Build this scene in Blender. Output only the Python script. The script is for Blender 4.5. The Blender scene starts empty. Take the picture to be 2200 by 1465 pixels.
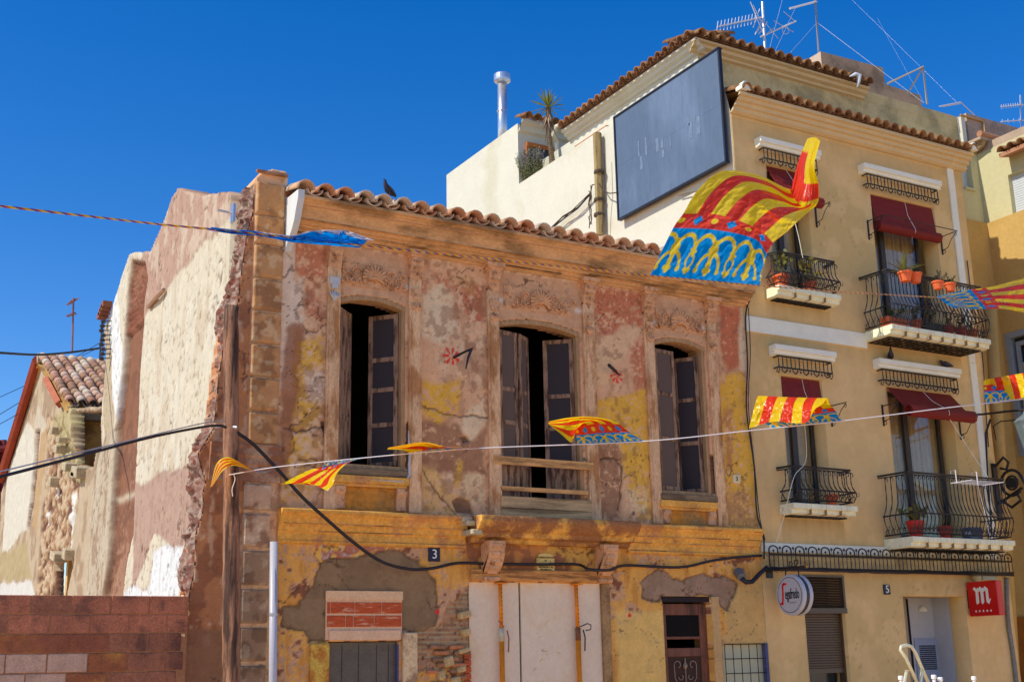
import bpy, math, random
import numpy as np
from mathutils import Vector, Matrix
random.seed(7); rng = np.random.default_rng(7)
SC = bpy.context.scene; COL = SC.collection
R = math.radians; PI = math.pi
# ------------------------------------------------------------------ camera
CY, CZ, FPX = -14.4, 1.65, 2630.0
YAW, PIT, ROL = R(30.086), R(14.486), R(-1.126)
_fw = np.array([math.sin(YAW)*math.cos(PIT), math.cos(YAW)*math.cos(PIT), math.sin(PIT)])
_r = np.array([math.cos(YAW), -math.sin(YAW), 0.0]); _u = np.cross(_r, _fw)
_r2 = math.cos(ROL)*_r + math.sin(ROL)*_u; _u2 = -math.sin(ROL)*_r + math.cos(ROL)*_u
CAM = np.array([0, CY, CZ])
cd = bpy.data.cameras.new('camera'); cam = bpy.data.objects.new('camera', cd); COL.objects.link(cam); SC.camera = cam
cd.sensor_width = 36; cd.lens = FPX/2200*36; cd.clip_end = 3000
cam.matrix_world = Matrix(((_r2[0], _u2[0], -_fw[0], 0), (_r2[1], _u2[1], -_fw[1], CY), (_r2[2], _u2[2], -_fw[2], CZ), (0, 0, 0, 1)))
# ------------------------------------------------------------------ sky, sun, exposure
SUN_E, SUN_A = R(45), R(4)
w = bpy.data.worlds.new('World'); SC.world = w; w.use_nodes = True
wn = w.node_tree.nodes; wl = w.node_tree.links
sk = wn.new('ShaderNodeTexSky'); sk.sky_type = 'NISHITA'; sk.sun_disc = False
sk.sun_elevation = SUN_E; sk.sun_rotation = R(-86); sk.ozone_density = 1.5; sk.air_density = .9; sk.dust_density = .25
hs = wn.new('ShaderNodeHueSaturation'); hs.inputs['Saturation'].default_value = 1.48; hs.inputs['Hue'].default_value = .512; hs.inputs['Value'].default_value = .66
wl.new(sk.outputs[0], hs.inputs['Color']); wl.new(hs.outputs[0], wn['Background'].inputs[0]); wn['Background'].inputs[1].default_value = .15
sl = bpy.data.lights.new('sun', 'SUN'); sl.energy = 2.45; sl.angle = .009; sl.color = (1, .91, .78)
so = bpy.data.objects.new('sun', sl); COL.objects.link(so)
so.rotation_euler = Vector((-math.cos(SUN_E)*math.cos(SUN_A), math.cos(SUN_E)*math.sin(SUN_A), math.sin(SUN_E))).to_track_quat('Z', 'Y').to_euler()
vs = SC.view_settings; vs.view_transform = 'Standard'; vs.look = 'None'; vs.exposure = .85; vs.gamma = 1; vs.use_curve_mapping = False
# ------------------------------------------------------------------ geometry of the place: a photo position on a real plane
def _ray(px, py): return _fw + (px-1100)/FPX*_r2 - (py-732.5)/FPX*_u2
def F3(px, py, Y=0.):
    d = _ray(px, py); return CAM + (Y-CY)/d[1]*d
def F(px, py, Y=0.):
    p = F3(px, py, Y); return (p[0], p[2])
def S3(px, py, X):
    d = _ray(px, py); return CAM + X/d[0]*d
def S(px, py, X):
    p = S3(px, py, X); return (p[1], p[2])
X0 = 4.38      # party wall left of the ruin
XB = 12.62     # side wall of the apartment house
# ------------------------------------------------------------------ colour
def lin(c): c = np.asarray(c, float)/255; return np.where(c < .04045, c/12.92, ((c+.055)/1.055)**2.4)
def SH(*c): return tuple(np.clip(lin(c)/np.array([.48, .43, .55]), .002, .9))
def SU(*c): return tuple(np.clip(lin(c)/np.array([1.46, 1.33, 1.28]), .002, .85))
# ------------------------------------------------------------------ noise on arrays
def vnoise(x, y, seed=0):
    xi = np.floor(x).astype(np.int64); yi = np.floor(y).astype(np.int64); fx = x-xi; fy = y-yi
    fx = fx*fx*(3-2*fx); fy = fy*fy*(3-2*fy)
    def h(a, b):
        n = (a*374761393 + b*668265263 + seed*1442695041) & 0xffffffff
        n = ((n ^ (n >> 13))*1274126177) & 0xffffffff
        return ((n ^ (n >> 16)) & 0xffff)/65535.
    return (h(xi, yi)*(1-fx)+h(xi+1, yi)*fx)*(1-fy)+(h(xi, yi+1)*(1-fx)+h(xi+1, yi+1)*fx)*fy
def fbm(x, y, s, o=4, seed=0):
    r = 0; a = .5; t = 0
    for i in range(o):
        r = r+a*vnoise(x*s, y*s, seed+i*17); t += a; a *= .5; s *= 2.03
    return r/t
def sstep(x, a, b):
    t = np.clip((x-a)/(b-a), 0, 1); return t*t*(3-2*t)
def sdf(u, v, poly):
    """signed distance, positive inside"""
    P = np.array(poly, float); d = np.full(u.shape, 1e9); ins = np.zeros(u.shape, bool)
    for i in range(len(P)):
        a = P[i]; b = P[(i+1) % len(P)]; e = b-a; wx = u-a[0]; wy = v-a[1]
        t = np.clip((wx*e[0]+wy*e[1])/(e@e+1e-12), 0, 1)
        d = np.minimum(d, (wx-t*e[0])**2+(wy-t*e[1])**2)
        c = ((a[1] > v) != (b[1] > v)) & (u < (b[0]-a[0])*(v-a[1])/((b[1]-a[1]) if b[1] != a[1] else 1e-9)+a[0])
        ins ^= c
    return np.where(ins, np.sqrt(d), -np.sqrt(d))
# ------------------------------------------------------------------ materials
MATS = {}
def pm(name, col, rough=.85, var=.14, scale=4., bump=.25, bscale=40., col2=None, amt=.5, sc2=1.5, metal=0., stretch=(1, 1, 1), spec=.3, trans=0.):
    if name in MATS: return MATS[name]
    m = bpy.data.materials.new(name); m.use_nodes = True; nt = m.node_tree; n = nt.nodes; L = nt.links
    b = n['Principled BSDF']; b.inputs['Roughness'].default_value = rough; b.inputs['Metallic'].default_value = metal
    b.inputs['Specular IOR Level'].default_value = spec
    tc = n.new('ShaderNodeTexCoord'); mp = n.new('ShaderNodeMapping'); mp.inputs['Scale'].default_value = stretch
    L.new(tc.outputs['Object'], mp.inputs[0])
    def noise(s, d=5):
        x = n.new('ShaderNodeTexNoise'); x.inputs['Scale'].default_value = s; x.inputs['Detail'].default_value = d; x.inputs['Roughness'].default_value = .6
        L.new(mp.outputs[0], x.inputs['Vector']); return x
    if col == 'attr':
        at = n.new('ShaderNodeAttribute'); at.attribute_name = 'Col'; base = at.outputs['Color']
    else:
        rgb = n.new('ShaderNodeRGB'); rgb.outputs[0].default_value = (*col, 1); base = rgb.outputs[0]
    if col2 is not None:
        x = noise(sc2, 6); rr = n.new('ShaderNodeValToRGB'); rr.color_ramp.elements[0].position = .62-.25*amt; rr.color_ramp.elements[1].position = .72-.2*amt
        L.new(x.outputs[0], rr.inputs[0])
        mx = n.new('ShaderNodeMix'); mx.data_type = 'RGBA'; L.new(rr.outputs[0], mx.inputs['Factor']); L.new(base, mx.inputs['A']); mx.inputs['B'].default_value = (*col2, 1); base = mx.outputs['Result']
    x1 = noise(scale, 6); x2 = noise(scale*9, 4)
    ad = n.new('ShaderNodeMath'); ad.operation = 'ADD'; L.new(x1.outputs[0], ad.inputs[0]); L.new(x2.outputs[0], ad.inputs[1])
    mr = n.new('ShaderNodeMapRange'); mr.inputs['From Min'].default_value = .65; mr.inputs['From Max'].default_value = 1.35; mr.inputs['To Min'].default_value = 1-var*1.6; mr.inputs['To Max'].default_value = 1+var
    L.new(ad.outputs[0], mr.inputs[0])
    vm = n.new('ShaderNodeVectorMath'); vm.operation = 'SCALE'; L.new(base, vm.inputs[0]); L.new(mr.outputs[0], vm.inputs['Scale'])
    L.new(vm.outputs[0], b.inputs['Base Color'])
    if bump:
        x3 = noise(bscale, 5); bp = n.new('ShaderNodeBump'); bp.inputs['Strength'].default_value = bump; bp.inputs['Distance'].default_value = .012
        L.new(x3.outputs[0], bp.inputs['Height']); L.new(bp.outputs[0], b.inputs['Normal'])
    if trans:
        tr = n.new('ShaderNodeBsdfTranslucent'); L.new(vm.outputs[0], tr.inputs[0]); ms = n.new('ShaderNodeMixShader'); ms.inputs[0].default_value = trans
        L.new(b.outputs[0], ms.inputs[1]); L.new(tr.outputs[0], ms.inputs[2]); L.new(ms.outputs[0], n['Material Output'].inputs[0])
    MATS[name] = m; return m
def glass(name='dark_glass', col=(.02, .022, .025), rough=.06):
    if name in MATS: return MATS[name]
    m = bpy.data.materials.new(name); m.use_nodes = True; b = m.node_tree.nodes['Principled BSDF']
    b.inputs['Base Color'].default_value = (*col, 1); b.inputs['Roughness'].default_value = rough; b.inputs['Specular IOR Level'].default_value = .7 if rough < .2 else .25
    n = m.node_tree.nodes; L = m.node_tree.links
    x = n.new('ShaderNodeTexNoise'); x.inputs['Scale'].default_value = 6; mr = n.new('ShaderNodeMapRange'); mr.inputs['To Min'].default_value = rough*.5; mr.inputs['To Max'].default_value = rough*4+.05
    L.new(x.outputs[0], mr.inputs[0]); L.new(mr.outputs[0], b.inputs['Roughness'])
    MATS[name] = m; return m
# ------------------------------------------------------------------ meshes
class MB:
    def __init__(s): s.v = []; s.f = []
    def add(s, vs_, fs):
        o = len(s.v); s.v += [tuple(map(float, q)) for q in vs_]; s.f += [tuple(i+o for i in q) for q in fs]; return s
    def box(s, x0, x1, y0, y1, z0, z1):
        return s.add([(x0, y0, z0), (x1, y0, z0), (x1, y1, z0), (x0, y1, z0), (x0, y0, z1), (x1, y0, z1), (x1, y1, z1), (x0, y1, z1)],
                     [(0, 3, 2, 1), (4, 5, 6, 7), (0, 1, 5, 4), (1, 2, 6, 5), (2, 3, 7, 6), (3, 0, 4, 7)])
    def obox(s, c, ax, hx, hy, hz):
        """box centred c with axes ax (3 vectors)"""
        c = np.array(c, float); A = [np.array(a, float) for a in ax]; vv = []
        for k in (-1, 1):
            for i, j in ((-1, -1), (1, -1), (1, 1), (-1, 1)): vv.append(c+A[0]*hx*i+A[1]*hy*j+A[2]*hz*k)
        return s.add(vv, [(0, 3, 2, 1), (4, 5, 6, 7), (0, 1, 5, 4), (1, 2, 6, 5), (2, 3, 7, 6), (3, 0, 4, 7)])
    def prism(s, poly, fn, d0, d1):
        """poly of 2D points, fn(u,v,d)->xyz, extruded d0..d1"""
        n = len(poly); vv = [fn(u, v, d0) for u, v in poly]+[fn(u, v, d1) for u, v in poly]
        fs = [tuple(range(n)), tuple(range(2*n-1, n-1, -1))]+[(i, i+n, (i+1) % n+n, (i+1) % n) for i in range(n)]
        return s.add(vv, fs)
    def tube(s, pts, r, n=6, cap=True):
        P = [np.array(p, float) for p in pts]; m = len(P); rr = r if hasattr(r, '__len__') else [r]*m
        up = np.array([0, 0, 1.]); vv = []
        prev = None
        for i in range(m):
            t = P[min(i+1, m-1)]-P[max(i-1, 0)]; t = t/(np.linalg.norm(t)+1e-12)
            a = np.cross(t, up if abs(t[2]) < .95 else np.array([1., 0, 0])) if prev is None else prev-t*(prev@t)
            if np.linalg.norm(a) < 1e-6: a = np.cross(t, np.array([1., 0, 0]))
            a = a/np.linalg.norm(a); prev = a; b = np.cross(t, a)
            for k in range(n):
                q = 2*PI*k/n; vv.append(P[i]+rr[i]*(math.cos(q)*a+math.sin(q)*b))
        fs = [(i*n+k, i*n+(k+1) % n, (i+1)*n+(k+1) % n, (i+1)*n+k) for i in range(m-1) for k in range(n)]
        if cap: fs += [tuple(range(n-1, -1, -1)), tuple((m-1)*n+k for k in range(n))]
        return s.add(vv, fs)
    def lathe(s, prof, c=(0, 0, 0), n=16):
        m = len(prof); vv = [(c[0]+r*math.cos(2*PI*k/n), c[1]+r*math.sin(2*PI*k/n), c[2]+z) for r, z in prof for k in range(n)]
        fs = [(i*n+k, i*n+(k+1) % n, (i+1)*n+(k+1) % n, (i+1)*n+k) for i in range(m-1) for k in range(n)]
        fs += [tuple(range(n-1, -1, -1)), tuple((m-1)*n+k for k in range(n))]
        return s.add(vv, fs)
    def quad(s, a, b, c, d): return s.add([a, b, c, d], [(0, 1, 2, 3)])
    def build(s, name, m, parent=None, smooth=False, bevel=0, seg=1):
        v = s.v
        if parent is not None:
            p = np.array(parent.get('_w', tuple(parent.location))); v = [(a-p[0], b-p[1], c-p[2]) for a, b, c in v]
        me = bpy.data.meshes.new(name); me.from_pydata(v, [], s.f)
        return finish(name, me, m, parent, smooth, bevel, seg)
def finish(name, me, m, parent=None, smooth=False, bevel=0, seg=1):
    if m is not None: me.materials.append(m)
    if smooth: me.polygons.foreach_set('use_smooth', [True]*len(me.polygons))
    o = bpy.data.objects.new(name, me); COL.objects.link(o)
    if parent is not None: o.parent = parent; o['_w'] = parent.get('_w', tuple(parent.location))
    if bevel:
        md = o.modifiers.new('bevel', 'BEVEL'); md.width = bevel; md.segments = seg; md.limit_method = 'ANGLE'
    return o
def tag(o, label=None, cat=None, group=None, kind=None):
    if label: o['label'] = label
    if cat: o['category'] = cat
    if group: o['group'] = group
    if kind: o['kind'] = kind
    return o
def thing(name, label, cat, loc=(0, 0, 0), group=None):
    o = bpy.data.objects.new(name, None); COL.objects.link(o); o.location = loc; o.empty_display_size = .2
    o['_w'] = tuple(map(float, loc)); return tag(o, label, cat, group)
def inst(name, me, loc, parent, rot=(0, 0, 0), scale=(1, 1, 1)):
    """one more part that shares a mesh; loc in world axes"""
    o = bpy.data.objects.new(name, me); COL.objects.link(o)
    p = parent.get('_w', (0, 0, 0)); o.parent = parent; o.location = (loc[0]-p[0], loc[1]-p[1], loc[2]-p[2]); o.rotation_euler = rot; o.scale = scale
    return o
def cells_mesh(P, keep, cols=None):
    """P (nv,nu,3) grid of points, keep (nv-1,nu-1) cells"""
    nv, nu = P.shape[:2]; j, i = np.nonzero(keep)
    a = j*nu+i; quads = np.stack([a, a+1, a+1+nu, a+nu], 1)
    return quads
def sheet(name, u, v, fn, keep, disp, col, m, parent, thick=.0, smooth=True):
    """relief sheet: u,v 1D arrays; fn(U,V,D)->xyz arrays; keep bool on cells; skirts of depth thick where cells end"""
    U, V = np.meshgrid(u, v); D = disp; P = np.stack(fn(U, V, D), -1); nv, nu = U.shape
    q = cells_mesh(P, keep); verts = P.reshape(-1, 3); C = col.reshape(-1, 3)
    if thick:
        B = np.stack(fn(U, V, D*0-thick), -1).reshape(-1, 3); n0 = len(verts); verts = np.concatenate([verts, B]); C = np.concatenate([C, C*.9])
        K = np.zeros((nv+1, nu+1), bool); K[1:nv, 1:nu] = keep
        K = np.pad(keep, 1); ext = []
        j, i = np.nonzero(keep); base = j*nu+i
        for dj, di, a, b in ((-1, 0, 0, 1), (0, 1, 1, 1+nu), (1, 0, 1+nu, nu), (0, -1, nu, 0)):
            out = ~K[j+1+dj, i+1+di]; bb = base[out]
            ext.append(np.stack([bb+b, bb+a, bb+a+n0, bb+b+n0], 1))
        q = np.concatenate([q]+ext)
    used = np.unique(q); mp = np.full(len(verts), -1); mp[used] = np.arange(len(used)); q = mp[q]; verts = verts[used]; C = C[used]
    me = bpy.data.meshes.new(name); me.vertices.add(len(verts))
    if parent is not None: verts = verts-np.array(parent.get('_w', (0, 0, 0)))
    me.vertices.foreach_set('co', verts.astype(np.float32).ravel())
    me.loops.add(q.size); me.polygons.add(len(q)); me.loops.foreach_set('vertex_index', q.ravel().astype(np.int32))
    me.polygons.foreach_set('loop_start', np.arange(0, q.size, 4, dtype=np.int32)); me.update(calc_edges=True)
    ca = me.color_attributes.new('Col', 'FLOAT_COLOR', 'POINT')
    ca.data.foreach_set('color', np.concatenate([C, np.ones((len(C), 1))], 1).astype(np.float32).ravel())
    o = finish(name, me, m, parent, smooth)
    return o
def mixc(C, c, m): return C*(1-m[..., None])+np.array(c)*m[..., None]
def wall_holes(mb, x0, x1, z0, z1, y0, y1, holes):
    """wall box from x0..x1, z0..z1 with rectangular holes (hx0,hx1,hz0,hz1)"""
    xs = sorted({x0, x1, *[h[0] for h in holes], *[h[1] for h in holes]}); zs = sorted({z0, z1, *[h[2] for h in holes], *[h[3] for h in holes]})
    def solid(a, b): return not any(h[0] < a < h[1] and h[2] < b < h[3] for h in holes)
    nx, nz = len(xs)-1, len(zs)-1
    K = [[solid((xs[i]+xs[i+1])/2, (zs[k]+zs[k+1])/2) for k in range(nz)] for i in range(nx)]
    g = lambda i, k: 0 <= i < nx and 0 <= k < nz and K[i][k]
    for i in range(nx):
        for k in range(nz):
            if not K[i][k]: continue
            a, b, c, d = xs[i], xs[i+1], zs[k], zs[k+1]
            mb.quad((a, y0, c), (b, y0, c), (b, y0, d), (a, y0, d)); mb.quad((b, y1, c), (a, y1, c), (a, y1, d), (b, y1, d))
            if not g(i-1, k): mb.quad((a, y1, c), (a, y0, c), (a, y0, d), (a, y1, d))
            if not g(i+1, k): mb.quad((b, y0, c), (b, y1, c), (b, y1, d), (b, y0, d))
            if not g(i, k-1): mb.quad((a, y1, c), (b, y1, c), (b, y0, c), (a, y0, c))
            if not g(i, k+1): mb.quad((a, y0, d), (b, y0, d), (b, y1, d), (a, y1, d))
    return mb
def profile_run(mb, prof, x0, x1, y0=0., closed=True):
    """moulding: prof list of (outward, z) from top to bottom, swept along x; outward is -y"""
    n = len(prof); vv = [(x0, y0-o, z) for o, z in prof]+[(x1, y0-o, z) for o, z in prof]
    fs = [(i, i+1, n+i+1, n+i) for i in range(n-1)]+[tuple(range(n-1, -1, -1)), tuple(range(n, 2*n))]
    fs.append((0, n, 2*n-1, n-1)); return mb.add(vv, fs)
def text_mesh(name, body, size, m, parent, loc, ax=(1, 0, 0), up=(0, 0, 1), sx=1., ext=.004, align='CENTER', off=0.):
    c = bpy.data.curves.new(name, 'FONT'); c.body = body; c.size = size; c.align_x = align; c.align_y = 'CENTER'; c.extrude = ext; c.resolution_u = 3; c.offset = off
    t = bpy.data.objects.new('tmp', c); COL.objects.link(t); dg = bpy.context.evaluated_depsgraph_get(); dg.update()
    me = bpy.data.meshes.new_from_object(t.evaluated_get(dg)); bpy.data.objects.remove(t); me.name = name
    ax = np.array(ax, float); up = np.array(up, float); nn = np.cross(ax, up); p = np.array(parent.get('_w', (0, 0, 0))) if parent else np.zeros(3)
    for vt in me.vertices:
        q = np.array(loc)+ax*vt.co.x*sx+up*vt.co.y+nn*vt.co.z-p; vt.co = q
    me.materials.clear(); return finish(name, me, m, parent)
def tile_mesh(name, m, r0=.105, r1=.085, L=.46, th=.016, n=7, flip=False):
    """curved roof tile along local +y (up-slope), opening down; flip makes the channel tile"""
    v = []; f = []
    for k, (y, r) in enumerate(((0, r0), (L, r1))):
        for q in (r, r-th):
            for i in range(n+1):
                a = PI*i/n; zz = math.sin(a)*q*.8
                v.append((-math.cos(a)*q, y, -zz if flip else zz))
    N = n+1
    for i in range(n):
        f += [(i, i+1, 2*N+i+1, 2*N+i), (N+i+1, N+i, 3*N+i, 3*N+i+1), (i+1, i, N+i, N+i+1), (2*N+i, 2*N+i+1, 3*N+i+1, 3*N+i)]
    f += [(0, 2*N, 3*N, N), (n, N+n, 3*N+n, 2*N+n)]
    me = bpy.data.meshes.new(name); me.from_pydata(v, [], f); me.materials.append(m)
    me.polygons.foreach_set('use_smooth', [True]*len(me.polygons)); return me
# ================================================================== GROUND
g = MB().box(-400, 400, -400, 400, -.5, 0).build('ground', pm('paving', (.72, .46, .28), var=.2, scale=.5, bump=.3)); tag(g, kind='structure')
# ================================================================== THE RUINED HOUSE
ruin = thing('ruined_house', 'derelict two storey house with peeling pink and ochre plaster and open shutters', 'house', (4.38, 0, 0))
M_fac = pm('ruin_plaster', 'attr', rough=.95, var=.14, scale=6, bump=.35, bscale=28)
W1 = (5.72, 6.70, 4.02, 6.22); W2 = (8.10, 9.48, 3.45, 6.19); W3 = (10.79, 11.77, 3.93, 6.22)   # rect part, arch rises above
ARCH = .1
D1 = (5.70, 6.62, 0, 1.88); DB = (7.64, 9.69, 0, 2.62); D3 = (10.76, 11.60, 0, 2.45); DG = (11.80, 12.60, .6, 1.78)
BR = (5.64, 6.66, 1.9, 2.48)
def in_open(u, v, grow=0.):
    k = np.zeros(u.shape, bool)
    for a, b, c, d in (W1, W2, W3):
        top = d+ARCH*(1-((u-(a+b)/2)/((b-a)/2))**2)
        k |= (u > a-grow) & (u < b+grow) & (v > c-grow) & (v < top+grow)
    for a, b, c, d in (D1, DB, D3, DG): k |= (u > a-grow) & (u < b+grow) & (v > c-grow) & (v < d+grow)
    return k
def px_poly(pts, Y=0.): return [F(x, y, Y) for x, y in pts]
res = .02
u = np.arange(3.6, 12.63, res); v = np.arange(0, 8.9, res); U, V = np.meshgrid(u, v)
WU = U+.10*(fbm(U, V, 3.5, 4, 3)-.5)*1.4+.05*(fbm(U, V, 14, 3, 5)-.5); WV = V+.10*(fbm(U, V, 3.5, 4, 9)-.5)*1.4+.05*(fbm(U, V, 14, 3, 6)-.5)
def pmask(pts, soft=.015, warp=1., world=False):
    P = pts if world else px_poly(pts)
    d = sdf(U*(1-warp)+WU*warp, V*(1-warp)+WV*warp, P); return sstep(d, -soft, soft)
n1 = fbm(U, V, 1.3, 5, 11); n2 = fbm(U, V, 4, 5, 21); n3 = fbm(U, V, 11, 4, 31); n4 = fbm(U*2.2, V*.5, 5, 4, 41); n5 = fbm(U, V, 26, 3, 51)
C = np.zeros(U.shape+(3,))+np.array(SH(172, 128, 104))
C = mixc(C, SH(180, 142, 122), sstep(n1*.5+n2*.5, .50, .62)*.7); C = mixc(C, SH(142, 96, 74), sstep(n2*.5+n4*.5, .52, .62)*.6)
D = .004*(n2-.5)*2+.004*(n3-.5); brk = n5*.5+n3*.3+n2*.2
yel = np.zeros(U.shape)
RED = SH(150, 80, 58); OCH = SH(178, 128, 52); PAL = SH(186, 150, 130); BRN = SH(124, 84, 66); LIL = SH(184, 152, 142)
def patch(pts, c, k=.85, th=.40, w=.05, dz=0., soft=.05):
    global C, D
    m = pmask(pts, soft)*sstep(brk, th, th+w)*k; C = mixc(C, c, m); D = D+dz*m; return m
# left panel
patch([(622, 515), (704, 535), (702, 590), (660, 600), (625, 580)], RED, .8); patch([(645, 590), (695, 585), (696, 700), (668, 680), (650, 640)], RED, .7, .44)
patch([(620, 590), (650, 600), (655, 700), (630, 700)], LIL, .8); patch([(632, 730), (690, 720), (694, 790), (650, 830), (690, 880), (650, 930), (625, 1000), (615, 980), (630, 860)], OCH, .95, .40)
patch([(655, 800), (698, 800), (698, 870), (660, 860)], LIL, .8, .35); patch([(610, 940), (700, 930), (712, 1075), (605, 1078)], OCH, .75, .49); patch([(690, 930), (712, 935), (712, 1075), (670, 1075)], BRN, .7, .44); patch([(650, 730), (690, 735), (680, 760), (650, 755)], BRN, .6, .5)
# panel between the left and the middle window
patch([(900, 600), (925, 625), (905, 700)], RED, .8); patch([(925, 575), (990, 585), (985, 640), (940, 620)], RED, .75, .46); patch([(962, 640), (982, 645), (985, 690), (965, 690)], RED, .9, .38); patch([(990, 600), (1040, 615), (1040, 705), (1010, 690), (985, 650)], RED, .9, .42)
patch([(905, 640), (945, 600), (975, 640), (985, 700), (950, 740), (905, 720)], PAL, .85, .34); patch([(975, 590), (1030, 590), (1010, 640)], SH(150, 106, 66), .7, .45)
patch([(900, 815), (955, 825), (990, 820), (985, 875), (945, 915), (900, 890)], OCH, 1., .40); patch([(985, 905), (1035, 860), (1042, 900), (1015, 955), (998, 940)], PAL, .85, .34)
patch([(900, 905), (985, 910), (998, 950), (1020, 950), (1040, 915), (1042, 1020), (905, 1010)], BRN, .9, .36, soft=.04); patch([(990, 1020), (1040, 1020), (1040, 1085), (1000, 1080)], SH(178, 148, 120), .8, .44); patch([(905, 1000), (940, 1005), (990, 1085), (985, 1110), (905, 1105)], SH(170, 128, 80), .8, .40); patch([(975, 990), (990, 990), (985, 1070), (972, 1060)], OCH, .9, .40)
# panel between the middle and the right window
patch([(1275, 615), (1378, 630), (1382, 700), (1340, 730), (1290, 720), (1272, 670)], RED, .85, .40); patch([(1350, 740), (1388, 720), (1392, 850), (1360, 850)], RED, .75, .43); patch([(1280, 740), (1335, 700), (1388, 700), (1340, 760), (1300, 830), (1278, 820)], SH(178, 138, 112), .85, .32)
m_ = patch([(1262, 862), (1392, 835), (1396, 1010), (1345, 1000), (1330, 950), (1262, 950)], OCH, 1., .34, dz=.003); patch([(1335, 980), (1398, 975), (1400, 1115), (1372, 1118), (1340, 1020)], OCH, .95, .40)
patch([(1262, 950), (1330, 950), (1336, 1050), (1335, 1120), (1262, 1115)], BRN, .85, .36); patch([(1345, 1050), (1390, 1040), (1385, 1110), (1345, 1100)], PAL, .8, .45)
# strip right of the right window
patch([(1548, 655), (1590, 665), (1590, 790), (1560, 800), (1545, 740)], RED, .95, .36); patch([(1538, 812), (1600, 800), (1640, 1140), (1555, 1135), (1540, 980)], OCH, 1., .37); patch([(1555, 880), (1572, 880), (1575, 1010), (1560, 1010)], SH(140, 90, 66), .8, .40); patch([(1555, 1060), (1610, 1050), (1640, 1135), (1560, 1135)], SH(140, 98, 76), .8, .42)
patch([(1590, 650), (1600, 680), (1606, 800), (1592, 800)], PAL, .8, .35)
# under the middle windows
patch([(1050, 830), (1072, 830), (1072, 1100), (1045, 1100)], SH(158, 112, 88), .6, .4)
C = mixc(C, SH(112, 72, 56), sstep(n3*.6+n1*.4, .58, .62)*.5)
# around the windows: plain mauve bands
for a, b, c, d in (W1, W2, W3):
    bd = ((U > a-.14) & (U < b+.14) & (V > 6.0) & (V < 6.95)).astype(float)
    C = mixc(C, SH(160, 118, 96), bd*.75)
    ring = np.exp(-((V-6.47-.1*n2)/.035)**2)*bd+np.exp(-((U-(a-.05))/.03)**2)*bd*.8
    C = mixc(C, SH(205, 184, 172), np.clip(ring, 0, 1)*.65)
# pale clean strip beside the quoins
C = mixc(C, SH(178, 150, 140), ((U > 4.97) & (U < 5.13+.05*(n2-.5)) & (V > 4.95)).astype(float)*.8)
C = mixc(C, SH(118, 70, 50), pmask([(612, 700), (650, 690), (640, 840), (622, 1000), (600, 1080), (598, 960)], .03)*.8)
# brown stub left of the quoins
stub = (U < 4.58).astype(float)
C = mixc(C, SH(142, 92, 66), stub); C = mixc(C, SH(118, 72, 54), stub*sstep(n2, .5, .6)*.9); C = mixc(C, SH(170, 138, 122), stub*sstep(n4*.6+n3*.4, .55, .62)*.5)
C = mixc(C, SH(112, 78, 62), stub*sstep(2.05-V+.1*(n2-.5), 0, .04)*.85)
# below the belt: strong ochre with peelings
low = sstep(3.42-V, 0, .03)*(U > 5.0)
C = mixc(C, SH(172, 121, 64), low*(1-.6*sstep(n2*.5+n3*.5, .52, .6))); C = mixc(C, SH(152, 98, 48), low*sstep(n4, .50, .62)*.7)
pe = low*sstep(n1*.4+n2*.35+n5*.25, .535, .56); C = mixc(C, SH(150, 112, 96), pe*.9); D -= .006*pe
C = mixc(C, SH(104, 62, 48), low*sstep(n2*.6+n3*.4, .60, .63))
C = mixc(C, SH(156, 122, 82), low*sstep(U+.3*(n2-.5), 11.75, 11.95)*sstep(2.75-V, 0, .1)*.95)
C = mixc(C, SH(176, 140, 88), low*sstep(U, 9.85, 10.0)*sstep(11.6-U, 0, .4)*sstep(2.3-V, 0, .1)*.8)
# peeled red/blue-grey patch above the mortar
mk = pmask([(676, 1165), (845, 1150), (850, 1190), (690, 1210), (672, 1200)], .02); C = mixc(C, SH(140, 84, 72), mk); C = mixc(C, SH(176, 132, 66), mk*sstep(n3, .52, .58)); C = mixc(C, SH(150, 140, 148), mk*sstep(n5*.5+n2*.5, .52, .58)*.7)
mk = pmask([(1250, 1165), (1320, 1160), (1330, 1230), (1250, 1230)], .03); C = mixc(C, SH(110, 66, 48), mk*.8)
mk = ((U > 7.6) & (U < 9.9) & (V > 2.78) & (V < 3.2)).astype(float); C = mixc(C, SH(140, 88, 56), mk*.8); C = mixc(C, SH(110, 66, 50), mk*sstep(n2, .48, .55)*.8); C = mixc(C, SH(186, 132, 66), mk*sstep(n3*.5+n1*.5, .53, .58)*.7)
# grey mortar repairs, laid in a little lower than the plaster, dark rim
def mortar(pts, c):
    global C, D
    P = px_poly(pts); d = sdf(WU, WV, P); mm = sstep(d, -.012, .012); rim = np.exp(-(d/.014)**2)
    C = mixc(C, c, mm); C = mixc(C, tuple(np.array(c)*.75), mm*sstep(n2, .5, .6)*.6); D = D*(1-mm*.6)-.016*mm; C = mixc(C, SH(60, 42, 34), rim*.75); D -= .012*rim
mortar([(600, 1310), (640, 1300), (675, 1250), (690, 1210), (800, 1190), (830, 1180), (900, 1200), (935, 1260), (943, 1320), (935, 1350), (890, 1365), (868, 1352), (720, 1360), (700, 1375), (665, 1372), (650, 1350), (604, 1345)], SH(112, 86, 68))
mortar([(1382, 1250), (1400, 1232), (1430, 1222), (1442, 1240), (1465, 1247), (1500, 1235), (1560, 1240), (1583, 1255), (1580, 1275), (1567, 1312), (1550, 1300), (1535, 1280), (1400, 1288), (1380, 1280)], SH(124, 96, 84))
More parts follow.
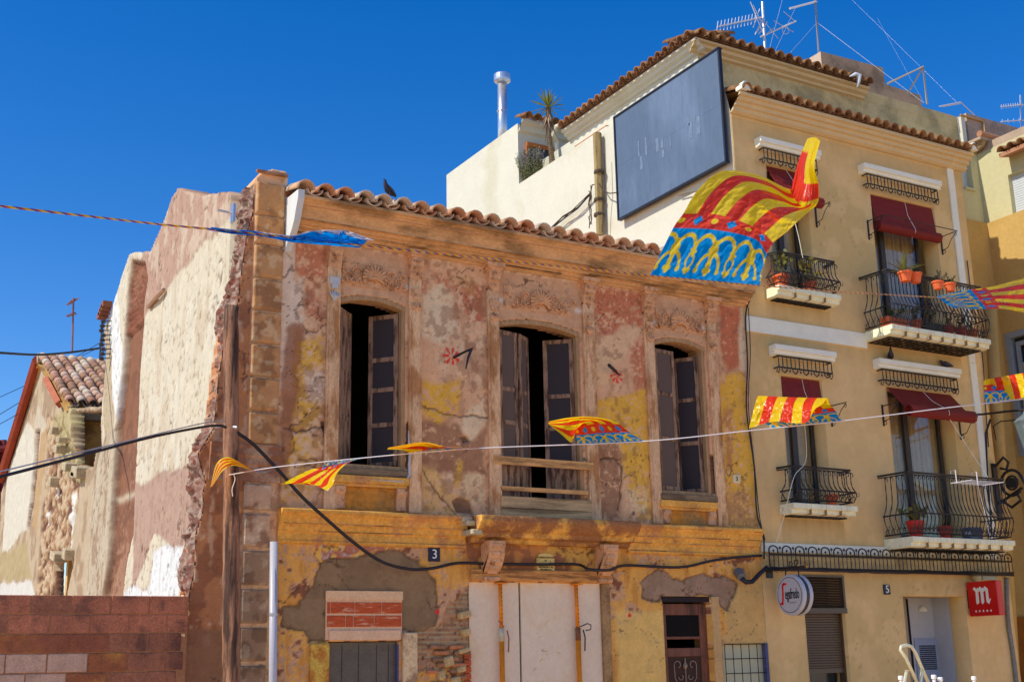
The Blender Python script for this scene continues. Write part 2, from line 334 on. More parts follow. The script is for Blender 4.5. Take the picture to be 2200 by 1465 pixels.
# exposed masonry left of the boards
mk = pmask([(945, 1345), (960, 1300), (985, 1290), (1005, 1255), (1014, 1250), (1012, 1465), (1000, 1465), (990, 1430), (960, 1440), (895, 1440), (893, 1365)], .012)
br_y = V/.062; br_x = U/.21+(np.floor(br_y) % 2)*.5; jy = np.minimum(br_y % 1, 1-br_y % 1); jx = np.minimum(br_x % 1, 1-br_x % 1)*3.4
joint = 1-sstep(np.minimum(jy, jx)+.25*(n5-.5), .05, .16)
cell = vnoise(np.floor(br_x)*1.7+.3, np.floor(br_y)*1.3+.3, 77)
cb = np.array(SH(126, 88, 70))*(.7+.6*cell[..., None]); C = C*(1-mk[..., None])+cb*mk[..., None]; C = mixc(C, SH(140, 118, 96), mk*joint); D += mk*(-.03+.018*cell-.018*joint+.012*(n3-.5))
# broken spots with bare brick beside the windows
for pts in ([(688, 905), (712, 905), (714, 985), (705, 985), (696, 930)], [(874, 905), (896, 900), (898, 985), (890, 1010), (872, 1008)], [(1400, 965), (1412, 960), (1414, 1050), (1402, 1050)], [(1522, 975), (1540, 980), (1542, 1062), (1528, 1056)],
            [(975, 1075), (990, 1066), (1014, 1075), (1018, 1108), (985, 1100)], [(985, 938), (1000, 935), (1012, 948), (996, 952)]):
    mk = pmask(pts, .01, .5); C = C*(1-mk[..., None])+cb*.75*mk[..., None]; D += mk*(-.045+.02*cell-.015*joint)
# cracks
for sd, sc in ((101, 1.1), (131, 2.3)):
    q = np.abs(fbm(WU, WV, sc, 4, sd)-.5); cr = (1-sstep(q, .0015, .0055))*sstep(fbm(U, V, .9, 2, sd+5), .5, .58)
    C = mixc(C, SH(66, 42, 34), cr*.8); D -= .008*cr
for pts in ([(612, 925), (640, 932), (670, 918), (712, 915)], [(1275, 985), (1320, 985), (1335, 1003), (1335, 1060), (1330, 1100)], [(900, 870), (960, 890), (1050, 900)], [(1240, 985), (1335, 988)], [(910, 1010), (940, 1060), (985, 1100)]):
    P = [F(*q) for q in pts]; dd = np.full(U.shape, 9.)
    for a, b in zip(P[:-1], P[1:]):
        e = np.array(b)-np.array(a); t = np.clip(((WU-a[0])*e[0]+(WV-a[1])*e[1])/(e@e), 0, 1); dd = np.minimum(dd, np.hypot(WU-a[0]-t*e[0], WV-a[1]-t*e[1]))
    cr = 1-sstep(dd, .006, .02); C = mixc(C, SH(72, 46, 36), cr*.8); D -= .012*cr
# sprayed red marks and pits
for (px_, py_), k in (((970, 765), .13), ((1324, 808), .11)):
    cx, cz = F(px_, py_); a = np.arctan2(V-cz, U-cx); r = np.hypot(U-cx, V-cz); ray = (np.abs(((a/(2*PI)*7) % 1)-.5) < .24) & (r < k*(.7+.6*n2)) & (r > k*.15)
    C = mixc(C, SH(216, 40, 36), ray.astype(float)*.95)
for px_, py_ in ((941, 1313), (1353, 1321)):
    cx, cz = F(px_, py_); C = mixc(C, SH(232, 40, 40), (np.hypot(U-cx, V-cz) < .03).astype(float))
pit = sstep(n5*.7+n2*.3, .70, .74); C = mixc(C, SH(84, 56, 44), pit*.4); D -= .004*pit
C *= (.92+.16*fbm(U, V, 45, 2, 91))[..., None]
# outline of the wall: broken left edge and rounded top of the corner pier
right_edge = [(360, 1480), (365, 1438), (386, 1375), (399, 1308), (408, 1262), (416, 1228), (419, 1180), (420, 1144), (432, 1110), (437, 1085), (434, 1060), (441, 1035), (430, 1000), (425, 975), (441, 947), (458, 920), (463, 880), (466, 840), (470, 800), (476, 770), (484, 700), (500, 670), (511, 650), (514, 615), (520, 570), (526, 530), (532, 490), (541, 463), (545, 420), (548, 384)]
P = px_poly(right_edge); P[0] = (P[1][0]-.05, -1)
outl = P+px_poly([(560, 370), (585, 363), (605, 366), (617, 369), (619, 400), (616, 425)])+[(4.99, 7.5), (12.7, 7.5), (12.7, -1)]
inside = sdf(U+.02*(n5-.5), V+.03*(n3-.5), outl) > 0
D[(U < 4.6) & (V > 1)] += (.02*(n3-.5))[(U < 4.6) & (V > 1)]
K = inside & ~in_open(U, V); K = K[:-1, :-1] & K[1:, :-1] & K[:-1, 1:] & K[1:, 1:]
fac_fn = lambda a, b, d: (a, -d, b)
sheet('facade_wall', u, v, fac_fn, K, D, C, M_fac, ruin, thick=.42)
# rubble: the torn end of the wall, from its front edge back to its thickness
left_edge = [(355, 1480), (363, 1465), (370, 1396), (395, 1291), (386, 1262), (384, 1249), (386, 1220), (388, 1199), (398, 1165), (403, 1144), (408, 1110), (414, 1085), (405, 1050), (407, 1010), (412, 985), (425, 955), (441, 925), (462, 890), (465, 849), (467, 800), (469, 763), (462, 692), (470, 662), (482, 647), (490, 610), (496, 572), (503, 545), (507, 530), (511, 490), (514, 459), (519, 425), (522, 400)]
def resample(P, n):
    P = np.array(P, float); d = np.r_[0, np.cumsum(np.hypot(*np.diff(P, axis=0).T[:2]))]; t = np.linspace(0, d[-1], n); return np.stack([np.interp(t, d, P[:, k]) for k in range(P.shape[1])], 1)
zz = np.linspace(.6, 7.62, 420)
def by_z(pts, Y):
    q = np.array([F3(x, y, Y) for x, y in pts]); o = np.argsort(q[:, 2]); return np.interp(zz, q[o, 2], q[o, 0])
xr = by_z(right_edge, 0); xl = by_z(left_edge, .45); na = 26
T = np.linspace(0, 1, na)[None, :]; ZZ = zz[:, None]+0*T
X = xr[:, None]*(1-T)+xl[:, None]*T; Y = .45*T+0*ZZ
bulk = fbm(Y*1., ZZ, 7, 4, 201)-.5; fine = fbm(Y, ZZ, 22, 3, 211)-.5; ez = np.sin(T*PI)**.5
X = X-(.17*bulk+.10*fine)*ez-.03*ez; Y = Y+(.10*(fbm(Y, ZZ, 12, 3, 221)-.5))*ez; ZZ = ZZ+.05*(fbm(Y, ZZ, 10, 3, 231)-.5)*ez
cc = fbm(Y, ZZ, 9, 4, 241); CR = np.zeros(X.shape+(3,))+np.array(SU(176, 136, 116)); CR = mixc(CR, SU(140, 96, 80), sstep(cc, .45, .6)); CR = mixc(CR, SU(206, 176, 152), sstep(fbm(Y, ZZ, 20, 3, 251), .55, .65)*.8)
CR = mixc(CR, SU(150, 78, 56), sstep(fbm(Y, ZZ*2.5, 9, 2, 261), .62, .66)*.7)
me = sheet('broken_wall_edge', np.arange(na), np.arange(420), lambda a, b, d: (X, Y, ZZ), np.ones((419, na-1), bool), X*0, CR, pm('rubble', 'attr', rough=1, var=.2, scale=9, bump=.7, bscale=30), ruin, smooth=False)
# ---- quoins and the capital band of the corner pier
M_q = pm('quoin_render', SH(150, 102, 72), var=.25, scale=5, bump=.6, bscale=26, col2=SH(104, 70, 54), sc2=2.2, amt=.7)
M_q2 = pm('quoin_render_worn', SH(156, 122, 106), var=.2, scale=5, bump=.5, bscale=26, col2=SH(112, 72, 58), sc2=2.5, amt=1.)
joints = [391, 465, 527, 599, 669, 740, 811, 885, 957]
def quoin(yt, yb, mat, k, xl=4.575, xr=4.965):
    zt = F(570, yt)[1]-.012; zb_ = F(560, yb)[1]+.012; n = 9
    uu = np.linspace(xl, xr, 22); vv = np.linspace(zb_, zt, 22); A, B = np.meshgrid(uu, vv)
    e = np.minimum.reduce([A-xl, xr-A, B-zb_, zt-B]); d = .05*sstep(e, -.001, .012)+.008*(fbm(A, B, 9, 4, 300+k)-.5)
    cA = fbm(A, B, 5, 4, 320+k); c1 = np.zeros(A.shape+(3,))+np.array(mat[0]); c1 = mixc(c1, mat[1], sstep(cA, .48, .6)*.85); c1 = mixc(c1, mat[2], sstep(fbm(A, B, 11, 3, 340+k), .6, .66)*.35)
    c1 = mixc(c1, SU(236, 206, 176), (e < .004).astype(float)*.5)
    return sheet('quoin', uu, vv, fac_fn, np.ones((21, 21), bool), d, c1, M_fac, ruin)
c_up = (SH(150, 104, 72), SH(118, 78, 54), SH(178, 150, 128)); c_lo = (SH(150, 118, 104), SH(110, 74, 60), SH(180, 156, 144))
for k in range(8): quoin(joints[k], joints[k+1], c_up, k)
for k, (a, b) in enumerate(((1038, 1098), (1102, 1177), (1181, 1259), (1263, 1341), (1345, 1422), (1426, 1500), (1504, 1600))): quoin(a, b, c_lo if k < 2 else (SH(116, 88, 74), SH(92, 66, 54), SH(150, 128, 116)), 20+k, 4.56, 4.90)
cap = MB(); profile_run(cap, [(.02, 5.0-.58), (.09, 4.40), (.09, 4.34), (.06, 4.32), (.05, 4.22), (.035, 4.20), (.035, 4.12), (0, 4.1)], 4.15, 4.98)
zc = F(560, 957)[1]; zc2 = F(560, 1036)[1]
cap = MB(); profile_run(cap, [(0, zc+.004), (.085, zc), (.085, zc-.03), (.07, zc-.04), (.07, zc-.14), (.05, zc-.16), (.05, zc-.24), (.035, zc-.26), (.03, zc2), (0, zc2)], 4.12, 5.0)
cap.build('pier_capital', M_q2, ruin)
MB().box(4.57, 4.99, -.06, .0, zc+3.55, zc+3.58).build('pier_ledge', M_q2, ruin)
# ---- eaves cornice
M_cor = pm('cornice_render', SH(162, 120, 90), var=.2, scale=3, bump=.5, bscale=22, col2=SH(116, 84, 60), sc2=1.6, amt=.5, stretch=(.7, 1, 1.8))
co_ = MB(); profile_run(co_, [(.40, 7.42), (.45, 7.41), (.45, 7.365), (.41, 7.36), (.37, 7.33), (.31, 7.27), (.27, 7.20), (.26, 7.15), (.20, 7.145), (.20, 7.11), (.14, 7.105), (.14, 7.065), (.08, 7.06), (.08, 7.02), (.03, 7.015), (.03, 6.985), (0, 6.98)], 5.03, 12.66)
co_.build('eaves_cornice', M_cor, ruin, bevel=.006)
M_shade = pm('painted_shade', SH(78, 54, 38), var=.5, scale=9, bump=.3, col2=SH(150, 108, 78), sc2=3, amt=.9, stretch=(.6, 1, 1))  # brown for thin strips that paint shade into the moulding steps
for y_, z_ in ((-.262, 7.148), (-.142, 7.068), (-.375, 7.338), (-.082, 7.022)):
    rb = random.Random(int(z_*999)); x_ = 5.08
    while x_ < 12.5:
        l_ = rb.uniform(.3, 1.4); MB().box(x_, min(x_+l_, 12.6), y_-.004, y_+.01, z_-.003, z_+rb.uniform(.006, .014)).build('shade_line', M_shade, ruin) if rb.random() < .75 else None; x_ += l_+.02
MB().prism([(.0, 7.47), (-.49, 7.45), (-.485, 7.34), (-.42, 7.22), (-.36, 7.08), (-.28, 6.98), (-.16, 6.88), (-.05, 6.76), (0, 6.74)], lambda a, b, d: (d, a, b), 4.975, 5.06).build('white_cornice_return', pm('lime_white', SU(250, 246, 238), var=.06, bump=.3, bscale=18), ruin)
# ---- roof: rows of curved tiles
M_t = [pm('tile_a', SU(255, 200, 156), var=.3, scale=7, bump=.4), pm('tile_b', SU(250, 178, 132), var=.3, scale=7, bump=.4), pm('tile_c', SU(255, 222, 190), var=.3, scale=7, bump=.4)]
TC = [tile_mesh('roof_tile', m, r0=.125, r1=.10, th=.022) for m in M_t]; TF = [tile_mesh('channel_tile', m, r0=.11, r1=.09, flip=True) for m in M_t]
sl_ = .24
for i in range(28):
    for j in range(3):
        x = 5.08+i*.272+random.uniform(-.012, .012); y = -.50+j*.36+random.uniform(-.01, .02); z = 7.46+(y+.5)*sl_+random.uniform(-.006, .008)
        inst('roof_tile', random.choice(TC), (x, y, z), ruin, (math.atan(sl_)+random.uniform(-.02, .02), random.uniform(-.05, .05), random.uniform(-.05, .05)), (1.0, 1, 1.25))
        if j < 2: inst('channel_tile', random.choice(TF), (x+.136, y+.04, z+.035), ruin, (math.atan(sl_), 0, random.uniform(-.03, .03)))
rf = MB(); rf.add([(4.99, -.35, 7.40), (12.62, -.35, 7.40), (12.62, 7.9, 8.6), (4.99, 7.9, 8.6), (4.99, -.35, 7.3), (12.62, -.35, 7.3), (12.62, 7.9, 8.5), (4.99, 7.9, 8.5)], [(0, 1, 2, 3), (7, 6, 5, 4), (0, 4, 5, 1), (1, 5, 6, 2), (2, 6, 7, 3), (3, 7, 4, 0)])
rf.build('roof_deck', M_t[1], ruin)
# ---- pilasters with carved brackets
M_pil = pm('pilaster_render', SH(172, 134, 110), var=.25, scale=3, bump=.5, bscale=22, col2=SH(138, 92, 62), sc2=2.6, amt=.6, stretch=(2, 2, .7))
M_orn = pm('carved_plaster', SH(164, 120, 96), var=.25, scale=8, bump=.4, bscale=40, col2=SH(120, 80, 60), sc2=10, amt=.35)
M_wht = pm('white_splash', SU(240, 232, 222), var=.1, bump=.3)
PIL = [(5.57, 5.75, 3.47), (6.74, 6.92, 3.47), (7.94, 8.12, 3.47), (9.53, 9.72, 3.47), (10.62, 10.79, 3.47), (11.82, 12.0, 3.47)]
for k, (a, b, z0) in enumerate(PIL):
    m_ = (a+b)/2; p = MB(); p.box(a, b, -.045, .0, z0+.01, 6.66); p.box(a+.03, b-.03, -.055, -.045, z0+.3, 6.2)
    pl = p.build('pilaster', M_pil, ruin, bevel=.006)
    c = MB(); c.box(a-.05, b+.05, -.16, 0, 6.96, 7.02); c.box(a-.02, b+.02, -.13, 0, 6.92, 6.96)
    c.prism([(0, 6.92), (-.115, 6.92), (-.12, 6.86), (-.10, 6.80), (-.07, 6.74), (-.07, 6.68), (-.055, 6.64), (0, 6.62)], lambda q, z, d: (d, q, z), a, b)
    c.prism([(a+.04, 6.66), (b-.04, 6.66), (m_, 6.56)], lambda q, z, d: (q, d, z), -.055, 0)
    for s in (-1, 1):
        for zc_, rr in ((6.86, .03), (6.78, .024), (6.71, .018)):
            th = np.linspace(0, 5.2, 9); c.tube([(m_+s*(.032+rr*math.cos(t)*(1-t/9)), -.125+.04*(6.9-zc_)/.2*.9, zc_+rr*math.sin(t)*(1-t/9)) for t in th], .009, 4)
    c.build('bracket', M_orn, pl)
    e = MB()
    for q in range(5):
        t = q/4-.5; e.tube([(m_, -.05, 6.18), (m_+t*.10, -.075, 6.24), (m_+t*.13, -.06, 6.32-abs(t)*.06)], [.012, .016, .006], 5)
    e.box(a+.02, b-.02, -.065, -.045, 6.40, 6.50); e.box(a+.05, b-.05, -.07, -.045, 6.34, 6.40)
    e.build('carved_drop', M_wht if k == 0 else M_orn, pl)
# ---- shell panels over the windows
for (a, b, c, d), hw in ((W1, .42), (W2, .56), (W3, .40)):
    m_ = (a+b)/2+.02; zc_ = 6.60; r = thing  # noqa
    o = MB(); Rr = .17
    for q in range(13):
        t = PI*(q-.5*0)/12*1.25-PI*.125; o.tube([(m_, -.03, zc_-.03), (m_+Rr*.6*math.cos(t), -.055, zc_-.03+Rr*.6*math.sin(t)), (m_+Rr*math.cos(t), -.035, zc_-.03+Rr*math.sin(t))], [.008, .019, .024], 5)
    o.lathe([(.001, -.02), (.05, -.01), (.06, .01), (.001, .03)], (m_, -.03, zc_-.05), 10)
    for s in (-1, 1):
        for cx, cz, r0, tn, ph in ((.24, .02, .075, 1.7, 0), (.36, -.05, .06, 1.5, 1.2), (.30, -.10, .045, 1.4, 2.5), (.42*hw/.42, .02, .05, 1.5, .5), (.17, -.10, .05, 1.3, 2.0)):
            if cx > hw: cx = hw
            o.tube([(m_+s*(cx+r0*(1-i/20)*math.cos(ph+i*tn*.42)), -.03-.008*math.sin(i), zc_+cz+r0*(1-i/20)*math.sin(ph+i*tn*.42)) for i in range(15)], [.005+.007*(1-i/15) for i in range(15)], 5)
        for q in range(6):
            t = q/5; o.tube([(m_+s*(.12+t*.3), -.02, zc_-.13+.03*math.sin(q)), (m_+s*(.15+t*.32), -.05, zc_-.10+.04*math.sin(q*2)), (m_+s*(.19+t*.3), -.02, zc_-.12)], [.008, .018, .006], 5)
    o.box(m_-hw-.03, m_+hw+.03, -.012, 0, zc_-.17, zc_+.155)
    o.build('shell_relief', M_orn, ruin)
# ---- belt course, balcony slab, consoles
M_belt = pm('belt_render', SH(176, 124, 62), var=.25, scale=2.5, bump=.55, bscale=22, col2=SH(150, 100, 66), sc2=2.4, amt=.5)
bp_ = [(0, 3.465), (.17, 3.46), (.18, 3.445), (.18, 3.41), (.15, 3.405), (.15, 3.385), (.115, 3.35), (.10, 3.31), (.10, 3.285), (.075, 3.28), (.075, 3.25), (.055, 3.22), (.055, 3.195), (.03, 3.19), (.03, 3.09), (.045, 3.085), (.045, 3.06), (.0, 3.04)]
for a, b in ((4.99, 7.56), (10.16, 12.58)):
    q = MB(); profile_run(q, bp_, a, b); q.build('belt_course', M_belt, ruin, bevel=.004)
    for y_, z_ in ((-.152, 3.403), (-.102, 3.284), (-.057, 3.196), (-.033, 3.088)):  # painted shade strips along the steps of the belt
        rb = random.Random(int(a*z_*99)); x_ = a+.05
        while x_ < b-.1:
            l_ = rb.uniform(.15, .8); MB().box(x_, min(x_+l_, b-.02), y_-.003, y_+.01, z_-.002, z_+rb.uniform(.004, .011)).build('shade_line', M_shade, ruin) if rb.random() < .8 else None; x_ += l_+.02
q = MB(); profile_run(q, [(0, 3.47), (.40, 3.455), (.41, 3.42), (.41, 3.38), (.37, 3.33), (.30, 3.27), (.24, 3.24), (.22, 3.19), (.12, 3.17), (.10, 3.12), (0, 3.11)], 7.60, 10.14)
q.build('balcony_slab', pm('slab_render', SH(120, 78, 54), var=.3, scale=5, bump=.8, bscale=18, col2=SH(176, 128, 66), sc2=3, amt=.5), ruin, bevel=.01, seg=2)
q = MB()
for a, b, y0, z0 in ((7.46, 7.62, -.24, 3.36), (7.50, 7.66, -.30, 3.24), (7.42, 7.58, -.2, 3.41)): q.obox(((a+b)/2, y0/2, z0), ((.98, .15, 0), (-.15, .98, 0), (0, 0, 1)), .08, -y0/2, .035)
q.build('broken_slab_corner', pm('broken_stone', SU(236, 214, 170), var=.2, bump=.6), ruin, bevel=.012)
for x in (7.80, 9.60):
    q = MB(); n_ = 14; pr_ = [(0, 3.16)]+[(-.26*math.cos(t)**1.2-.0, 3.14-.42*math.sin(t)) for t in np.linspace(0, PI/2*.93, 10)]+[(-.05, 2.70), (-.09, 2.68), (-.09, 2.64), (0, 2.62)]
    q.prism(pr_, lambda a, b, d: (d, a, b), x, x+.24)
    for i in range(5):
        t = .15+i*.25; q.box(x+.05, x+.19, -.26*math.cos(t)**1.2-.02, -.26*math.cos(t)**1.2+.02, 3.14-.42*math.sin(t)-.035, 3.14-.42*math.sin(t)+.025)
    q.build('console_bracket', M_orn, ruin, bevel=.006)
# ---- sill and apron under the left and right windows
for a, b, c, d in (W1, W3):
    q = MB(); q.box(a-.06, b+.06, -.05, .05, c-.09, c-.004); q.build('window_sill', pm('grey_wood', SH(112, 88, 72), var=.35, scale=6, bump=.5, col2=SH(70, 52, 42), stretch=(1, 1, 4)), ruin, bevel=.008)
    lo = 3.47; q = MB(); q.box(a-.05, b+.02, -.085, 0, c-.20, c-.10); q.box(a-.03, b, -.065, 0, c-.24, c-.20); apron = q.build('apron_ledge', M_belt, ruin, bevel=.008)
    for x in (a, b-.14):
        q = MB(); q.prism([(0, c-.24), (-.075, c-.24), (-.08, c-.30), (-.045, c-.36), (-.04, lo+.07), (-.06, lo+.03), (0, lo+.01)], lambda s, z, e: (e, s, z), x, x+.13)
        q.lathe([(.001, 0), (.035, 0), (.04, .012), (.02, .03), (.001, .03)], (0, 0, 0), 10)
        vv = q.v[-(5*10):]; q.v[-(5*10):] = [(x+.065+vx, -.055-vz*.8, c-.29+vy) for vx, vy, vz in vv]
        q.build('apron_bracket', M_orn, apron, bevel=.005)
    MB().box(a+.14, b-.15, -.012, 0, lo+.02, c-.245).build('apron_panel', pm('apron_ochre', SH(150, 96, 40), var=.3, scale=2, bump=.3, col2=SH(120, 90, 62), sc2=1.2), ruin)
# white broken plaster edge lit beside the left window
q = MB(); rr_ = random.Random(3); xx, z_ = 6.72, 4.38
P_ = [(6.735, -.03, 4.55), (6.73, -.045, 4.40), (6.755, -.04, 4.25), (6.73, -.05, 4.10), (6.74, -.05, 3.98), (6.70, -.06, 3.90), (6.6, -.085, 3.865), (6.4, -.09, 3.868), (6.2, -.09, 3.872)]
q.tube(P_, [.006, .012, .016, .014, .018, .014, .01, .006, .004], 6); q.build('broken_plaster_lip', M_wht, ruin)
# ---- window frames, open leaves, panes
M_wood = pm('old_wood', SH(124, 94, 82), var=.35, scale=7, bump=.5, bscale=50, col2=SH(70, 48, 40), sc2=5, amt=.6, stretch=(3, 3, .6))
M_wood2 = pm('old_wood_light', SH(138, 104, 80), var=.3, scale=7, bump=.5, bscale=50, stretch=(3, 3, .6))
M_pane = glass('dusty_pane', tuple(lin((108, 92, 80))), .6); M_pane2 = glass('dusty_blue_pane', tuple(lin((66, 60, 60))), .75)
def frame(a, b, c, d, t=.055, y0=.02, y1=.14):
    q = MB(); q.box(a+.002, a+t, y0, y1, c, d); q.box(b-t, b-.002, y0, y1, c, d); q.box(a+t+.002, b-t-.002, y0, y1, c, c+t)
    n_ = 12
    for i in range(n_):
        x0_, x1_ = a+.002+(b-a-.004)*i/n_, a+.002+(b-a-.004)*(i+1)/n_; f_ = lambda x: ARCH*(1-((x-(a+b)/2)/((b-a)/2))**2)
        q.add([(x0_, y, z) for y in (y0-.02, y1) for z in (d+f_(x0_)-t*1.1-.0, d+f_(x0_)+.004)]+[(x1_, y, z) for y in (y0-.02, y1) for z in (d+f_(x1_)-t*1.1, d+f_(x1_)+.004)],
              [(0, 4, 5, 1), (2, 3, 7, 6), (0, 2, 6, 4), (1, 5, 7, 3)])
    q.build('window_frame', M_wood2, ruin, bevel=.004)
def leaf(hx, hy, wid, z0, z1, ang, rows, mat=M_wood, pane=M_pane, solid_top=False, name='casement', arch=0):
    """casement hinged at (hx,hy), leaf runs from the hinge at angle ang in the xy plane"""
    ax = np.array([math.cos(ang), math.sin(ang), 0]); nn = np.array([-ax[1], ax[0], 0]); up = np.array([0, 0, 1.]); h = np.array([hx, hy, 0])
    st = .062; q = MB(); zz_ = [z0]+[z0+(z1-z0)*r for r in rows]+[z1]
    def bx(mb, s0, s1, a, b, th=.02): mb.obox(h+ax*(s0+s1)/2+up*(a+b)/2, (ax, nn, up), (s1-s0)/2, th, (b-a)/2)
    bx(q, 0, st, z0, z1); bx(q, wid-st, wid, z0, z1)
    for k, zt in enumerate(zz_): bx(q, st, wid-st, max(zt-.03, z0), min(zt+.03, z1) if 0 < k < len(zz_)-1 else min(zt+.06, z1) if k == 0 else z1, .017)
    bx(q, st, wid-st, z1-.06, z1, .0172)
    o = q.build(name, mat, ruin, bevel=.004)
    for k in range(len(zz_)-1):
        p = MB(); last = k == len(zz_)-2
        bx(p, st, wid-st, zz_[k]+.03, zz_[k+1]-.03, .006); p.build('wood_panel' if (k == 0 and name == 'door_leaf') or (last and solid_top) else 'pane', mat if (k == 0 and name == 'door_leaf') or (last and solid_top) else pane, o)
    return o
frame(*W1); frame(*W2); frame(*W3)
leaf(W1[0]+.06, .10, .43, 4.10, 6.16, R(46), (.30, .62), pane=M_wood)
leaf(W1[1]-.06, .10, .43, 4.10, 6.16, R(180-48), (.27, .50, .70), pane=M_pane2)
leaf(W2[0]+.06, .08, .36, 3.50, 6.12, R(14), (.28, .5, .68), name='door_leaf', solid_top=False)
leaf(W2[0]+.44, .16, .30, 3.50, 6.12, R(35), (.28, .5, .68), name='door_leaf')
leaf(W2[1]-.06, .10, .44, 3.50, 6.12, R(180-38), (.28, .5, .68), pane=M_pane2, name='door_leaf')
leaf(W3[0]+.06, .08, .42, 4.0, 6.14, R(9), (.36, .68))
leaf(W3[1]-.06, .10, .40, 4.0, 6.10, R(180-50), (.36, .68), pane=M_pane2)
# planks nailed over the balcony door
for z, h_, dx0, dx1 in ((4.245, .055, 7.99, 9.60), (3.865, .03, 8.10, 9.50)):
    q = MB(); q.obox(((dx0+dx1)/2, -.05, z), ((1, 0, 0), (0, 1, 0), (0, 0, 1)), (dx1-dx0)/2, .018, h_); o = q.build('plank', pm('plank_wood', SH(170, 122, 82), var=.3, scale=5, bump=.4, col2=SH(120, 86, 58), stretch=(.6, 3, 5)), ruin, bevel=.004)
q = MB(); q.box(8.09, 9.55, -.07, -.02, 3.60, 3.76); q.box(8.09, 9.55, -.068, -.02, 3.475, 3.595); q.build('threshold_board', pm('board_wood', SH(158, 124, 96), var=.28, scale=4, bump=.5, col2=SH(112, 84, 62), stretch=(.5, 3, 5)), ruin, bevel=.005)
# dark rooms behind the openings
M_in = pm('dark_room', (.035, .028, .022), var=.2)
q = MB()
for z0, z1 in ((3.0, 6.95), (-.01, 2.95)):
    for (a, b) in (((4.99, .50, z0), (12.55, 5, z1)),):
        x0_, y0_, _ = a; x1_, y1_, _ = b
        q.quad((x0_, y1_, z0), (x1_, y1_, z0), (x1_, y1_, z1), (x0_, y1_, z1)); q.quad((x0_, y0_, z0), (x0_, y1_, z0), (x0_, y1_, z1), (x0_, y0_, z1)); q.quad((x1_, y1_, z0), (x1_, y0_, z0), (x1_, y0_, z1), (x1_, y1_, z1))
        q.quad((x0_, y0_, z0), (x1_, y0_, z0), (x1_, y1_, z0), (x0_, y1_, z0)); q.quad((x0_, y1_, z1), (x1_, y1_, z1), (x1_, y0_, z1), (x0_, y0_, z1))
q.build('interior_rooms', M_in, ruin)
# ---- ground floor: grey shutter, brick infill, boarded doorway, wooden door, grated window
q = MB(); q.box(D1[0], D1[1], .06, .10, 0, 1.87); dr = q.build('steel_shutter', pm('grey_steel', SH(76, 66, 62), rough=.6, var=.2, scale=5, bump=.2, spec=.4), ruin)
for x in (5.88, 6.10, 6.34, 6.5): MB().box(x, x+.006, .054, .06, 0, 1.84).build('seam', pm('seam', SH(50, 44, 44)), dr)
q = MB(); q.box(6.595, 6.618, .0, .06, 0, 1.84); q.build('blue_door_edge', pm('blue_edge', SH(60, 60, 96), var=.3), dr)
MB().box(6.66, 6.86, -.05, .0, 0, 1.98).build('door_jamb', pm('pale_jamb', SH(178, 146, 122), var=.2, bump=.5, col2=SH(120, 92, 76), sc2=4), ruin, bevel=.012)
MB().box(5.44, 5.69, -.03, .0, 0, 1.86).build('door_jamb', pm('ochre_jamb', SH(186, 138, 66), var=.3, bump=.5, col2=SH(140, 84, 34), sc2=4, amt=.8), ruin, bevel=.01)
M_br = pm('infill_brick', SH(148, 62, 36), var=.25, scale=12, bump=.5, col2=SH(170, 130, 112), sc2=7, amt=.3, stretch=(.6, 1, 3))
MB().box(BR[0], BR[1], -.002, .03, BR[2], BR[3]).build('infill_mortar', pm('infill_mortar', SH(174, 136, 118), var=.15, bump=.6), ruin)
MB().box(BR[0]-.01, BR[1]+.01, -.02, .0, 2.38, 2.49).build('infill_lintel', pm('pink_lintel', SH(178, 138, 116), var=.15, bump=.4), ruin, bevel=.006)
MB().box(BR[0]+.04, BR[1]-.02, -.03, .03, 1.89, 2.02).build('infill_sill', MATS['infill_mortar'], ruin, bevel=.012)
for z, xs in ((2.215, (5.65, 5.70, 6.02, 6.38, 6.66)), (2.055, (5.65, 5.90, 6.0, 6.28, 6.655))):
    for a, b in zip(xs[:-1], xs[1:]):
        if b-a > .03: MB().box(a+.006, b-.006, -.014, 0, z, z+.135).build('brick', M_br, ruin, bevel=.004)
for k in range(14):
    rb = random.Random(k); z = 1.35+(k//2)*.075+rb.uniform(-.01, .01); x = 7.02+(k % 2)*.27+rb.uniform(-.03, .06)+(k//2 % 2)*.08; ww = rb.uniform(.14, .24)
    MB().obox((x+ww/2, -.005, z), ((1, 0, rb.uniform(-.04, .04)), (0, 1, 0), (0, 0, 1)), ww/2, .035, .024).build('brick', pm('old_brick_%d' % (k % 3), [SH(128, 86, 66), SH(150, 92, 66), SH(112, 80, 66)][k % 3], var=.3, bump=.7, scale=9), ruin, bevel=.01)
for k in range(6): MB().box(7.535, 7.632, -.025, .05, 1.22+k*.085, 1.295+k*.085).build('brick', pm('red_brick', SH(150, 66, 42), var=.3, bump=.5), ruin, bevel=.006)
for k, (x, z) in enumerate(((7.3, 1.62), (7.48, 1.52), (7.52, 1.75), (7.2, 1.45), (7.40, 1.38), (7.56, 1.98), (7.54, 2.2))):
    rb = random.Random(k+40); MB().obox((x, -.01, z), ((.96, .1, .2), (-.1, .98, 0), (-.2, 0, .97)), rb.uniform(.05, .1), .05, rb.uniform(.03, .07)).build('stone', pm('rubble_stone', SH(158, 128, 96), var=.3, bump=.8, scale=8), ruin, bevel=.025, seg=2)
M_bd = pm('white_board', SH(178, 152, 142), rough=.6, var=.07, scale=2, bump=.08, col2=SH(168, 140, 122), sc2=1.0, amt=.3)
MB().box(7.64, 8.39, .04, .08, 0, 2.62).build('board_panel', M_bd, ruin); MB().box(8.415, 9.69, .03, .07, 0, 2.62).build('board_panel', M_bd, ruin)
MB().box(8.385, 8.42, .06, .09, 0, 2.62).build('board_gap', pm('gap_dark', (.03, .02, .018)), ruin)
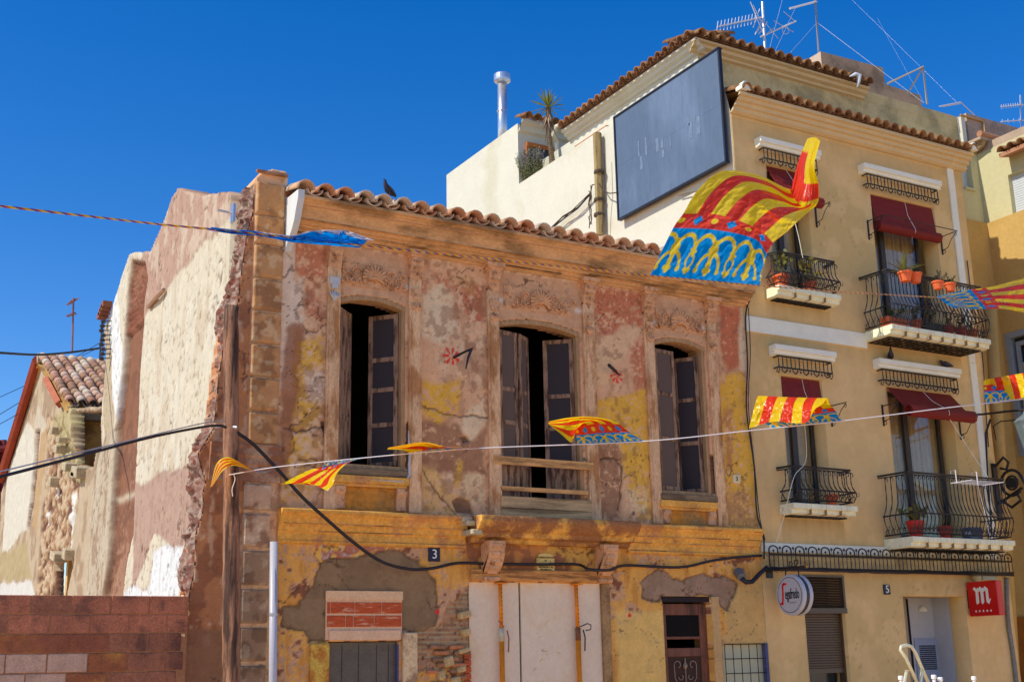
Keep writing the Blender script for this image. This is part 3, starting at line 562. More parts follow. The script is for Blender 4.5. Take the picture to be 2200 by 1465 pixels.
rb = random.Random(5); q = MB()
for k in range(16):
    x = 8.75+rb.gauss(0, .12); z = 1.75+rb.gauss(0, .22); q.obox((x, .0285, z), ((1, 0, rb.uniform(-1, 1)), (0, 1, 0), (0, 0, 1)), rb.uniform(.004, .03), .0012, rb.uniform(.002, .006))
q.build('scratches', pm('scratch_brown', SH(150, 122, 84)), ruin)
MB().box(7.63, 9.86, -.06, .03, 2.635, 2.785).build('lintel_beam', pm('beam_wood', SH(164, 110, 66), var=.3, scale=3, bump=.5, col2=SH(104, 66, 40), sc2=3, stretch=(.5, 2, 4)), ruin, bevel=.012)
MB().box(9.695, 9.83, -.02, .05, 0, 2.62).build('door_jamb', pm('brown_jamb', SH(128, 96, 70), var=.3, bump=.6, col2=SH(92, 66, 50)), ruin, bevel=.01)
# wooden door with iron scrollwork
q = MB(); y0_, y1_ = .10, .15
q.box(D3[0]+.01, D3[0]+.10, y0_, y1_, 0, 2.36); q.box(D3[1]-.14, D3[1]-.01, y0_, y1_, 0, 2.36)
for z0, z1 in ((2.20, 2.36), (1.86, 1.90), (1.62, 1.74), (.6, .75), (0, .2)): q.box(D3[0]+.10, D3[1]-.14, y0_+.005, y1_, z0, z1)
wd = q.build('wooden_door', pm('door_wood', SH(92, 54, 44), rough=.6, var=.35, scale=5, bump=.4, col2=SH(60, 36, 30), stretch=(3, 3, .6)), ruin, bevel=.006)
MB().box(D3[0]+.10, D3[1]-.14, y1_-.03, y1_-.01, 1.90, 2.20).build('transom_pane', pm('door_glass', (.012, .010, .009), rough=.5, bump=0, spec=.05), wd)
MB().box(D3[0]+.10, D3[1]-.14, y1_-.02, y1_-.01, .2, 1.62).build('door_panel', pm('door_dark', SH(52, 34, 30)), wd)
q = MB(); cx = (D3[0]+D3[1])/2-.02
for s in (-1, 1):
    for (bx, bz, r0, s0, t1) in ((.13, 1.50, .07, 1, 4.6), (.15, 1.12, .065, -1, 4.6), (.08, 1.34, .05, -1, 4.2)):
        q.tube([(cx+s*(bx+r0*(1-t/8)*math.cos(t)), y0_-.004, bz+s0*r0*(1-t/8)*math.sin(t)) for t in np.linspace(0, t1, 14)], .006, 5)
    q.tube([(cx+s*.20, y0_-.004, 1.50), (cx+s*.19, y0_-.004, 1.32), (cx+s*.04, y0_-.004, 1.12), (cx, y0_-.004, .9)], .006, 5)
q.tube([(cx, y0_-.006, 1.6), (cx, y0_-.006, .75)], .007, 5); q.lathe([(.001, -.07), (.03, -.03), (.035, 0), (.012, .04), (.001, .06)], (cx, y0_, 1.50), 8)
q.build('iron_scrollwork', pm('grey_iron', SH(120, 100, 94), rough=.6, metal=.3), wd)
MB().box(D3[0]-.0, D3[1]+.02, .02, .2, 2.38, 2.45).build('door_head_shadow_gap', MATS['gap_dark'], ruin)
MB().box(11.61, 11.76, -.012, .0, 0, 2.46).build('door_jamb', pm('tan_jamb', SH(150, 116, 84), var=.15), ruin, bevel=.006)
q = MB().box(DG[0], DG[1], .06, .08, DG[2], DG[3]); gw = q.build('grated_window', pm('frosted_pane', SH(140, 134, 122), rough=.5, var=.06, bump=0), ruin)
q = MB()
for i in range(6): q.tube([(DG[0]+.01+i*.152, -.01, DG[2]), (DG[0]+.01+i*.152, -.01, DG[3])], .0065, 5)
for i in range(7): q.tube([(DG[0], -.012, DG[3]-.002-i*.205-.0), (DG[1], -.012, DG[3]-.002-i*.205)], .0065, 5)
q.build('window_grating', pm('dark_iron', (.02, .02, .022), rough=.5, var=.2, bump=0), gw)
MB().box(12.565, 12.612, -.03, .05, .5, 1.79).build('blue_trim', MATS['blue_edge'], ruin)
# ---- side wall: old party wall with chimney breast
yy = np.arange(-.1+.0, 8.35, .03); zv = np.arange(0, 9.3, .03); A, B = np.meshgrid(yy, zv)
W_a = A+.16*(fbm(A, B, 2.5, 4, 401)-.5)*1.3; W_b = B+.16*(fbm(A, B, 2.5, 4, 402)-.5)*1.3
def smask(pts, soft=.02, warp=1.):
    return sstep(sdf(A*(1-warp)+W_a*warp, B*(1-warp)+W_b*warp, [S(x, y, X0) for x, y in pts]), -soft, soft)
m1 = fbm(A, B, 1.0, 5, 411); m2 = fbm(A, B, 3.5, 5, 421); m3 = fbm(A, B*.35, 4, 4, 431); m5 = fbm(A, B, 14, 3, 441)
CS = np.zeros(A.shape+(3,))+np.array(SU(240, 222, 190)); CS = mixc(CS, SU(242, 228, 200), sstep(m2*.4+m1*.6, .42, .62)*.8); CS = mixc(CS, SU(218, 188, 148), sstep(m1*.5+m3*.5, .52, .64)*.5)
DS = .01*(m2-.5)+.006*(m5-.5)
pinkc = SU(206, 164, 138)
mk = smask([(380, 395), (530, 400), (515, 440), (420, 545), (345, 640), (300, 690), (290, 700), (300, 560)]); CS = mixc(CS, pinkc, mk); DS += .012*mk
CS = mixc(CS, SU(232, 206, 176), mk*sstep(m2*.5+m3*.5, .52, .6)*.7)
mk = smask([(285, 1045), (360, 1010), (420, 1000), (410, 1150), (385, 1180), (330, 1150), (300, 1230), (285, 1280)]); CS = mixc(CS, SU(198, 156, 134), mk*.9)
mk = smask([(262, 1290), (275, 1262), (320, 1265), (330, 1190), (345, 1175), (395, 1165), (380, 1290)]); CS = mixc(CS, SU(252, 248, 240), mk); DS -= .01*mk
mk = smask([(215, 620), (235, 600), (250, 700), (245, 900), (225, 1000), (222, 860)], .03); CS = mixc(CS, SU(206, 180, 140), mk*.8)
mk = smask([(232, 640), (252, 630), (262, 760), (258, 850), (250, 900), (243, 860)], .02); CS = mixc(CS, SU(255, 250, 240), mk); DS += .01*mk
mk = smask([(225, 940), (262, 900), (255, 1290), (170, 1290), (180, 1100), (200, 1000)], .06); CS = mixc(CS, SU(206, 182, 150), mk*.7); CS = mixc(CS, SU(170, 136, 104), mk*sstep(m3*.6+m5*.4, .53, .6)*.7)
dr_ = sstep(fbm(A*3, B*.35, 3, 3, 451), .62, .7); CS = mixc(CS, SU(170, 130, 96), dr_*.18)
for sd in (461, 471):
    q_ = np.abs(fbm(W_a, W_b, 1.2, 4, sd)-.5); cr = (1-sstep(q_, .002, .006))*sstep(fbm(A, B, 1, 2, sd+3), .52, .6); CS = mixc(CS, SU(110, 74, 54), cr*.8); DS -= .01*cr
pt = sstep(m5, .68, .72); CS = mixc(CS, SU(150, 112, 82), pt*.5); DS -= .01*pt
# chimney breast: a recessed brown flue
flue_px = [(283, 560), (312, 565), (318, 600), (312, 640), (308, 700), (300, 800), (296, 900), (291, 1000), (288, 1060), (285, 1150), (272, 1200), (262, 1280), (220, 1285), (230, 1200), (236, 1100), (243, 1000), (250, 900), (262, 800), (268, 700), (275, 620)]
fl = sstep(sdf(A+.08*(m2-.5), B+.03*(m2-.5), [S(x, y, X0) for x, y in flue_px]), -.045, .045)
bx_ = np.array(SU(158, 104, 74)); CS = mixc(CS, bx_, fl); CS = mixc(CS, SU(138, 90, 66), fl*sstep(m2, .48, .6)*.8); CS = mixc(CS, SU(196, 150, 118), fl*sstep(m1*.5+m5*.5, .55, .62)*.6); CS = mixc(CS, SU(214, 188, 156), fl*np.exp(-((B-4.25-.1*m2)/.06)**2))
CS = mixc(CS, SU(150, 74, 50), fl*(B > 7.1)*sstep(np.abs(((B/.085) % 1)-.5), .1, .2)*.7); DS -= .13*fl; DS += fl*(B > 7.1)*(.10*(m2-.3)+.03*(((B/.085) % 1) > .3))
top_px = [(530, 1500), (535, 430), (528, 398), (505, 412), (470, 414), (440, 418), (410, 412), (385, 403), (372, 420), (355, 470), (340, 505), (325, 538), (300, 541), (278, 545), (262, 590), (245, 650), (225, 700), (222, 730), (228, 760), (219, 870), (216, 905), (218, 960), (205, 1010), (188, 1100), (180, 1200), (183, 1300), (180, 1480)]
tp = [S(x, y, X0) for x, y in top_px]; tp[0] = (-.2, -1); tp[1] = (-.2, 7.2); tp[-1] = (8.25, -1)
tp = [(max(a, -.2), b) for a, b in tp]
ins = (sdf(A+.06*(m5-.5), B+.05*(m2-.5), tp) > 0) & (A > .35)
KS = ins[:-1, :-1] & ins[1:, :-1] & ins[:-1, 1:] & ins[1:, 1:]
M_side = pm('party_wall_plaster', 'attr', rough=.95, var=.12, scale=5, bump=.5, bscale=20)
side_fn = lambda a, b, d: (X0-d, a, b)
sheet('party_wall', yy[::-1], zv, side_fn, KS[:, ::-1], DS[:, ::-1], CS[:, ::-1], M_side, ruin, thick=.4)
q = MB(); q.tube([S3(318, 660, X0-.03), S3(335, 640, X0-.06), S3(352, 622, X0-.05)], [.03, .035, .03], 5); q.build('protruding_tile_strip', pm('strip', SU(206, 160, 124)), ruin)
# ================================================================== CONCRETE BLOCK WALL
bw = thing('block_wall', 'low wall of painted concrete blocks, red above and ochre below, left of the derelict house', 'wall', (2.0, -.2, 0))
rb = random.Random(11); BY = -.2
def bcol(x, z):
    n = rb.random()
    if z > 1.95: return 0 if n < .75 else 1
    if z > 1.75: return (3 if x < 3.2 else 1) if n < .8 else 2
    if x < 2.75 and z < 1.8: return 4 if x < 2.65 else 2
    return 2 if x < 3.15 else 1
BM = [pm('block_red', SH(140, 82, 66), var=.35, scale=6, bump=.9, bscale=36, col2=SH(92, 56, 48), sc2=3), pm('block_brown', SH(122, 74, 60), var=.35, scale=6, bump=.9, bscale=36, col2=SH(82, 50, 44), sc2=3),
      pm('block_ochre', SH(142, 92, 46), var=.3, scale=6, bump=.9, bscale=36, col2=SH(116, 66, 46), sc2=1.6, amt=.8), pm('block_ochre_red', SH(136, 80, 48), var=.3, scale=6, bump=.9, bscale=36, col2=SH(112, 62, 48), sc2=1.3, amt=.8), pm('block_lilac', SH(150, 116, 108), var=.25, scale=6, bump=.9, bscale=36)]
z = 2.405; row = 0
while z > .1:
    x = -1.2+(.21 if row % 2 else 0)+.04; right = 3.86-.02*row+.02
    while x < right-.04:
        x1 = min(x+.42, right+(.05 if row % 2 else 0)); zz0 = z-.205
        b = MB().box(x+.006, x1-.006, BY+rb.uniform(0, .008), BY+.19, zz0+.007, z-.006).build('block', BM[bcol((x+x1)/2, zz0+.1)], bw, bevel=.007)
        x += .42
    z -= .205; row += 1
MB().box(-1.2, 3.9, BY+.012, BY+.18, 0, 2.395).build('mortar_bed', pm('mortar_bed', SH(120, 78, 58), var=.2, bump=.8), bw)
q = MB(); P = [F3(x, y, -.14) for x, y in ((393, 1282), (399, 1310), (395, 1345), (388, 1378), (380, 1405), (372, 1430), (368, 1475))]
pp = [p+np.array([rb.uniform(-.02, .02), rb.uniform(-.02, .02), 0]) for p in resample(P, 36)]; q.tube(pp, [rb.uniform(.02, .045) for _ in pp], 6); q.build('mortar_seam', pm('mortar_seam', SH(178, 140, 112), var=.25, bump=1, bscale=20), bw)
# ================================================================== OLD HOUSE BEYOND (party wall in the same plane, tiled roof)
far = thing('old_stone_house', 'crumbling stone house with a pink clay tiled roof behind the block wall', 'house', (X0, 10.4, 0))
ya = np.arange(8.0, 20.6, .045); zf = np.arange(0, 9, .045); A, B = np.meshgrid(ya, zf)
W_a = A+.3*(fbm(A, B, 1.5, 4, 501)-.5); W_b = B+.3*(fbm(A, B, 1.5, 4, 502)-.5)
f1 = fbm(A, B, .8, 4, 511); f2 = fbm(A, B, 2.2, 4, 521); f3 = fbm(A, B, 6, 4, 531); f4 = fbm(A, B*.3, 3, 3, 541)
CF = np.zeros(A.shape+(3,))+np.array(SU(214, 186, 150)); CF = mixc(CF, SU(180, 146, 112), sstep(f2, .5, .6)*.8); DF = .03*(f3-.5)
def fmask(pts, soft=.03, warp=1.): return sstep(sdf(A*(1-warp)+W_a*warp, B*(1-warp)+W_b*warp, [S(x, y, X0) for x, y in pts]), -soft, soft)
mk = fmask([(60, 900), (80, 930), (80, 1000), (60, 1130), (5, 1190), (15, 1020)], .02); CF = mixc(CF, SU(240, 226, 200), mk)
mk = fmask([(80, 870), (110, 930), (85, 980), (70, 950)], .02); CF = mixc(CF, SU(226, 206, 176), mk*.9)
mk = fmask([(0, 1255), (70, 1245), (75, 1290), (0, 1290)], .02); CF = mixc(CF, SU(240, 230, 214), mk)
mk = fmask([(86, 925), (80, 1010), (73, 1080), (62, 1135), (56, 1135), (63, 1080), (70, 1010), (76, 925)], .01, .3); CF = mixc(CF, SU(120, 76, 54), mk); CF = mixc(CF, SU(176, 120, 84), mk*sstep(np.abs((B/.09) % 1-.5), .2, .3)); DF -= .12*mk
mk = fmask([(88, 930), (100, 920), (95, 1000), (85, 1080), (78, 1150), (70, 1130), (80, 1010)], .02); CF = mixc(CF, SU(210, 170, 120), mk)
rub = fmask([(100, 890), (120, 900), (160, 960), (175, 1010), (165, 1080), (150, 1190), (110, 1290), (75, 1290), (85, 1160), (98, 1000)], .05)
st = fbm(W_a, W_b*1.6, 5, 3, 551); CF = mixc(CF, SU(186, 138, 100), rub); CF = mixc(CF, SU(122, 84, 62), rub*sstep(st, .56, .62)); CF = mixc(CF, SU(222, 190, 150), rub*sstep(.47-st, 0, .05)); DF += rub*(-.06+.14*(.6-np.round(st*9)/9)+.03*(f3-.5))
for pts in ([(153, 1060), (160, 1055), (156, 1140), (146, 1150)], [(150, 1160), (158, 1160), (150, 1190), (145, 1180)], [(118, 1045), (124, 1045), (122, 1070), (118, 1070)], [(98, 1100), (104, 1100), (101, 1125), (96, 1125)]):
    mk = fmask(pts, .01, .3); CF = mixc(CF, SU(250, 240, 226), mk)
stone = fmask([(135, 872), (160, 868), (158, 940), (160, 1010), (185, 1005), (180, 1040), (140, 1030), (118, 960), (112, 905)], .03); CF = mixc(CF, SU(206, 184, 132), stone); CF = mixc(CF, SU(160, 132, 92), stone*sstep(f3, .52, .6)); DF += stone*(.12*(f2-.3))
CF = mixc(CF, SU(198, 172, 120), fmask([(0, 1190), (60, 1160), (70, 1240), (0, 1250)], .04)*.8)
# openings: the upper one beside the tiles, the small lower one
hole1 = [(159, 885), (212, 885), (208, 960), (201, 1000), (184, 1006), (160, 995)]; hole2 = [(116, 1210), (150, 1195), (156, 1215), (143, 1280), (140, 1480), (110, 1480)]
h = (sdf(A+.04*(f2-.5), B+.04*(f2-.5), [S(x, y, X0) for x, y in hole1]) > 0) | (sdf(A+.06*(f3-.5), B, [S(x, y, X0) for x, y in hole2]) > 0)
topF = [(8.0, -1), S(219, 870, X0), (8.3, 6.2), S(205, 872, X0), S(160, 878, X0), S(140, 868, X0), S(88, 772, X0), S(20, 1000, X0), S(2, 1060, X0), S(-3, 1200, X0), (20.5, 3.4), (20.5, -1)]
topF[-1] = (19.6, -1); topF[-2] = (19.6, 3.3)
kk = (sdf(A+.05*(f3-.5), B+.05*(f3-.5), topF) > 0) & ~h; kk = kk[:-1, :-1] & kk[1:, :-1] & kk[:-1, 1:] & kk[1:, 1:]
sheet('stone_gable', ya[::-1], zf, side_fn, kk[:, ::-1], DF[:, ::-1], CF[:, ::-1], M_side, far, thick=.2)
# front wall standing back behind the opening, reveal
M_ds = pm('earth_render', SH(150, 112, 70), var=.25, scale=3, bump=.5, col2=SH(112, 82, 56), sc2=2)
MB().box(X0+.14, 9.0, 10.7, 10.9, 0, 6.55).build('front_wall', M_ds, far); MB().box(X0+1.3, X0+1.4, 7.9, 10.69, 0, 4.7).build('inner_wall', M_ds, far)
MB().box(X0-.02, X0+1.5, 10.5, 10.69, 6.38, 6.5).build('eave_beam', pm('grey_beam', SU(150, 128, 98), var=.3), far)
q = MB(); rb = random.Random(4)
for (px_, py_, sx, sz) in ((172, 1014, .28, .10), (130, 965, .2, .08), (136, 945, .16, .06), (122, 925, .12, .08), (150, 1003, .2, .08), (118, 1035, .14, .1), (125, 1195, .25, .08), (150, 1190, .15, .1), (168, 1020, .2, .06)):
    p = S3(px_, py_, X0-.05); q = MB(); q.obox(p, ((1, 0, 0), (0, .97, .2), (0, -.2, .97)), .12, sx, sz); q.build('stone', pm('gable_stone', SU(220, 196, 156), var=.3, bump=.8, scale=5), far, bevel=.015)
# tiled roof: ridge z, eave z
yR, zR = 14.9, 8.56; yE, zE = 10.9, 6.72; sl2 = (zR-zE)/(yR-yE); th2 = math.atan(sl2); Lr = math.hypot(yR-yE, zR-zE)
RT = [tile_mesh('roof_tile', pm('far_tile_%d' % k, SU(*c), var=.25, scale=3, bump=.3), r0=.105, r1=.09, L=.34, th=.02, n=5) for k, c in enumerate(((236, 190, 158), (222, 164, 132), (196, 138, 104), (240, 210, 180), (206, 160, 122), (178, 130, 96)))]
RC = tile_mesh('channel_tile', pm('far_channel', SU(236, 206, 176), var=.2), r0=.085, r1=.075, L=.34, n=4, flip=True)
for i in range(14):
    for j in range(14):
        x = X0-.02+i*.215+random.uniform(-.012, .012); t = j/14*Lr
        inst('roof_tile', random.choice(RT), (x, yE-.12+t*math.cos(th2), zE+.03+t*math.sin(th2)), far, (th2+.04+random.uniform(-.02, .02), random.uniform(-.04, .04), random.uniform(-.05, .05)), (1, 1, 1.2))
        inst('channel_tile', RC, (x+.107, yE-.1+t*math.cos(th2), zE+.02+t*math.sin(th2)), far, (th2, 0, 0))
q = MB(); q.add([(X0-.1, yE, zE-.12), (9, yE, zE-.12), (9, yR, zR-.12), (X0-.1, yR, zR-.12), (9, 19.4, 6.5), (X0-.1, 19.4, 6.5)], [(0, 1, 2, 3), (3, 2, 4, 5)]); q.build('roof_deck', M_ds, far)
q = MB(); rr_ = np.array([X0-.15, yR, zR+.04])
for k in range(12): q.tube([(X0-.12+k*.4, yR, zR+.0), (X0+.30+k*.4, yR, zR+.02)], [.13, .11], 8)
q.build('ridge_tile_row', pm('ridge_lime', SU(222, 200, 172), var=.25, bump=.7, bscale=15), far)
q = MB(); q.tube([(X0-.1, yR+.05, zR-.02), (X0-.1, 19.5, 6.35)], [.12, .12], 6); q.build('red_verge', pm('red_verge', SU(178, 74, 44), var=.2), far)
q = MB(); p0_, p1_ = S3(100, 815, X0-.1), S3(128, 868, X0-.1); q.tube([p0_, p1_], [.09, .09], 4); q.build('verge_tile', pm('verge_orange', SU(214, 120, 84), var=.2), far)
# ================================================================== RED STEEL FRAME at the far left
sf = thing('steel_structure', 'dark red steel beams of a structure at the left edge', 'structure', (-1, 22, 0))
M_rs = pm('red_steel', SH(84, 24, 28), rough=.6, var=.2, bump=0)
for k, (y0, y1) in enumerate(((953, 970), (985, 1005), (1050, 1072), (1105, 1125))):
    a = F3(-30, (y0+y1)/2+4, 24); b = F3(60 if k < 2 else 20, (y0+y1)/2, 24); q = MB(); q.tube([a, b], .10, 4); q.build('beam', M_rs, sf)
for xx in (8, -6): q = MB(); q.tube([F3(xx, 945, 24.2), F3(xx-2, 1290, 24.2)], .09, 4); q.build('post', M_rs, sf)
q = MB(); a = F3(-40, 1020, 25); b = F3(22, 1200, 25); q.box(a[0], b[0]+.2, 25, 27, 0, a[2]-.3); tag(q.build('distant_building', pm('far_wall', SU(214, 190, 160), var=.1)), 'pale distant building seen behind the red steel beams', 'building')
# ================================================================== AERIALS, POLE, CABLES
def aerial(name, label, base, top, elems, m, group=None, r=.012):
    t = thing(name, label, 'antenna', tuple(base), group)
    q = MB(); q.tube([base, top], r, 6); q.build('mast', m, t)
    for (p, q_, n_, w_, ax) in elems:
        b = MB(); p = np.array(p, float); q_ = np.array(q_, float); b.tube([p, q_], r*.8, 5); d = q_-p
        for k in range(n_):
            c = p+d*(k+.5)/n_; ww = w_*(.7+.5*k/n_); b.tube([c-np.array(ax)*ww, c+np.array(ax)*ww], r*.45, 4)
        b.build('boom', m, t)
    return t
M_al = pm('aluminium', (.55, .56, .58), rough=.4, metal=.6, var=.15, bump=0); M_rust = pm('rusty_metal', SU(190, 120, 90), rough=.7, var=.2, bump=0)
b0 = F3(155, 757, 15); b1 = F3(158, 640, 15)
aerial('tv_antenna', 'thin rusty television aerial on the far tiled roof', b0, b1, [(F3(146, 655, 15), F3(163, 642, 15), 5, .10, (.9, 0, .4)), (F3(143, 680, 15), F3(163, 672, 15), 6, .12, (.5, .8, 0))], M_rust, r=.022)
pole = thing('utility_pole', 'weathered brown wooden pole standing in front of the broken corner', 'pole', (4.42, -.38, 0))
P = resample([(4.205, -.36, 5.83), (4.24, -.36, 4.9), (4.30, -.37, 3.4), (4.36, -.37, 1.9), (4.44, -.38, 0)], 40); rb = random.Random(2)
q = MB(); q.tube([p+np.array([rb.uniform(-.006, .006), rb.uniform(-.006, .006), 0]) for p in P], [.088+.02*(i/40)+rb.uniform(-.004, .004) for i in range(40)], 14)
q.build('shaft', pm('pole_wood', SU(206, 146, 108), var=.4, scale=5, bump=.9, bscale=26, col2=SU(108, 76, 60), sc2=3, amt=.7, stretch=(4, 4, .35)), pole, smooth=True)
q = MB(); q.tube([(4.30, -.48, 4.33), (4.20, -.38, 4.36)], .02, 6); q.tube([(4.20, -.30, 4.36), (4.10, -.3, 4.35)], .012, 6); q.build('hook', M_al, pole)
M_cab = pm('black_cable', (.018, .018, .02), rough=.45, var=.1, bump=0, spec=.4)
def cable(name, label, pts, r, m=M_cab, n=6, seg=60, group=None):
    q = MB(); P = np.array(pts, float)
    # smooth: Catmull-Rom
    Q = [P[0]*2-P[1], *P, P[-1]*2-P[-2]]; out = []
    for i in range(1, len(Q)-2):
        for t in np.linspace(0, 1, max(3, seg//(len(P)-1)), endpoint=False):
            a, b, c, d = Q[i-1], Q[i], Q[i+1], Q[i+2]; out.append(.5*((2*b)+(-a+c)*t+(2*a-5*b+4*c-d)*t*t+(-a+3*b-3*c+d)*t**3))
    out.append(P[-1]); q.tube(out, r, n)
    return tag(q.build(name, m, None, smooth=True), label, 'cable', group)
cable('overhead_cable', 'thick black cable sagging in from the left edge to the wooden pole', [F3(-60, 1040, -3.2), F3(0, 1024, -3.0), F3(150, 985, -2.4), F3(320, 940, -1.5), F3(430, 918, -.8), F3(470, 914, -.5), F3(486, 918, -.46)], .016)
cable('messenger_wire', 'thin steel wire stretched just above the thick left cable', [F3(-60, 1030, -3.2), F3(0, 1013, -3.0), F3(250, 953, -1.9), F3(440, 908, -.75), F3(484, 905, -.46)], .007, M_al)
pts = [F3(508, 928, -.42), F3(545, 955, -.42), F3(600, 1012, -.4), F3(650, 1068, -.38), (5.55, -.36, 3.55), F3(760, 1165, -.30), F3(820, 1206, -.2), F3(880, 1222, -.12), F3(930, 1220, -.08), F3(985, 1209, -.07), F3(1060, 1211, -.06), F3(1160, 1212, -.06), F3(1240, 1212, -.06), F3(1265, 1222, -.3), F3(1310, 1224, -.25), F3(1345, 1214, -.06), F3(1460, 1218, -.06), F3(1530, 1204, -.06), F3(1590, 1196, -.06), F3(1636, 1193, -.06)]
pts[4] = F3(705, 1118, -.35)
cable('facade_cable', 'thick black cable drooping from the pole and pinned along the derelict front', pts, .021, seg=120)
cable('twisted_wire', 'dark twisted wire from the left edge to the old insulators', [F3(-40, 757, 6), F3(0, 758, 6), F3(80, 762, 6.8), F3(150, 757, 7.3), F3(214, 748, 7.9)], .02)
for k, (a, b) in enumerate((((-20, 862), (72, 820)), ((-20, 902), (62, 852)), ((-20, 922), (55, 880)), ((150, 775), (220, 733)), ((160, 772), (222, 742)))):
    cable('thin_wire', ['faint wire crossing the sky at the left edge, uppermost of three', 'faint wire crossing the sky at the left edge, middle of three', 'faint wire crossing the sky at the left edge, lowest of three', 'thin wire rising to the insulators above the far roof', 'lower thin wire rising to the insulators above the far roof'][k], [F3(*a, 16), F3(*b, 17)], .008)
ins_ = thing('insulator_rack', 'rusty wire insulators on the left end of the broken party wall', 'insulators', tuple(S3(222, 720, X0)))
q = MB(); rb = random.Random(9)
for k in range(9):
    c = S3(222-2*(k % 3), 690+k*10, X0-.15); q.lathe([(.001, -.04), (.04, -.03), (.05, 0), (.03, .03), (.001, .04)], c, 8); q.tube([c, c+np.array([.15, 0, .02])], .01, 4)
q.tube([S3(220, 690, X0-.1), S3(214, 770, X0-.1)], .015, 5); q.build('insulators', pm('insulator_dark', (.04, .035, .04), rough=.4), ins_)
q = MB()
for k in range(4): q.obox(S3(229-3*k, 655+8*k, X0-.1), ((1, 0, 0), (0, 1, 0), (0, 0, 1)), .08, .1, .05)
q.build('loose_bricks', pm('far_brick', SU(170, 104, 76), var=.3), ins_)
# drain pipe at the corner, metal plate, iron pegs
dp = thing('corner_pipe', 'pale grey pipe standing against the derelict corner beside the quoins', 'pipe', (4.98, -.12, 0))
MB().tube([(4.985, -.12, 0), (4.915, -.12, 3.05)], .048, 16).build('pipe', pm('grey_pvc', (.50, .52, .58), rough=.35, var=.06, bump=0, spec=.5), dp, smooth=True)
q = MB()
for z in (.9, 2.2): q.lathe([(.05, -.015), (.054, -.015), (.054, .015), (.05, .015)], (4.985-.07*z/3.05, -.12, z), 16)
q.build('clamp', M_al, dp)
q = MB(); c = S3(518, 446, 4.34); q.box(4.30, 4.33, .02, .14, c[2]-.12, c[2]+.12); q.tube([(4.30, .08, c[2]), (4.12, .08, c[2]+.01)], .016, 6); tag(q.build('anchor_plate', pm('galvanised', (.5, .54, .6), rough=.35, metal=.7, var=.1, bump=0)), 'small galvanised anchor plate bolted to the broken top of the corner pier', 'metal plate')
q = MB(); q.tube([F3(975, 768, -.02), F3(1000, 755, -.22), F3(1013, 750, -.32), F3(1006, 768, -.32), F3(1001, 792, -.33)], [.02, .016, .022, .02, .01], 6); tag(q.build('iron_hook', M_cab), 'bent black iron hook on the plaster between the left and middle windows', 'hook')
q = MB(); q.tube([F3(1308, 784, -.22), F3(1320, 795, -.14), F3(1331, 806, -.03)], [.026, .024, .012], 6); tag(q.build('iron_hook', M_cab), 'short black iron peg on the plaster between the middle and right windows', 'hook')
# number plates and plaque
def plate(label, x, z, w_, h_, m, txt, tm, y=-.012, sz=.13, sx=1., cat='house number'):
    t = thing('number_plate', label, cat, (x, y, z)); MB().box(x-w_/2, x+w_/2, y-.012, y+.02, z-h_/2, z+h_/2).build('plate', m, t, bevel=.004)
    for s_, dx, dz, ss in txt: text_mesh('lettering', s_, ss, tm, t, (x+dx, y-.014, z+dz), sx=sx)
    return t
M_navy = pm('navy_enamel', (.018, .015, .05), rough=.3, var=.1, bump=0); M_let = pm('white_lettering', SH(196, 182, 172), var=.05, bump=0); M_blk = pm('black_paint', (.015, .015, .015), var=.1, bump=0)
x, z = F(932, 1191); plate('dark blue plate with a white 3 on the ochre wall left of the boarded doorway', x, z, .16, .175, M_navy, [('3', 0, 0, .17)], M_let)
x, z = F(1581, 1029); plate('pale stone plate with a small black 3 near the right end of the derelict front', x, z, .14, .13, pm('pale_stone', SH(170, 150, 128), var=.12), [('3', 0, 0, .09)], M_blk)
x, z = F(1904, 1266); plate('dark blue plate with a white 5 on the cream wall', x, z, .135, .155, M_navy, [('5', 0, 0, .17)], M_let)
x, z = F(1170, 1208); M_ol = pm('plaque_yellow', SH(170, 140, 92), var=.15, bump=.1, col2=SH(140, 110, 70), sc2=20, amt=.2)
t = thing('insurance_plaque', 'small yellowed insurance plaque above the boarded doorway, crossed by the cable', 'plaque', (x, -.02, z))
q = MB(); q.prism([(-.14, -.11), (-.12, -.125), (.12, -.125), (.14, -.11), (.14, .07), (.10, .11), (0, .125), (-.10, .11), (-.14, .07)], lambda a, b, d: (x+a, d, z+b), -.03, -.005); q.build('plate', M_ol, t)
for s_, dz, ss in (('SEGUROS MUTUOS', .065, .034), ('DE', .022, .028), ('VALENCIA Y SU', -.065, .034), ('PROVINCIA', -.10, .034)): text_mesh('lettering', s_, ss, M_blk, t, (x, -.034, z+dz), ext=.002)
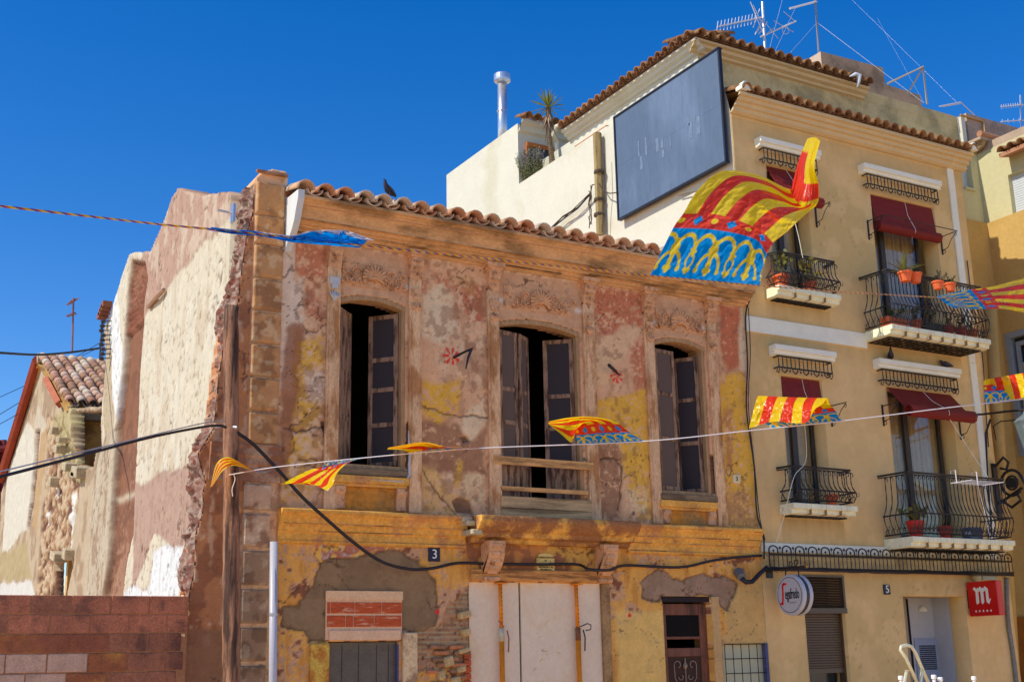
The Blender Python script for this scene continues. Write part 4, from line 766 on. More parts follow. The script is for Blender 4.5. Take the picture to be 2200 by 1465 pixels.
# props holding the lintel
for k, (x, lab) in enumerate(((8.09, 'yellow adjustable steel prop with pale sleeve, left one before the white boards'), (9.28, 'yellow adjustable steel prop with hooked pin, right one before the white boards'))):
    t = thing('steel_prop', lab, 'prop', (x, -.03, 0), 'yellow props under the lintel')
    M_pr = pm('prop_yellow', SH(186, 98, 14), rough=.5, var=.15, scale=8, bump=.1, col2=SH(150, 84, 40), sc2=9, amt=.05); M_gv = pm('prop_grey', SH(150, 136, 128), rough=.5, var=.2)
    MB().tube([(x-.01, -.03, 2.03), (x-.02, -.03, 2.60)], .026, 12).build('inner_tube', M_pr, t, smooth=True)
    MB().tube([(x, -.03, 0), (x-.01, -.03, 1.86)], .034, 12).build('outer_tube', M_pr, t, smooth=True)
    MB().tube([(x-.008, -.03, 1.86), (x-.01, -.03, 2.03)], .036, 12).build('collar', M_gv if k == 0 else pm('rusty', SH(96, 60, 44), var=.3), t, smooth=True)
    MB().box(x-.08, x+.06, -.09, .03, 2.598, 2.612).build('head_plate', M_pr, t)
    q = MB(); s = -1 if k == 0 else 1
    q.tube([(x, -.08, 2.04), (x+s*.10, -.10, 2.08), (x+s*.16, -.10, 2.06), (x+s*.15, -.10, 2.0), (x+s*.08, -.09, 1.99)] if k else [(x, -.08, 2.04), (x-.09, -.10, 2.12)], .008, 5); q.tube([(x+.05, -.07, 2.0), (x+.07, -.08, 1.9), (x+.06, -.08, 1.72)], .010, 5); q.build('pin', M_rust if k == 0 else M_cab, t)
    q = MB()
    for i in range(9): q.obox((x-.015, -.056, 2.1+i*.055), ((1, 0, 0), (0, 1, 0), (0, 0, 1)), .006, .0015, .006)
    q.build('pin_holes', M_blk, t)
# ================================================================== APARTMENT HOUSE
apt = thing('apartment_house', 'three storey beige house with iron balconies and red roll blinds beside the derelict one', 'house', (XB, 0, 0))
M_tan = pm('tan_render', SH(164, 135, 105), rough=.9, var=.07, scale=1.2, bump=.25, bscale=30, col2=SH(154, 128, 96), sc2=.6, amt=.6)
M_crm = pm('cream_render', SU(250, 240, 214), rough=.95, var=.05, scale=1.5, bump=.3, bscale=12, col2=SU(240, 228, 196), sc2=.7, amt=.4)
M_trim = pm('white_trim', SH(194, 170, 168), rough=.8, var=.07, scale=4, bump=.15)
M_slab = pm('slab_stone', SH(192, 168, 156), rough=.85, var=.16, scale=4, bump=.3, col2=SH(140, 108, 84), sc2=3, amt=.1, stretch=(1.6, 1, .6))
M_iron = pm('black_iron', (.013, .013, .014), rough=.45, var=.2, bump=0, spec=.5)
HO = [(13.33, 14.20, 7.37, 9.58), (15.72, 17.33, 6.90, 9.48), (13.30, 14.18, 3.90, 5.95), (15.66, 17.22, 3.43, 5.97), (13.42, 14.26, 0, 2.80), (15.56, 17.02, 0, 2.50)]
ua = np.arange(12.625, 18.221, .04); va = np.arange(0, 10.381, .04)
for h_ in HO: ua = np.r_[ua, h_[0], h_[1]]; va = np.r_[va, h_[2], h_[3]]
ua = np.unique(np.round(ua, 3)); va = np.unique(np.round(va, 3)); A, B = np.meshgrid(ua, va)
cA, cB = (A[:-1, :-1]+A[1:, 1:])/2, (B[:-1, :-1]+B[1:, 1:])/2; kk = np.ones(cA.shape, bool)
for h_ in HO: kk &= ~((cA > h_[0]) & (cA < h_[1]) & (cB > h_[2]) & (cB < h_[3]))
t1, t2, t3 = fbm(A, B, .7, 4, 701), fbm(A, B, 3, 5, 711), fbm(A*6, B*.5, 2, 3, 721)
CT = np.zeros(A.shape+(3,))+np.array(SH(168, 135, 100)); CT = mixc(CT, SH(158, 128, 92), sstep(t1, .4, .6)); CT = mixc(CT, SH(176, 142, 108), sstep(t2, .52, .62)*.5)
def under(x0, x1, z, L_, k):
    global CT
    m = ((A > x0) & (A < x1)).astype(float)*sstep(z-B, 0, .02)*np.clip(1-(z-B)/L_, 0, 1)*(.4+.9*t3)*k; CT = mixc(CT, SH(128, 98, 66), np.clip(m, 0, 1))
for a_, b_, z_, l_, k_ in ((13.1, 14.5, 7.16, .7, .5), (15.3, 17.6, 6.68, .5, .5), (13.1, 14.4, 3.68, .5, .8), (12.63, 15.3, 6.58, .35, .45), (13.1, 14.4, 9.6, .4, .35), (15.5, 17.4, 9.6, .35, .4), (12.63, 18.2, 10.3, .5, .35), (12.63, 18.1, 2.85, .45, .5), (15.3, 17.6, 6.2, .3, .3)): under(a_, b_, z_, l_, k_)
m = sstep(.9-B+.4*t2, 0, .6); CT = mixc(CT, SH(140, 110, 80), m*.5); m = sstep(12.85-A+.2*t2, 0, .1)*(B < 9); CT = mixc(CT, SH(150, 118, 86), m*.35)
q_ = np.abs(fbm(A+.1*t2, B, 1.0, 4, 731)-.5); CT = mixc(CT, SH(120, 92, 66), (1-sstep(q_, .001, .006))*sstep(t1, .5, .6)*.5)
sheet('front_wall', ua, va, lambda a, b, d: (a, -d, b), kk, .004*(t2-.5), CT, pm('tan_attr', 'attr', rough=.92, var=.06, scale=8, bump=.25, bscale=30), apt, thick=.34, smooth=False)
MB().box(18.0, 18.2, .345, 6, 0, 10.3).build('right_wall', M_tan, apt)
MB().prism([(.0, 0), (.0, 10.40), (.10, 10.85), (.35, 11.0), (3.2, 11.42), (3.6, 11.55), (6.95, 11.56), (6.95, 12.98), (10.4, 13.02), (10.4, 0)], lambda a, z, d: (d, a, z), XB, XB+.002).build('side_wall', M_crm, apt)
MB().prism([(.345, 6.5), (.345, 10.9), (3.2, 11.42), (3.6, 11.55), (6.94, 11.56), (6.94, 6.5)], lambda a, z, d: (d, a, z), XB+.004, XB+.18).build('parapet', M_crm, apt)
MB().box(XB+.2, 18, .36, 7, 10.2, 10.5).build('terrace_floor', M_tan, apt)
MB().box(XB+.004, 16.5, 6.95, 10.38, 8, 12.96).build('stair_tower', M_crm, apt)
# cornice and tiles
q = MB(); profile_run(q, [(.30, 10.62), (.30, 10.56), (.24, 10.555), (.24, 10.50), (.17, 10.49), (.17, 10.43), (.11, 10.42), (.11, 10.36), (.04, 10.33), (0, 10.33), ], 12.60, 18.24); q.build('eaves_cornice', pm('cornice_tan', SH(158, 134, 112), var=.08), apt, bevel=.004)
TB = [tile_mesh('roof_tile', pm('brown_tile_%d' % k, SH(*c), var=.35, scale=6, bump=.5, col2=SH(70, 48, 36), sc2=6), r0=.098, r1=.08, L=.42, th=.02) for k, c in enumerate(((112, 76, 54), (98, 64, 46), (124, 88, 64)))]
TBC = tile_mesh('channel_tile', MATS['brown_tile_1'], r0=.09, r1=.075, L=.42, flip=True)
def eave_row(x0, x1, y, z, par, pitch=.226, rows=4, sl=.25):
    n = int(round((x1-x0)/pitch))
    for i in range(n+1):
        for j in range(rows):
            x = x0+i*(x1-x0)/n+random.uniform(-.008, .008); yy_ = y+j*.33
            inst('roof_tile', random.choice(TB), (x, yy_+random.uniform(-.012, .012), z+(yy_-y)*sl+random.uniform(-.004, .004)), par, (math.atan(sl)+.03, random.uniform(-.05, .05), random.uniform(-.05, .05)), (1, 1, 1.45))
            if j < 2 and i < n: inst('channel_tile', TBC, (x+pitch/2, yy_+.03, z+.04+(yy_-y)*sl), par, (math.atan(sl), 0, 0))
eave_row(12.70, 18.16, -.37, 10.64, apt)
q = MB(); q.add([(12.62, -.28, 10.63), (18.2, -.28, 10.63), (18.2, 1.5, 11.04), (12.62, 1.5, 11.04)], [(0, 1, 2, 3)]); q.build('roof_deck', MATS['brown_tile_1'], apt)
q = MB(); q.prism([(12.60, 10.64), (12.60, 10.70), (12.66, 10.78), (12.74, 10.78), (12.80, 10.70), (12.80, 10.64)], lambda a, z, d: (a, d, z), -.36, -.2)
q.build('mortared_tile_end', M_trim, apt); q = MB().prism([(18.10, 10.64), (18.10, 10.74), (18.18, 10.80), (18.26, 10.72), (18.26, 10.64)], lambda a, z, d: (a, d, z), -.38, -.2); q.build('mortared_tile_end', M_trim, apt)
# bands and strip
MB().box(12.63, 15.27, -.03, -.001, 6.59, 6.85).build('string_band', M_trim, apt, bevel=.006); MB().box(12.63, 17.9, -.035, -.001, 3.13, 3.27).build('string_band', M_trim, apt, bevel=.006)
for z0, z1 in ((7.6, 10.33), (3.3, 6.6)): MB().box(17.78, 17.94, -.035, -.001, z0, z1).build('corner_strip', M_trim, apt, bevel=.004)
MB().box(17.78, 17.94, -.03, -.001, 6.605, 7.595).build('corner_strip', M_trim, apt)
# hoods and valance grilles
def hood(a, b, zt):
    q = MB(); profile_run(q, [(.0, zt), (.17, zt), (.17, zt-.09), (.13, zt-.10), (.13, zt-.15), (.05, zt-.17), (0, zt-.175)], a, b); return q.build('window_hood', M_trim, apt, bevel=.005)
def valance(a, b, zt, zb, y=-.115):
    q = MB(); q.tube([(a, 0, zt), (a, y, zt), (b, y, zt), (b, 0, zt)], .014, 4); q.tube([(a, 0, zb), (a, y, zb), (b, y, zb), (b, 0, zb)], .013, 4)
    n = int((b-a)/.083)
    for i in range(n+1):
        x = a+(b-a)*i/n; tw = i % 2; q.tube([(x, y, zt), (x, y, (zt*2+zb)/3), (x, y, (zt+2*zb)/3), (x, y, zb)], [.009, .013 if tw else .009, .013 if tw else .009, .009], 4, cap=False)
    m = max(2, int((b-a)/.21)); st = (b-a)/m
    for k in range(m):
        c = a+(k+.5)*st; q.tube([(c-.055, y, zb), (c-.05, y, zb-.05), (c, y, zb-.085), (c+.05, y, zb-.05), (c+.055, y, zb)], .012, 4, cap=False); q.lathe([(.001, -.015), (.018, 0), (.001, .015)], (c, y, zb-.005), 6)
        if k: c = a+k*st; q.tube([(c, y, zb), (c, y, zb-.075)], [.004, .006], 4); q.obox((c, y, zb-.05), ((.7, 0, .7), (0, 1, 0), (-.7, 0, .7)), .014, .004, .014)
    for x in (a, b): q.tube([(x, 0, zt), (x, y, zt), (x, y-.012, zb-.05), (x, y+.02, zb-.09), (x, y+.06, zb-.06), (x, y+.03, zb-.02)], .009, 4)
    return q.build('valance_grille', M_iron, apt)
for a, b, zt in ((13.10, 14.46, 9.97), (15.47, 17.42, 9.95), (13.08, 14.40, 6.40), (15.38, 17.38, 6.41)):
    hood(a, b, zt); valance(a+.09, b-.09, zt-.18, zt-.36)
# windows: dark frames, glass, curtains
M_dk = pm('dark_frame', SH(38, 30, 28), rough=.5, var=.15, bump=0, spec=.5); M_gl = glass('window_glass', (.03, .035, .04), .04); M_cur = pm('curtain', SH(150, 126, 100), rough=1, var=.1, bump=0)
def french(a, b, c, d, y=.24, split=(.36,), curt=True):
    q = MB(); t = .06; q.box(a, a+t, y, y+.06, c, d); q.box(b-t, b, y, y+.06, c, d); q.box(a+t, b-t, y, y+.06, d-t, d); q.box(a+t, b-t, y, y+.06, c, c+t)
    for s in split: m = a+(b-a)*s; q.box(m-.055, m+.055, y-.01, y+.05, c+t, d-t)
    q.build('door_frame', M_dk, apt, bevel=.004)
    xs = [a+t]+[a+(b-a)*s for s in split]+[b-t]
    for k in range(len(xs)-1):
        x0_ = xs[k]+(.06 if k else 0); x1_ = xs[k+1]-(.06 if k < len(xs)-2 else 0)
        MB().box(x0_, x1_, y+.03, y+.036, c+t, d-t).build('glass_pane', glassy, apt)
    if curt:
        q = MB(); n = int((b-a)/.022); Pp = [(a+t+(b-a-2*t)*i/n, y+.12+.02*math.sin(i*1.15)+.006*math.sin(i*2.9)) for i in range(n+1)]
        for (x0_, y0_), (x1_, y1_) in zip(Pp[:-1], Pp[1:]): q.quad((x0_, y0_, c), (x1_, y1_, c), (x1_, y1_, d), (x0_, y0_, d))
        q.build('curtain', M_cur, apt)
    MB().box(a-.1, b+.1, .9, .92, c-.1, d+.1).build('room_back', MATS['dark_room'], apt)
glassy = bpy.data.materials.new('clear_glass'); glassy.use_nodes = True; _n = glassy.node_tree.nodes; _l = glassy.node_tree.links
_g = _n.new('ShaderNodeBsdfGlossy'); _g.inputs['Roughness'].default_value = .03; _t = _n.new('ShaderNodeBsdfTransparent'); _t.inputs[0].default_value = (.95, .95, .94, 1); _f = _n.new('ShaderNodeFresnel'); _f.inputs[0].default_value = 1.25; _m = _n.new('ShaderNodeMixShader')
_l.new(_f.outputs[0], _m.inputs[0]); _l.new(_t.outputs[0], _m.inputs[1]); _l.new(_g.outputs[0], _m.inputs[2]); _l.new(_m.outputs[0], _n['Material Output'].inputs[0])
french(13.36, 14.17, 7.40, 9.55, split=(.5,)); french(15.76, 17.10, 6.92, 9.44, split=(.30,)); french(13.36, 14.15, 3.92, 5.92, split=(.45,)); french(15.72, 17.15, 3.45, 5.94, split=(.40,))
# roll blinds
M_bl = pm('red_blind', SH(98, 26, 26), rough=.6, var=.2, scale=3, bump=.1, stretch=(.5, 1, 12))
def blind(a, b, top, bot, roll, r, label=None):
    """slatted roll blind from top (y,z) to bot (y,z), roll centre (y,z)"""
    q = MB(); n = int(math.hypot(top[0]-bot[0], top[1]-bot[1])/.016); d = np.array([0, bot[0]-top[0], bot[1]-top[1]]); L_ = np.linalg.norm(d); d = d/L_; nn = np.cross((1, 0, 0), d)
    for i in range(n): q.obox(np.array([(a+b)/2, *top])+d*L_*(i+.5)/n, ((1, 0, 0), d, nn), (b-a)/2, L_/n*.40, .003)
    o = q.build('blind_slats', M_bl, apt); o['kind'] = 'stuff'
    q = MB(); m = 22
    for i in range(m):
        t = 2*PI*i/m; q.obox((( a+b)/2, roll[0]+r*math.cos(t), roll[1]+r*math.sin(t)), ((1, 0, 0), (0, -math.sin(t), math.cos(t)), (0, math.cos(t), math.sin(t))), (b-a)/2+.01*((i*7) % 3-1)*.5, PI*r/m*.86, .006)
    for i in range(14):
        t = i*.75; rr_ = r*(.85-.05*i); q.obox(((a+b)/2, roll[0]+rr_*math.cos(t), roll[1]+rr_*math.sin(t)), ((1, 0, 0), (0, -math.sin(t), math.cos(t)), (0, math.cos(t), math.sin(t))), (b-a)/2-.004, .02, .005)
    q.build('blind_roll', M_bl, apt)
    q = MB(); x = a+(b-a)*.55; q.tube([(x, top[0]-.01, top[1]), (x, (top[0]+bot[0])/2-.02, (top[1]+bot[1])/2), (x, roll[0]-r-.01, roll[1]+r*.4), (x, roll[0]-r-.012, roll[1]-.02), (x, roll[0], roll[1]-r-.012)], .005, 4); q.build('blind_cord', M_trim, apt)
blind(13.35, 14.18, (.05, 9.56), (-.28, 8.98), (-.33, 8.90), .085)
blind(15.75, 17.30, (.03, 9.46), (-.02, 8.93), (-.06, 8.86), .085)
blind(13.33, 14.16, (.05, 5.93), (.0, 5.52), (-.02, 5.44), .075)
blind(15.66, 17.22, (.0, 5.96), (-.34, 5.56), (-.42, 5.49), .095)
# clothes-line brackets
def arm(x, z, out=.5, bar=None):
    q = MB(); q.obox((x, -.01, z-.16), ((1, 0, 0), (0, 1, 0), (0, 0, 1)), .014, .008, .18)
    q.tube([(x, -.01, z), (x, -out, z)], .009, 4); q.tube([(x, -.02, z-.26), (x, -.14, z-.24), (x, -.24, z-.10), (x, -.36, z-.02)], .008, 4)
    q.tube([(x, -.05+.045*math.cos(t)*(1-t/9), z-.30+.045*math.sin(t)*(1-t/9)) for t in np.linspace(0, 5, 9)], .007, 4); q.tube([(x, -.33+.03*math.cos(t), z-.05+.03*math.sin(t)) for t in np.linspace(0, 5, 8)], .006, 4)
    if bar: q.tube([(x, -out, z), (bar, -out, z)], .009, 4)
    q.build('clothes_bracket', M_iron, apt)
arm(15.58, 8.92, .38, 17.42); arm(17.42, 8.92, .38); arm(15.50, 5.62, .36); arm(17.36, 5.52, .36); arm(14.36, 8.95, .36); arm(14.32, 5.52, .36)
# balconies
def balcony(a, b, zs, out, ztop, nb, tiles=True):
    """slab a..b with its top at zs, rail height ztop"""
    q = MB(); profile_run(q, [(0, zs), (out+.03, zs), (out+.03, zs-.085), (out-.02, zs-.095), (out-.02, zs-.15), (out-.10, zs-.165), (0, zs-.165)], a, b); sb = q.build('balcony_slab', M_slab, apt, bevel=.008)
    m = int((b-a)/.28)
    for i in range(m+1):
        x = a+.04+(b-a-.08)*i/m; MB().box(x-.0015, x+.0015, -out-.031, -.02, zs-.17, zs+.002).build('slab_joint', pm('slab_joint', SH(112, 84, 66)), sb) if 0 < i < m else None
    q = MB(); MB().box(a+.1, b-.1, -out+.13, -.01, zs-.172, zs-.166).build('slab_underside', pm('underside_tile', SH(120, 96, 70), var=.3, scale=8, col2=SH(58, 44, 36), sc2=9, amt=.8), sb)
    for i in range(int((b-a)/.15)+1): x = a+.1+(b-a-.2)*i/int((b-a)/.15); q.box(x-.008, x+.008, -out+.13, -.01, zs-.19, zs-.173)
    for y in np.linspace(-out+.13, -.02, 5): q.box(a+.1, b-.1, y-.006, y+.006, zs-.186, zs-.1735)
    q.build('underside_grid', M_iron, sb)
    ya_, xa, xb = -out+.02, a+.05, b-.05; h = ztop-zs
    rl = MB(); path = [(xa-.04, 0, ztop), (xa, ya_, ztop), (xb, ya_, ztop), (xb+.04, 0, ztop)]
    for w_, zz_ in ((.018, ztop), (.010, ztop-.035)):
        rl.tube([(p[0], p[1], zz_) for p in path], w_, 6)
    rl.tube([(xa, 0, zs+.06), (xa, ya_, zs+.06), (xb, ya_, zs+.06), (xb, 0, zs+.06)], .013, 5); bul = lambda z: -.10*math.exp(-((z-zs-.30*h)/(.17*h))**2)
    zmid = zs+.36*h; rl.tube([(xa, 0, zmid), (xa-.0, ya_+bul(zmid), zmid), (xb, ya_+bul(zmid), zmid), (xb, 0, zmid)], .013, 5)
    for i in range(int((b-a)/.16)): x = xa+.08+i*.16; rl.lathe([(.001, -.02), (.018, 0), (.001, .02)], (x, ya_+bul(zmid), zmid), 6)
    rail = rl.build('balcony_railing', M_iron, apt)
    zz_ = np.linspace(zs+.05, ztop-.03, 12); q = MB(); q.tube([(0, bul(z), z-zs) for z in zz_], [.013 if k % 2 else .0085 for k in range(12)], 4)
    rs = .030
    q.tube([(rs*.9+rs*math.cos(t)*(1-t/8), 0, h-.075+rs*math.sin(t)) for t in np.linspace(PI, -1.2, 8)], .008, 4); q.tube([(-rs*.9-rs*math.cos(t)*(1-t/8), bul(zs+.10), .11+rs*math.sin(t)) for t in np.linspace(PI, -1.2, 8)], .008, 4)
    q.tube([(rs*.9+rs*math.cos(t)*(1-t/8), bul(zs+.16), .17-rs*math.sin(t)) for t in np.linspace(PI, -1.2, 8)], .005, 4)
    me = q.build('baluster', M_iron, None); mesh = me.data; bpy.data.objects.remove(me)
    for i in range(nb+1): inst('baluster', mesh, (xa+(xb-xa)*i/nb, ya_, zs), rail)
    ns = max(2, int(out/.11))
    for s, x in ((1, xa), (-1, xb)):
        for i in range(1, ns): inst('baluster', mesh, (x, -out*i/ns+.01, zs), rail, (0, 0, -s*PI/2 if s > 0 else PI/2))
    return rail
balcony(13.10, 14.46, 7.34, .30, 7.92, 14); balcony(15.24, 17.66, 6.87, .60, 7.83, 26)
balcony(13.06, 14.40, 3.86, .30, 4.43, 13); balcony(15.24, 17.66, 3.39, .60, 4.42, 26)
# long grille over the ground floor
q = MB(); y = -.15; a, b = 12.66, 18.12
for z, r in ((2.885, .016), (3.085, .016), (2.86, .024)): q.tube([(a, y, z), (b, y, z)], r, 5)
n = 62; st = (b-a)/n
for i in range(n+1):
    x = a+st*i; t = i % 3
    q.tube([(x, y, 2.88), (x, y, 2.98), (x, y, 3.085)], [.009, .013 if t == 1 else .009, .009], 4, cap=False)
    if t == 0 and i+2 <= n:
        q.tube([(x, y, 3.085)]+[(x+st-st*math.cos(u_), y, 3.15+.065*math.sin(u_)) for u_ in np.linspace(0, PI, 7)]+[(x+2*st, y, 3.085)], .012, 5, cap=False); q.tube([(x+st, y, 3.085), (x+st, y, 3.13)], .005, 4); q.lathe([(.001, -.02), (.02, 0), (.001, .025)], (x+st, y, 3.14), 6)
    if t == 2 and i < n: q.tube([(x+st/2, y, 3.085), (x+st/2, y, 3.17)], .005, 4); q.obox((x+st/2, y, 3.185), ((.7, 0, .7), (0, 1, 0), (-.7, 0, .7)), .018, .006, .018)
q.tube([(a, y, 2.86), (a, y, 3.15)], .012, 5)
q.build('long_grille', M_iron, apt)
q = MB(); profile_run(q, [(0, 3.08), (.09, 3.07), (.09, 3.02), (.06, 2.98), (.03, 2.90), (0, 2.88)], 12.63, 18.1); q.build('ledge_moulding', pm('dirty_ledge', SH(150, 128, 100), var=.2, col2=SH(110, 90, 70)), apt)
rb = random.Random(8)
for k in range(3):
    cable('cable_bundle', 'thin black cables draped along the foot of the long grille, %s' % ('front run', 'middle run', 'back run')[k], [(12.64+i*.55, -.11-.02*k, 2.86+rb.uniform(-.02, .05)) for i in range(11)], .012, group='cables behind the long grille')
# ground floor shutter: louvres above, roller slats below
M_brn = pm('brown_slat', SH(62, 46, 36), rough=.35, var=.12, bump=0, spec=.5)
q = MB(); q.box(13.40, 13.44, -.02, .06, 2.26, 2.80); q.box(14.24, 14.28, -.02, .06, 2.26, 2.80); q.box(13.40, 14.29, -.025, .06, 2.22, 2.30); q.box(13.44, 14.24, -.02, .06, 2.77, 2.80); q.build('louvre_frame', M_brn, apt)
lm = None
for i in range(12):
    z = 2.325+i*.038
    if lm is None: lm = MB().obox((0, 0, 0), ((1, 0, 0), (0, .8, .6), (0, -.6, .8)), .40, .022, .004).build('louvre', M_brn, None); lmm = lm.data; bpy.data.objects.remove(lm)
    inst('louvre', lmm, (13.84, .02, z), apt)
sm = MB(); sm.prism([(-.014, -.019), (-.020, -.008), (-.020, .008), (-.014, .018), (.0, .018), (0, -.019)], lambda y_, z_, d: (d, y_, z_), -.39, .39); o = sm.build('shutter_slat', M_brn, None, smooth=False); smm = o.data; bpy.data.objects.remove(o)
for i in range(22): inst('shutter_slat', smm, (13.84, .12, 1.42+i*.0385), apt)
MB().box(13.43, 14.25, .09, .16, 1.33, 1.40).build('shutter_bottom_bar', M_brn, apt); q = MB(); q.box(13.422, 13.45, .07, .2, 0, 2.22); q.box(14.23, 14.258, .07, .2, 0, 2.22); q.build('shutter_guides', M_brn, apt)
MB().box(13.45, 14.23, .26, .27, 0, 1.5).build('glass_pane', M_gl, apt); MB().box(13.42, 14.26, .345, .36, 0, 2.8).build('room_back', MATS['dark_room'], apt)
# entrance recess with white walls
M_li = pm('lilac_white', SH(136, 132, 148), rough=.7, var=.06, scale=1, bump=.05); M_li2 = pm('grey_door', SH(120, 106, 104), rough=.5, var=.05, bump=0)
q = MB(); q.box(16.40, 17.9, .72, .76, 0, 2.7); q.build('recess_back', M_li, apt); MB().box(17.022, 17.06, .345, .72, 0, 2.6).build('recess_side', M_li, apt); MB().box(15.5, 17.06, .345, .8, 2.505, 2.56).build('recess_ceiling', M_li2, apt)
MB().box(15.565, 16.40, .70, .74, 0, 2.5).build('entrance_door', M_li2, apt); q = MB(); q.box(15.70, 15.80, .69, .70, 0, 2.3); q.box(16.38, 16.41, .68, .70, 0, 2.49); q.box(16.12, 16.15, .69, .70, 2.06, 2.2); q.box(16.12, 16.15, .69, .70, 1.7, 1.84); q.build('door_glass_strip', M_blk, apt)
MB().box(15.52, 15.562, .345, .74, 0, 2.5).build('recess_side', M_li2, apt)
vp = MB().box(16.50, 17.02, .705, .718, .7, 1.84).build('vent_panel', pm('vent_panel', SH(112, 116, 146), rough=.5, var=.05, bump=0), apt)
q = MB()
for i in range(13):
    for j in range(12): q.box(16.60+i*.030, 16.60+i*.030+.020, .700, .704, 1.72-j*.034-.024, 1.72-j*.034)
o = q.build('vent_holes', M_blk, vp)
q = MB()
for i in range(8):
    for j in range(5):
        t0, t1, p0, p1 = PI*i/8, PI*(i+1)/8, PI/2*j/5, PI/2*(j+1)/5; f_ = lambda t, p: (16.76+.085*math.cos(t)*math.cos(p), .705-.08*math.sin(p), 2.28+.10*math.sin(t)*math.cos(p))
        q.quad(f_(t0, p0), f_(t1, p0), f_(t1, p1), f_(t0, p1))
q.build('wall_lamp_shade', pm('lamp_plastic', SH(196, 176, 168), rough=.4, var=.03, bump=0), apt, smooth=True)
# ================================================================== ROOFTOP STOREY
top = thing('rooftop_storey', 'set back rooftop storey with rough grey render and brown tile eaves', 'roof storey', (13.2, 1.41, 10.5))
M_rg = pm('rough_grey', SH(156, 134, 106), rough=1, var=.12, scale=2.5, bump=1., bscale=14, col2=SH(128, 110, 88), sc2=1.2, amt=.7)
MB().box(13.2, 20.02, 1.41, 1.6, 10.5, 12.22).build('front_wall', M_rg, top); MB().box(17.3, 20.02, 1.405, 1.62, 12.22, 12.44).build('parapet', M_rg, top)
MB().box(13.19, 13.4, 1.42, 9, 10.5, 12.2).build('side_wall', M_crm, top)
MB().box(20.03, 20.15, 1.3, 1.5, 11.6, 12.40).build('white_pier', M_crm, top)
q = MB(); profile_run(q, [(.22, 12.40), (.22, 12.36), (.16, 12.34), (.14, 12.29), (.07, 12.26), (.06, 12.22), (0, 12.2)], 12.98, 17.3, 1.41); q.build('front_cornice', MATS['cornice_tan'], top)
q = MB(); pr_ = [(.22, 12.40), (.22, 12.36), (.16, 12.34), (.14, 12.29), (.07, 12.26), (.06, 12.22), (0, 12.2)]
vv = [(13.19-o, 1.19, z) for o, z in pr_]+[(13.19-o, 5.75, z) for o, z in pr_]; n_ = len(pr_); q.add(vv, [(n_+i, n_+i+1, i+1, i) for i in range(n_-1)]+[tuple(range(n_)), tuple(range(2*n_-1, n_-1, -1)), (0, n_-1, 2*n_-1, n_)]); q.build('side_cornice', M_crm, top)
eave_row(13.05, 17.2, 1.08, 12.43, top, rows=3)
for i in range(20):   # side eave, tiles pointing to -x
    for j in range(3):
        y_ = 1.28+i*.226; inst('roof_tile', random.choice(TB), (12.86+j*.33+random.uniform(-.012, .012), y_, 12.43+j*.33*.25), top, (R(14), 0, R(-90)+random.uniform(-.05, .05)), (1, 1, 1.45))
        if j < 2: inst('channel_tile', TBC, (12.89+j*.33, y_+.113, 12.47+j*.33*.25), top, (R(14), 0, R(-90)))
q = MB(); q.add([(12.93, 1.15, 12.42), (17.3, 1.15, 12.42), (17.3, 4, 13.1), (15.7, 4, 13.1), (12.93, 5.75, 12.42)], [(0, 1, 2, 3), (0, 3, 4)]); q.build('roof_deck', MATS['brown_tile_1'], top)
pa, pb = S3(1238, 322, 13.17), S3(1306, 273, 13.17); q = MB(); q.box(13.13, 13.188, pb[1], pa[1], pb[2]-.06, pb[2]+.03); q.build('terracotta_strip', pm('terracotta', SU(206, 120, 76), var=.15), top)
# stair tower eaves, window, downpipe
pw = F3(1130, 309, 6.95); pw2 = F3(1182, 360, 6.95)
q = MB(); t = .06; q.box(pw[0], pw2[0]+.3, 6.90, 6.948, pw[2]-.06, pw[2]+.03); q.box(pw[0]-.02, pw[0]+.05, 6.90, 6.948, 11.0, pw[2]-.06); q.box(pw2[0]-.02, pw2[0]+.06, 6.86, 6.948, 11.0, pw[2]-.06); q.build('window_frame', pm('orange_wood', SH(150, 84, 46), var=.2), apt)
MB().box(pw[0]+.05, pw2[0]-.02, 6.93, 6.945, 11.0, pw[2]-.06).build('window_pane', M_gl, apt)
pe = F3(1115, 266, 6.7)
for i in range(6): inst('roof_tile', TB[i % 3], (12.72+i*.23, 6.62, 13.03), apt, (R(14), 0, random.uniform(-.1, .1)), (1.1, 1, 1.5))
q = MB(); profile_run(q, [(.2, 13.02), (.2, 12.96), (.1, 12.9), (.08, 12.8), (0, 12.76)], 12.622, 14.2, 6.95); q.build('tower_cornice', M_crm, apt)
q = MB(); q.tube([F3(1205, 268, 6.2), F3(1196, 272, 6.3), F3(1189, 290, 6.5), F3(1196, 305, 6.7), F3(1197, 345, 6.8)], .05, 8); tag(q.build('downpipe', M_trim), 'pale downpipe bending below the roof edge beside the palm', 'pipe')
# chimney flue
c0 = F3(1079, 300, 9.2); c1 = F3(1079, 168, 9.2); fl_ = thing('flue_pipe', 'shiny steel flue pipe with a round cap on the white roof block', 'chimney pipe', tuple(c0))
M_st = pm('flue_steel', (.62, .66, .72), rough=.32, metal=.75, var=.08, bump=0); q = MB(); q.tube([c0-np.array([0, 0, .6]), c1], .115, 20); q.build('pipe', M_st, fl_, smooth=True)
q = MB(); q.lathe([(.118, -.01), (.122, 0), (.118, .01)], (c0[0], c0[1], (c0[2]*.55+c1[2]*.45)), 20); q.build('seam_ring', M_st, fl_)
q = MB(); q.lathe([(.12, -.13), (.2, -.09), (.205, -.05), (.205, .06), (.195, .08), (.1, .10), (.001, .105)], tuple(c1), 24); q.build('cap', M_st, fl_, bevel=0)
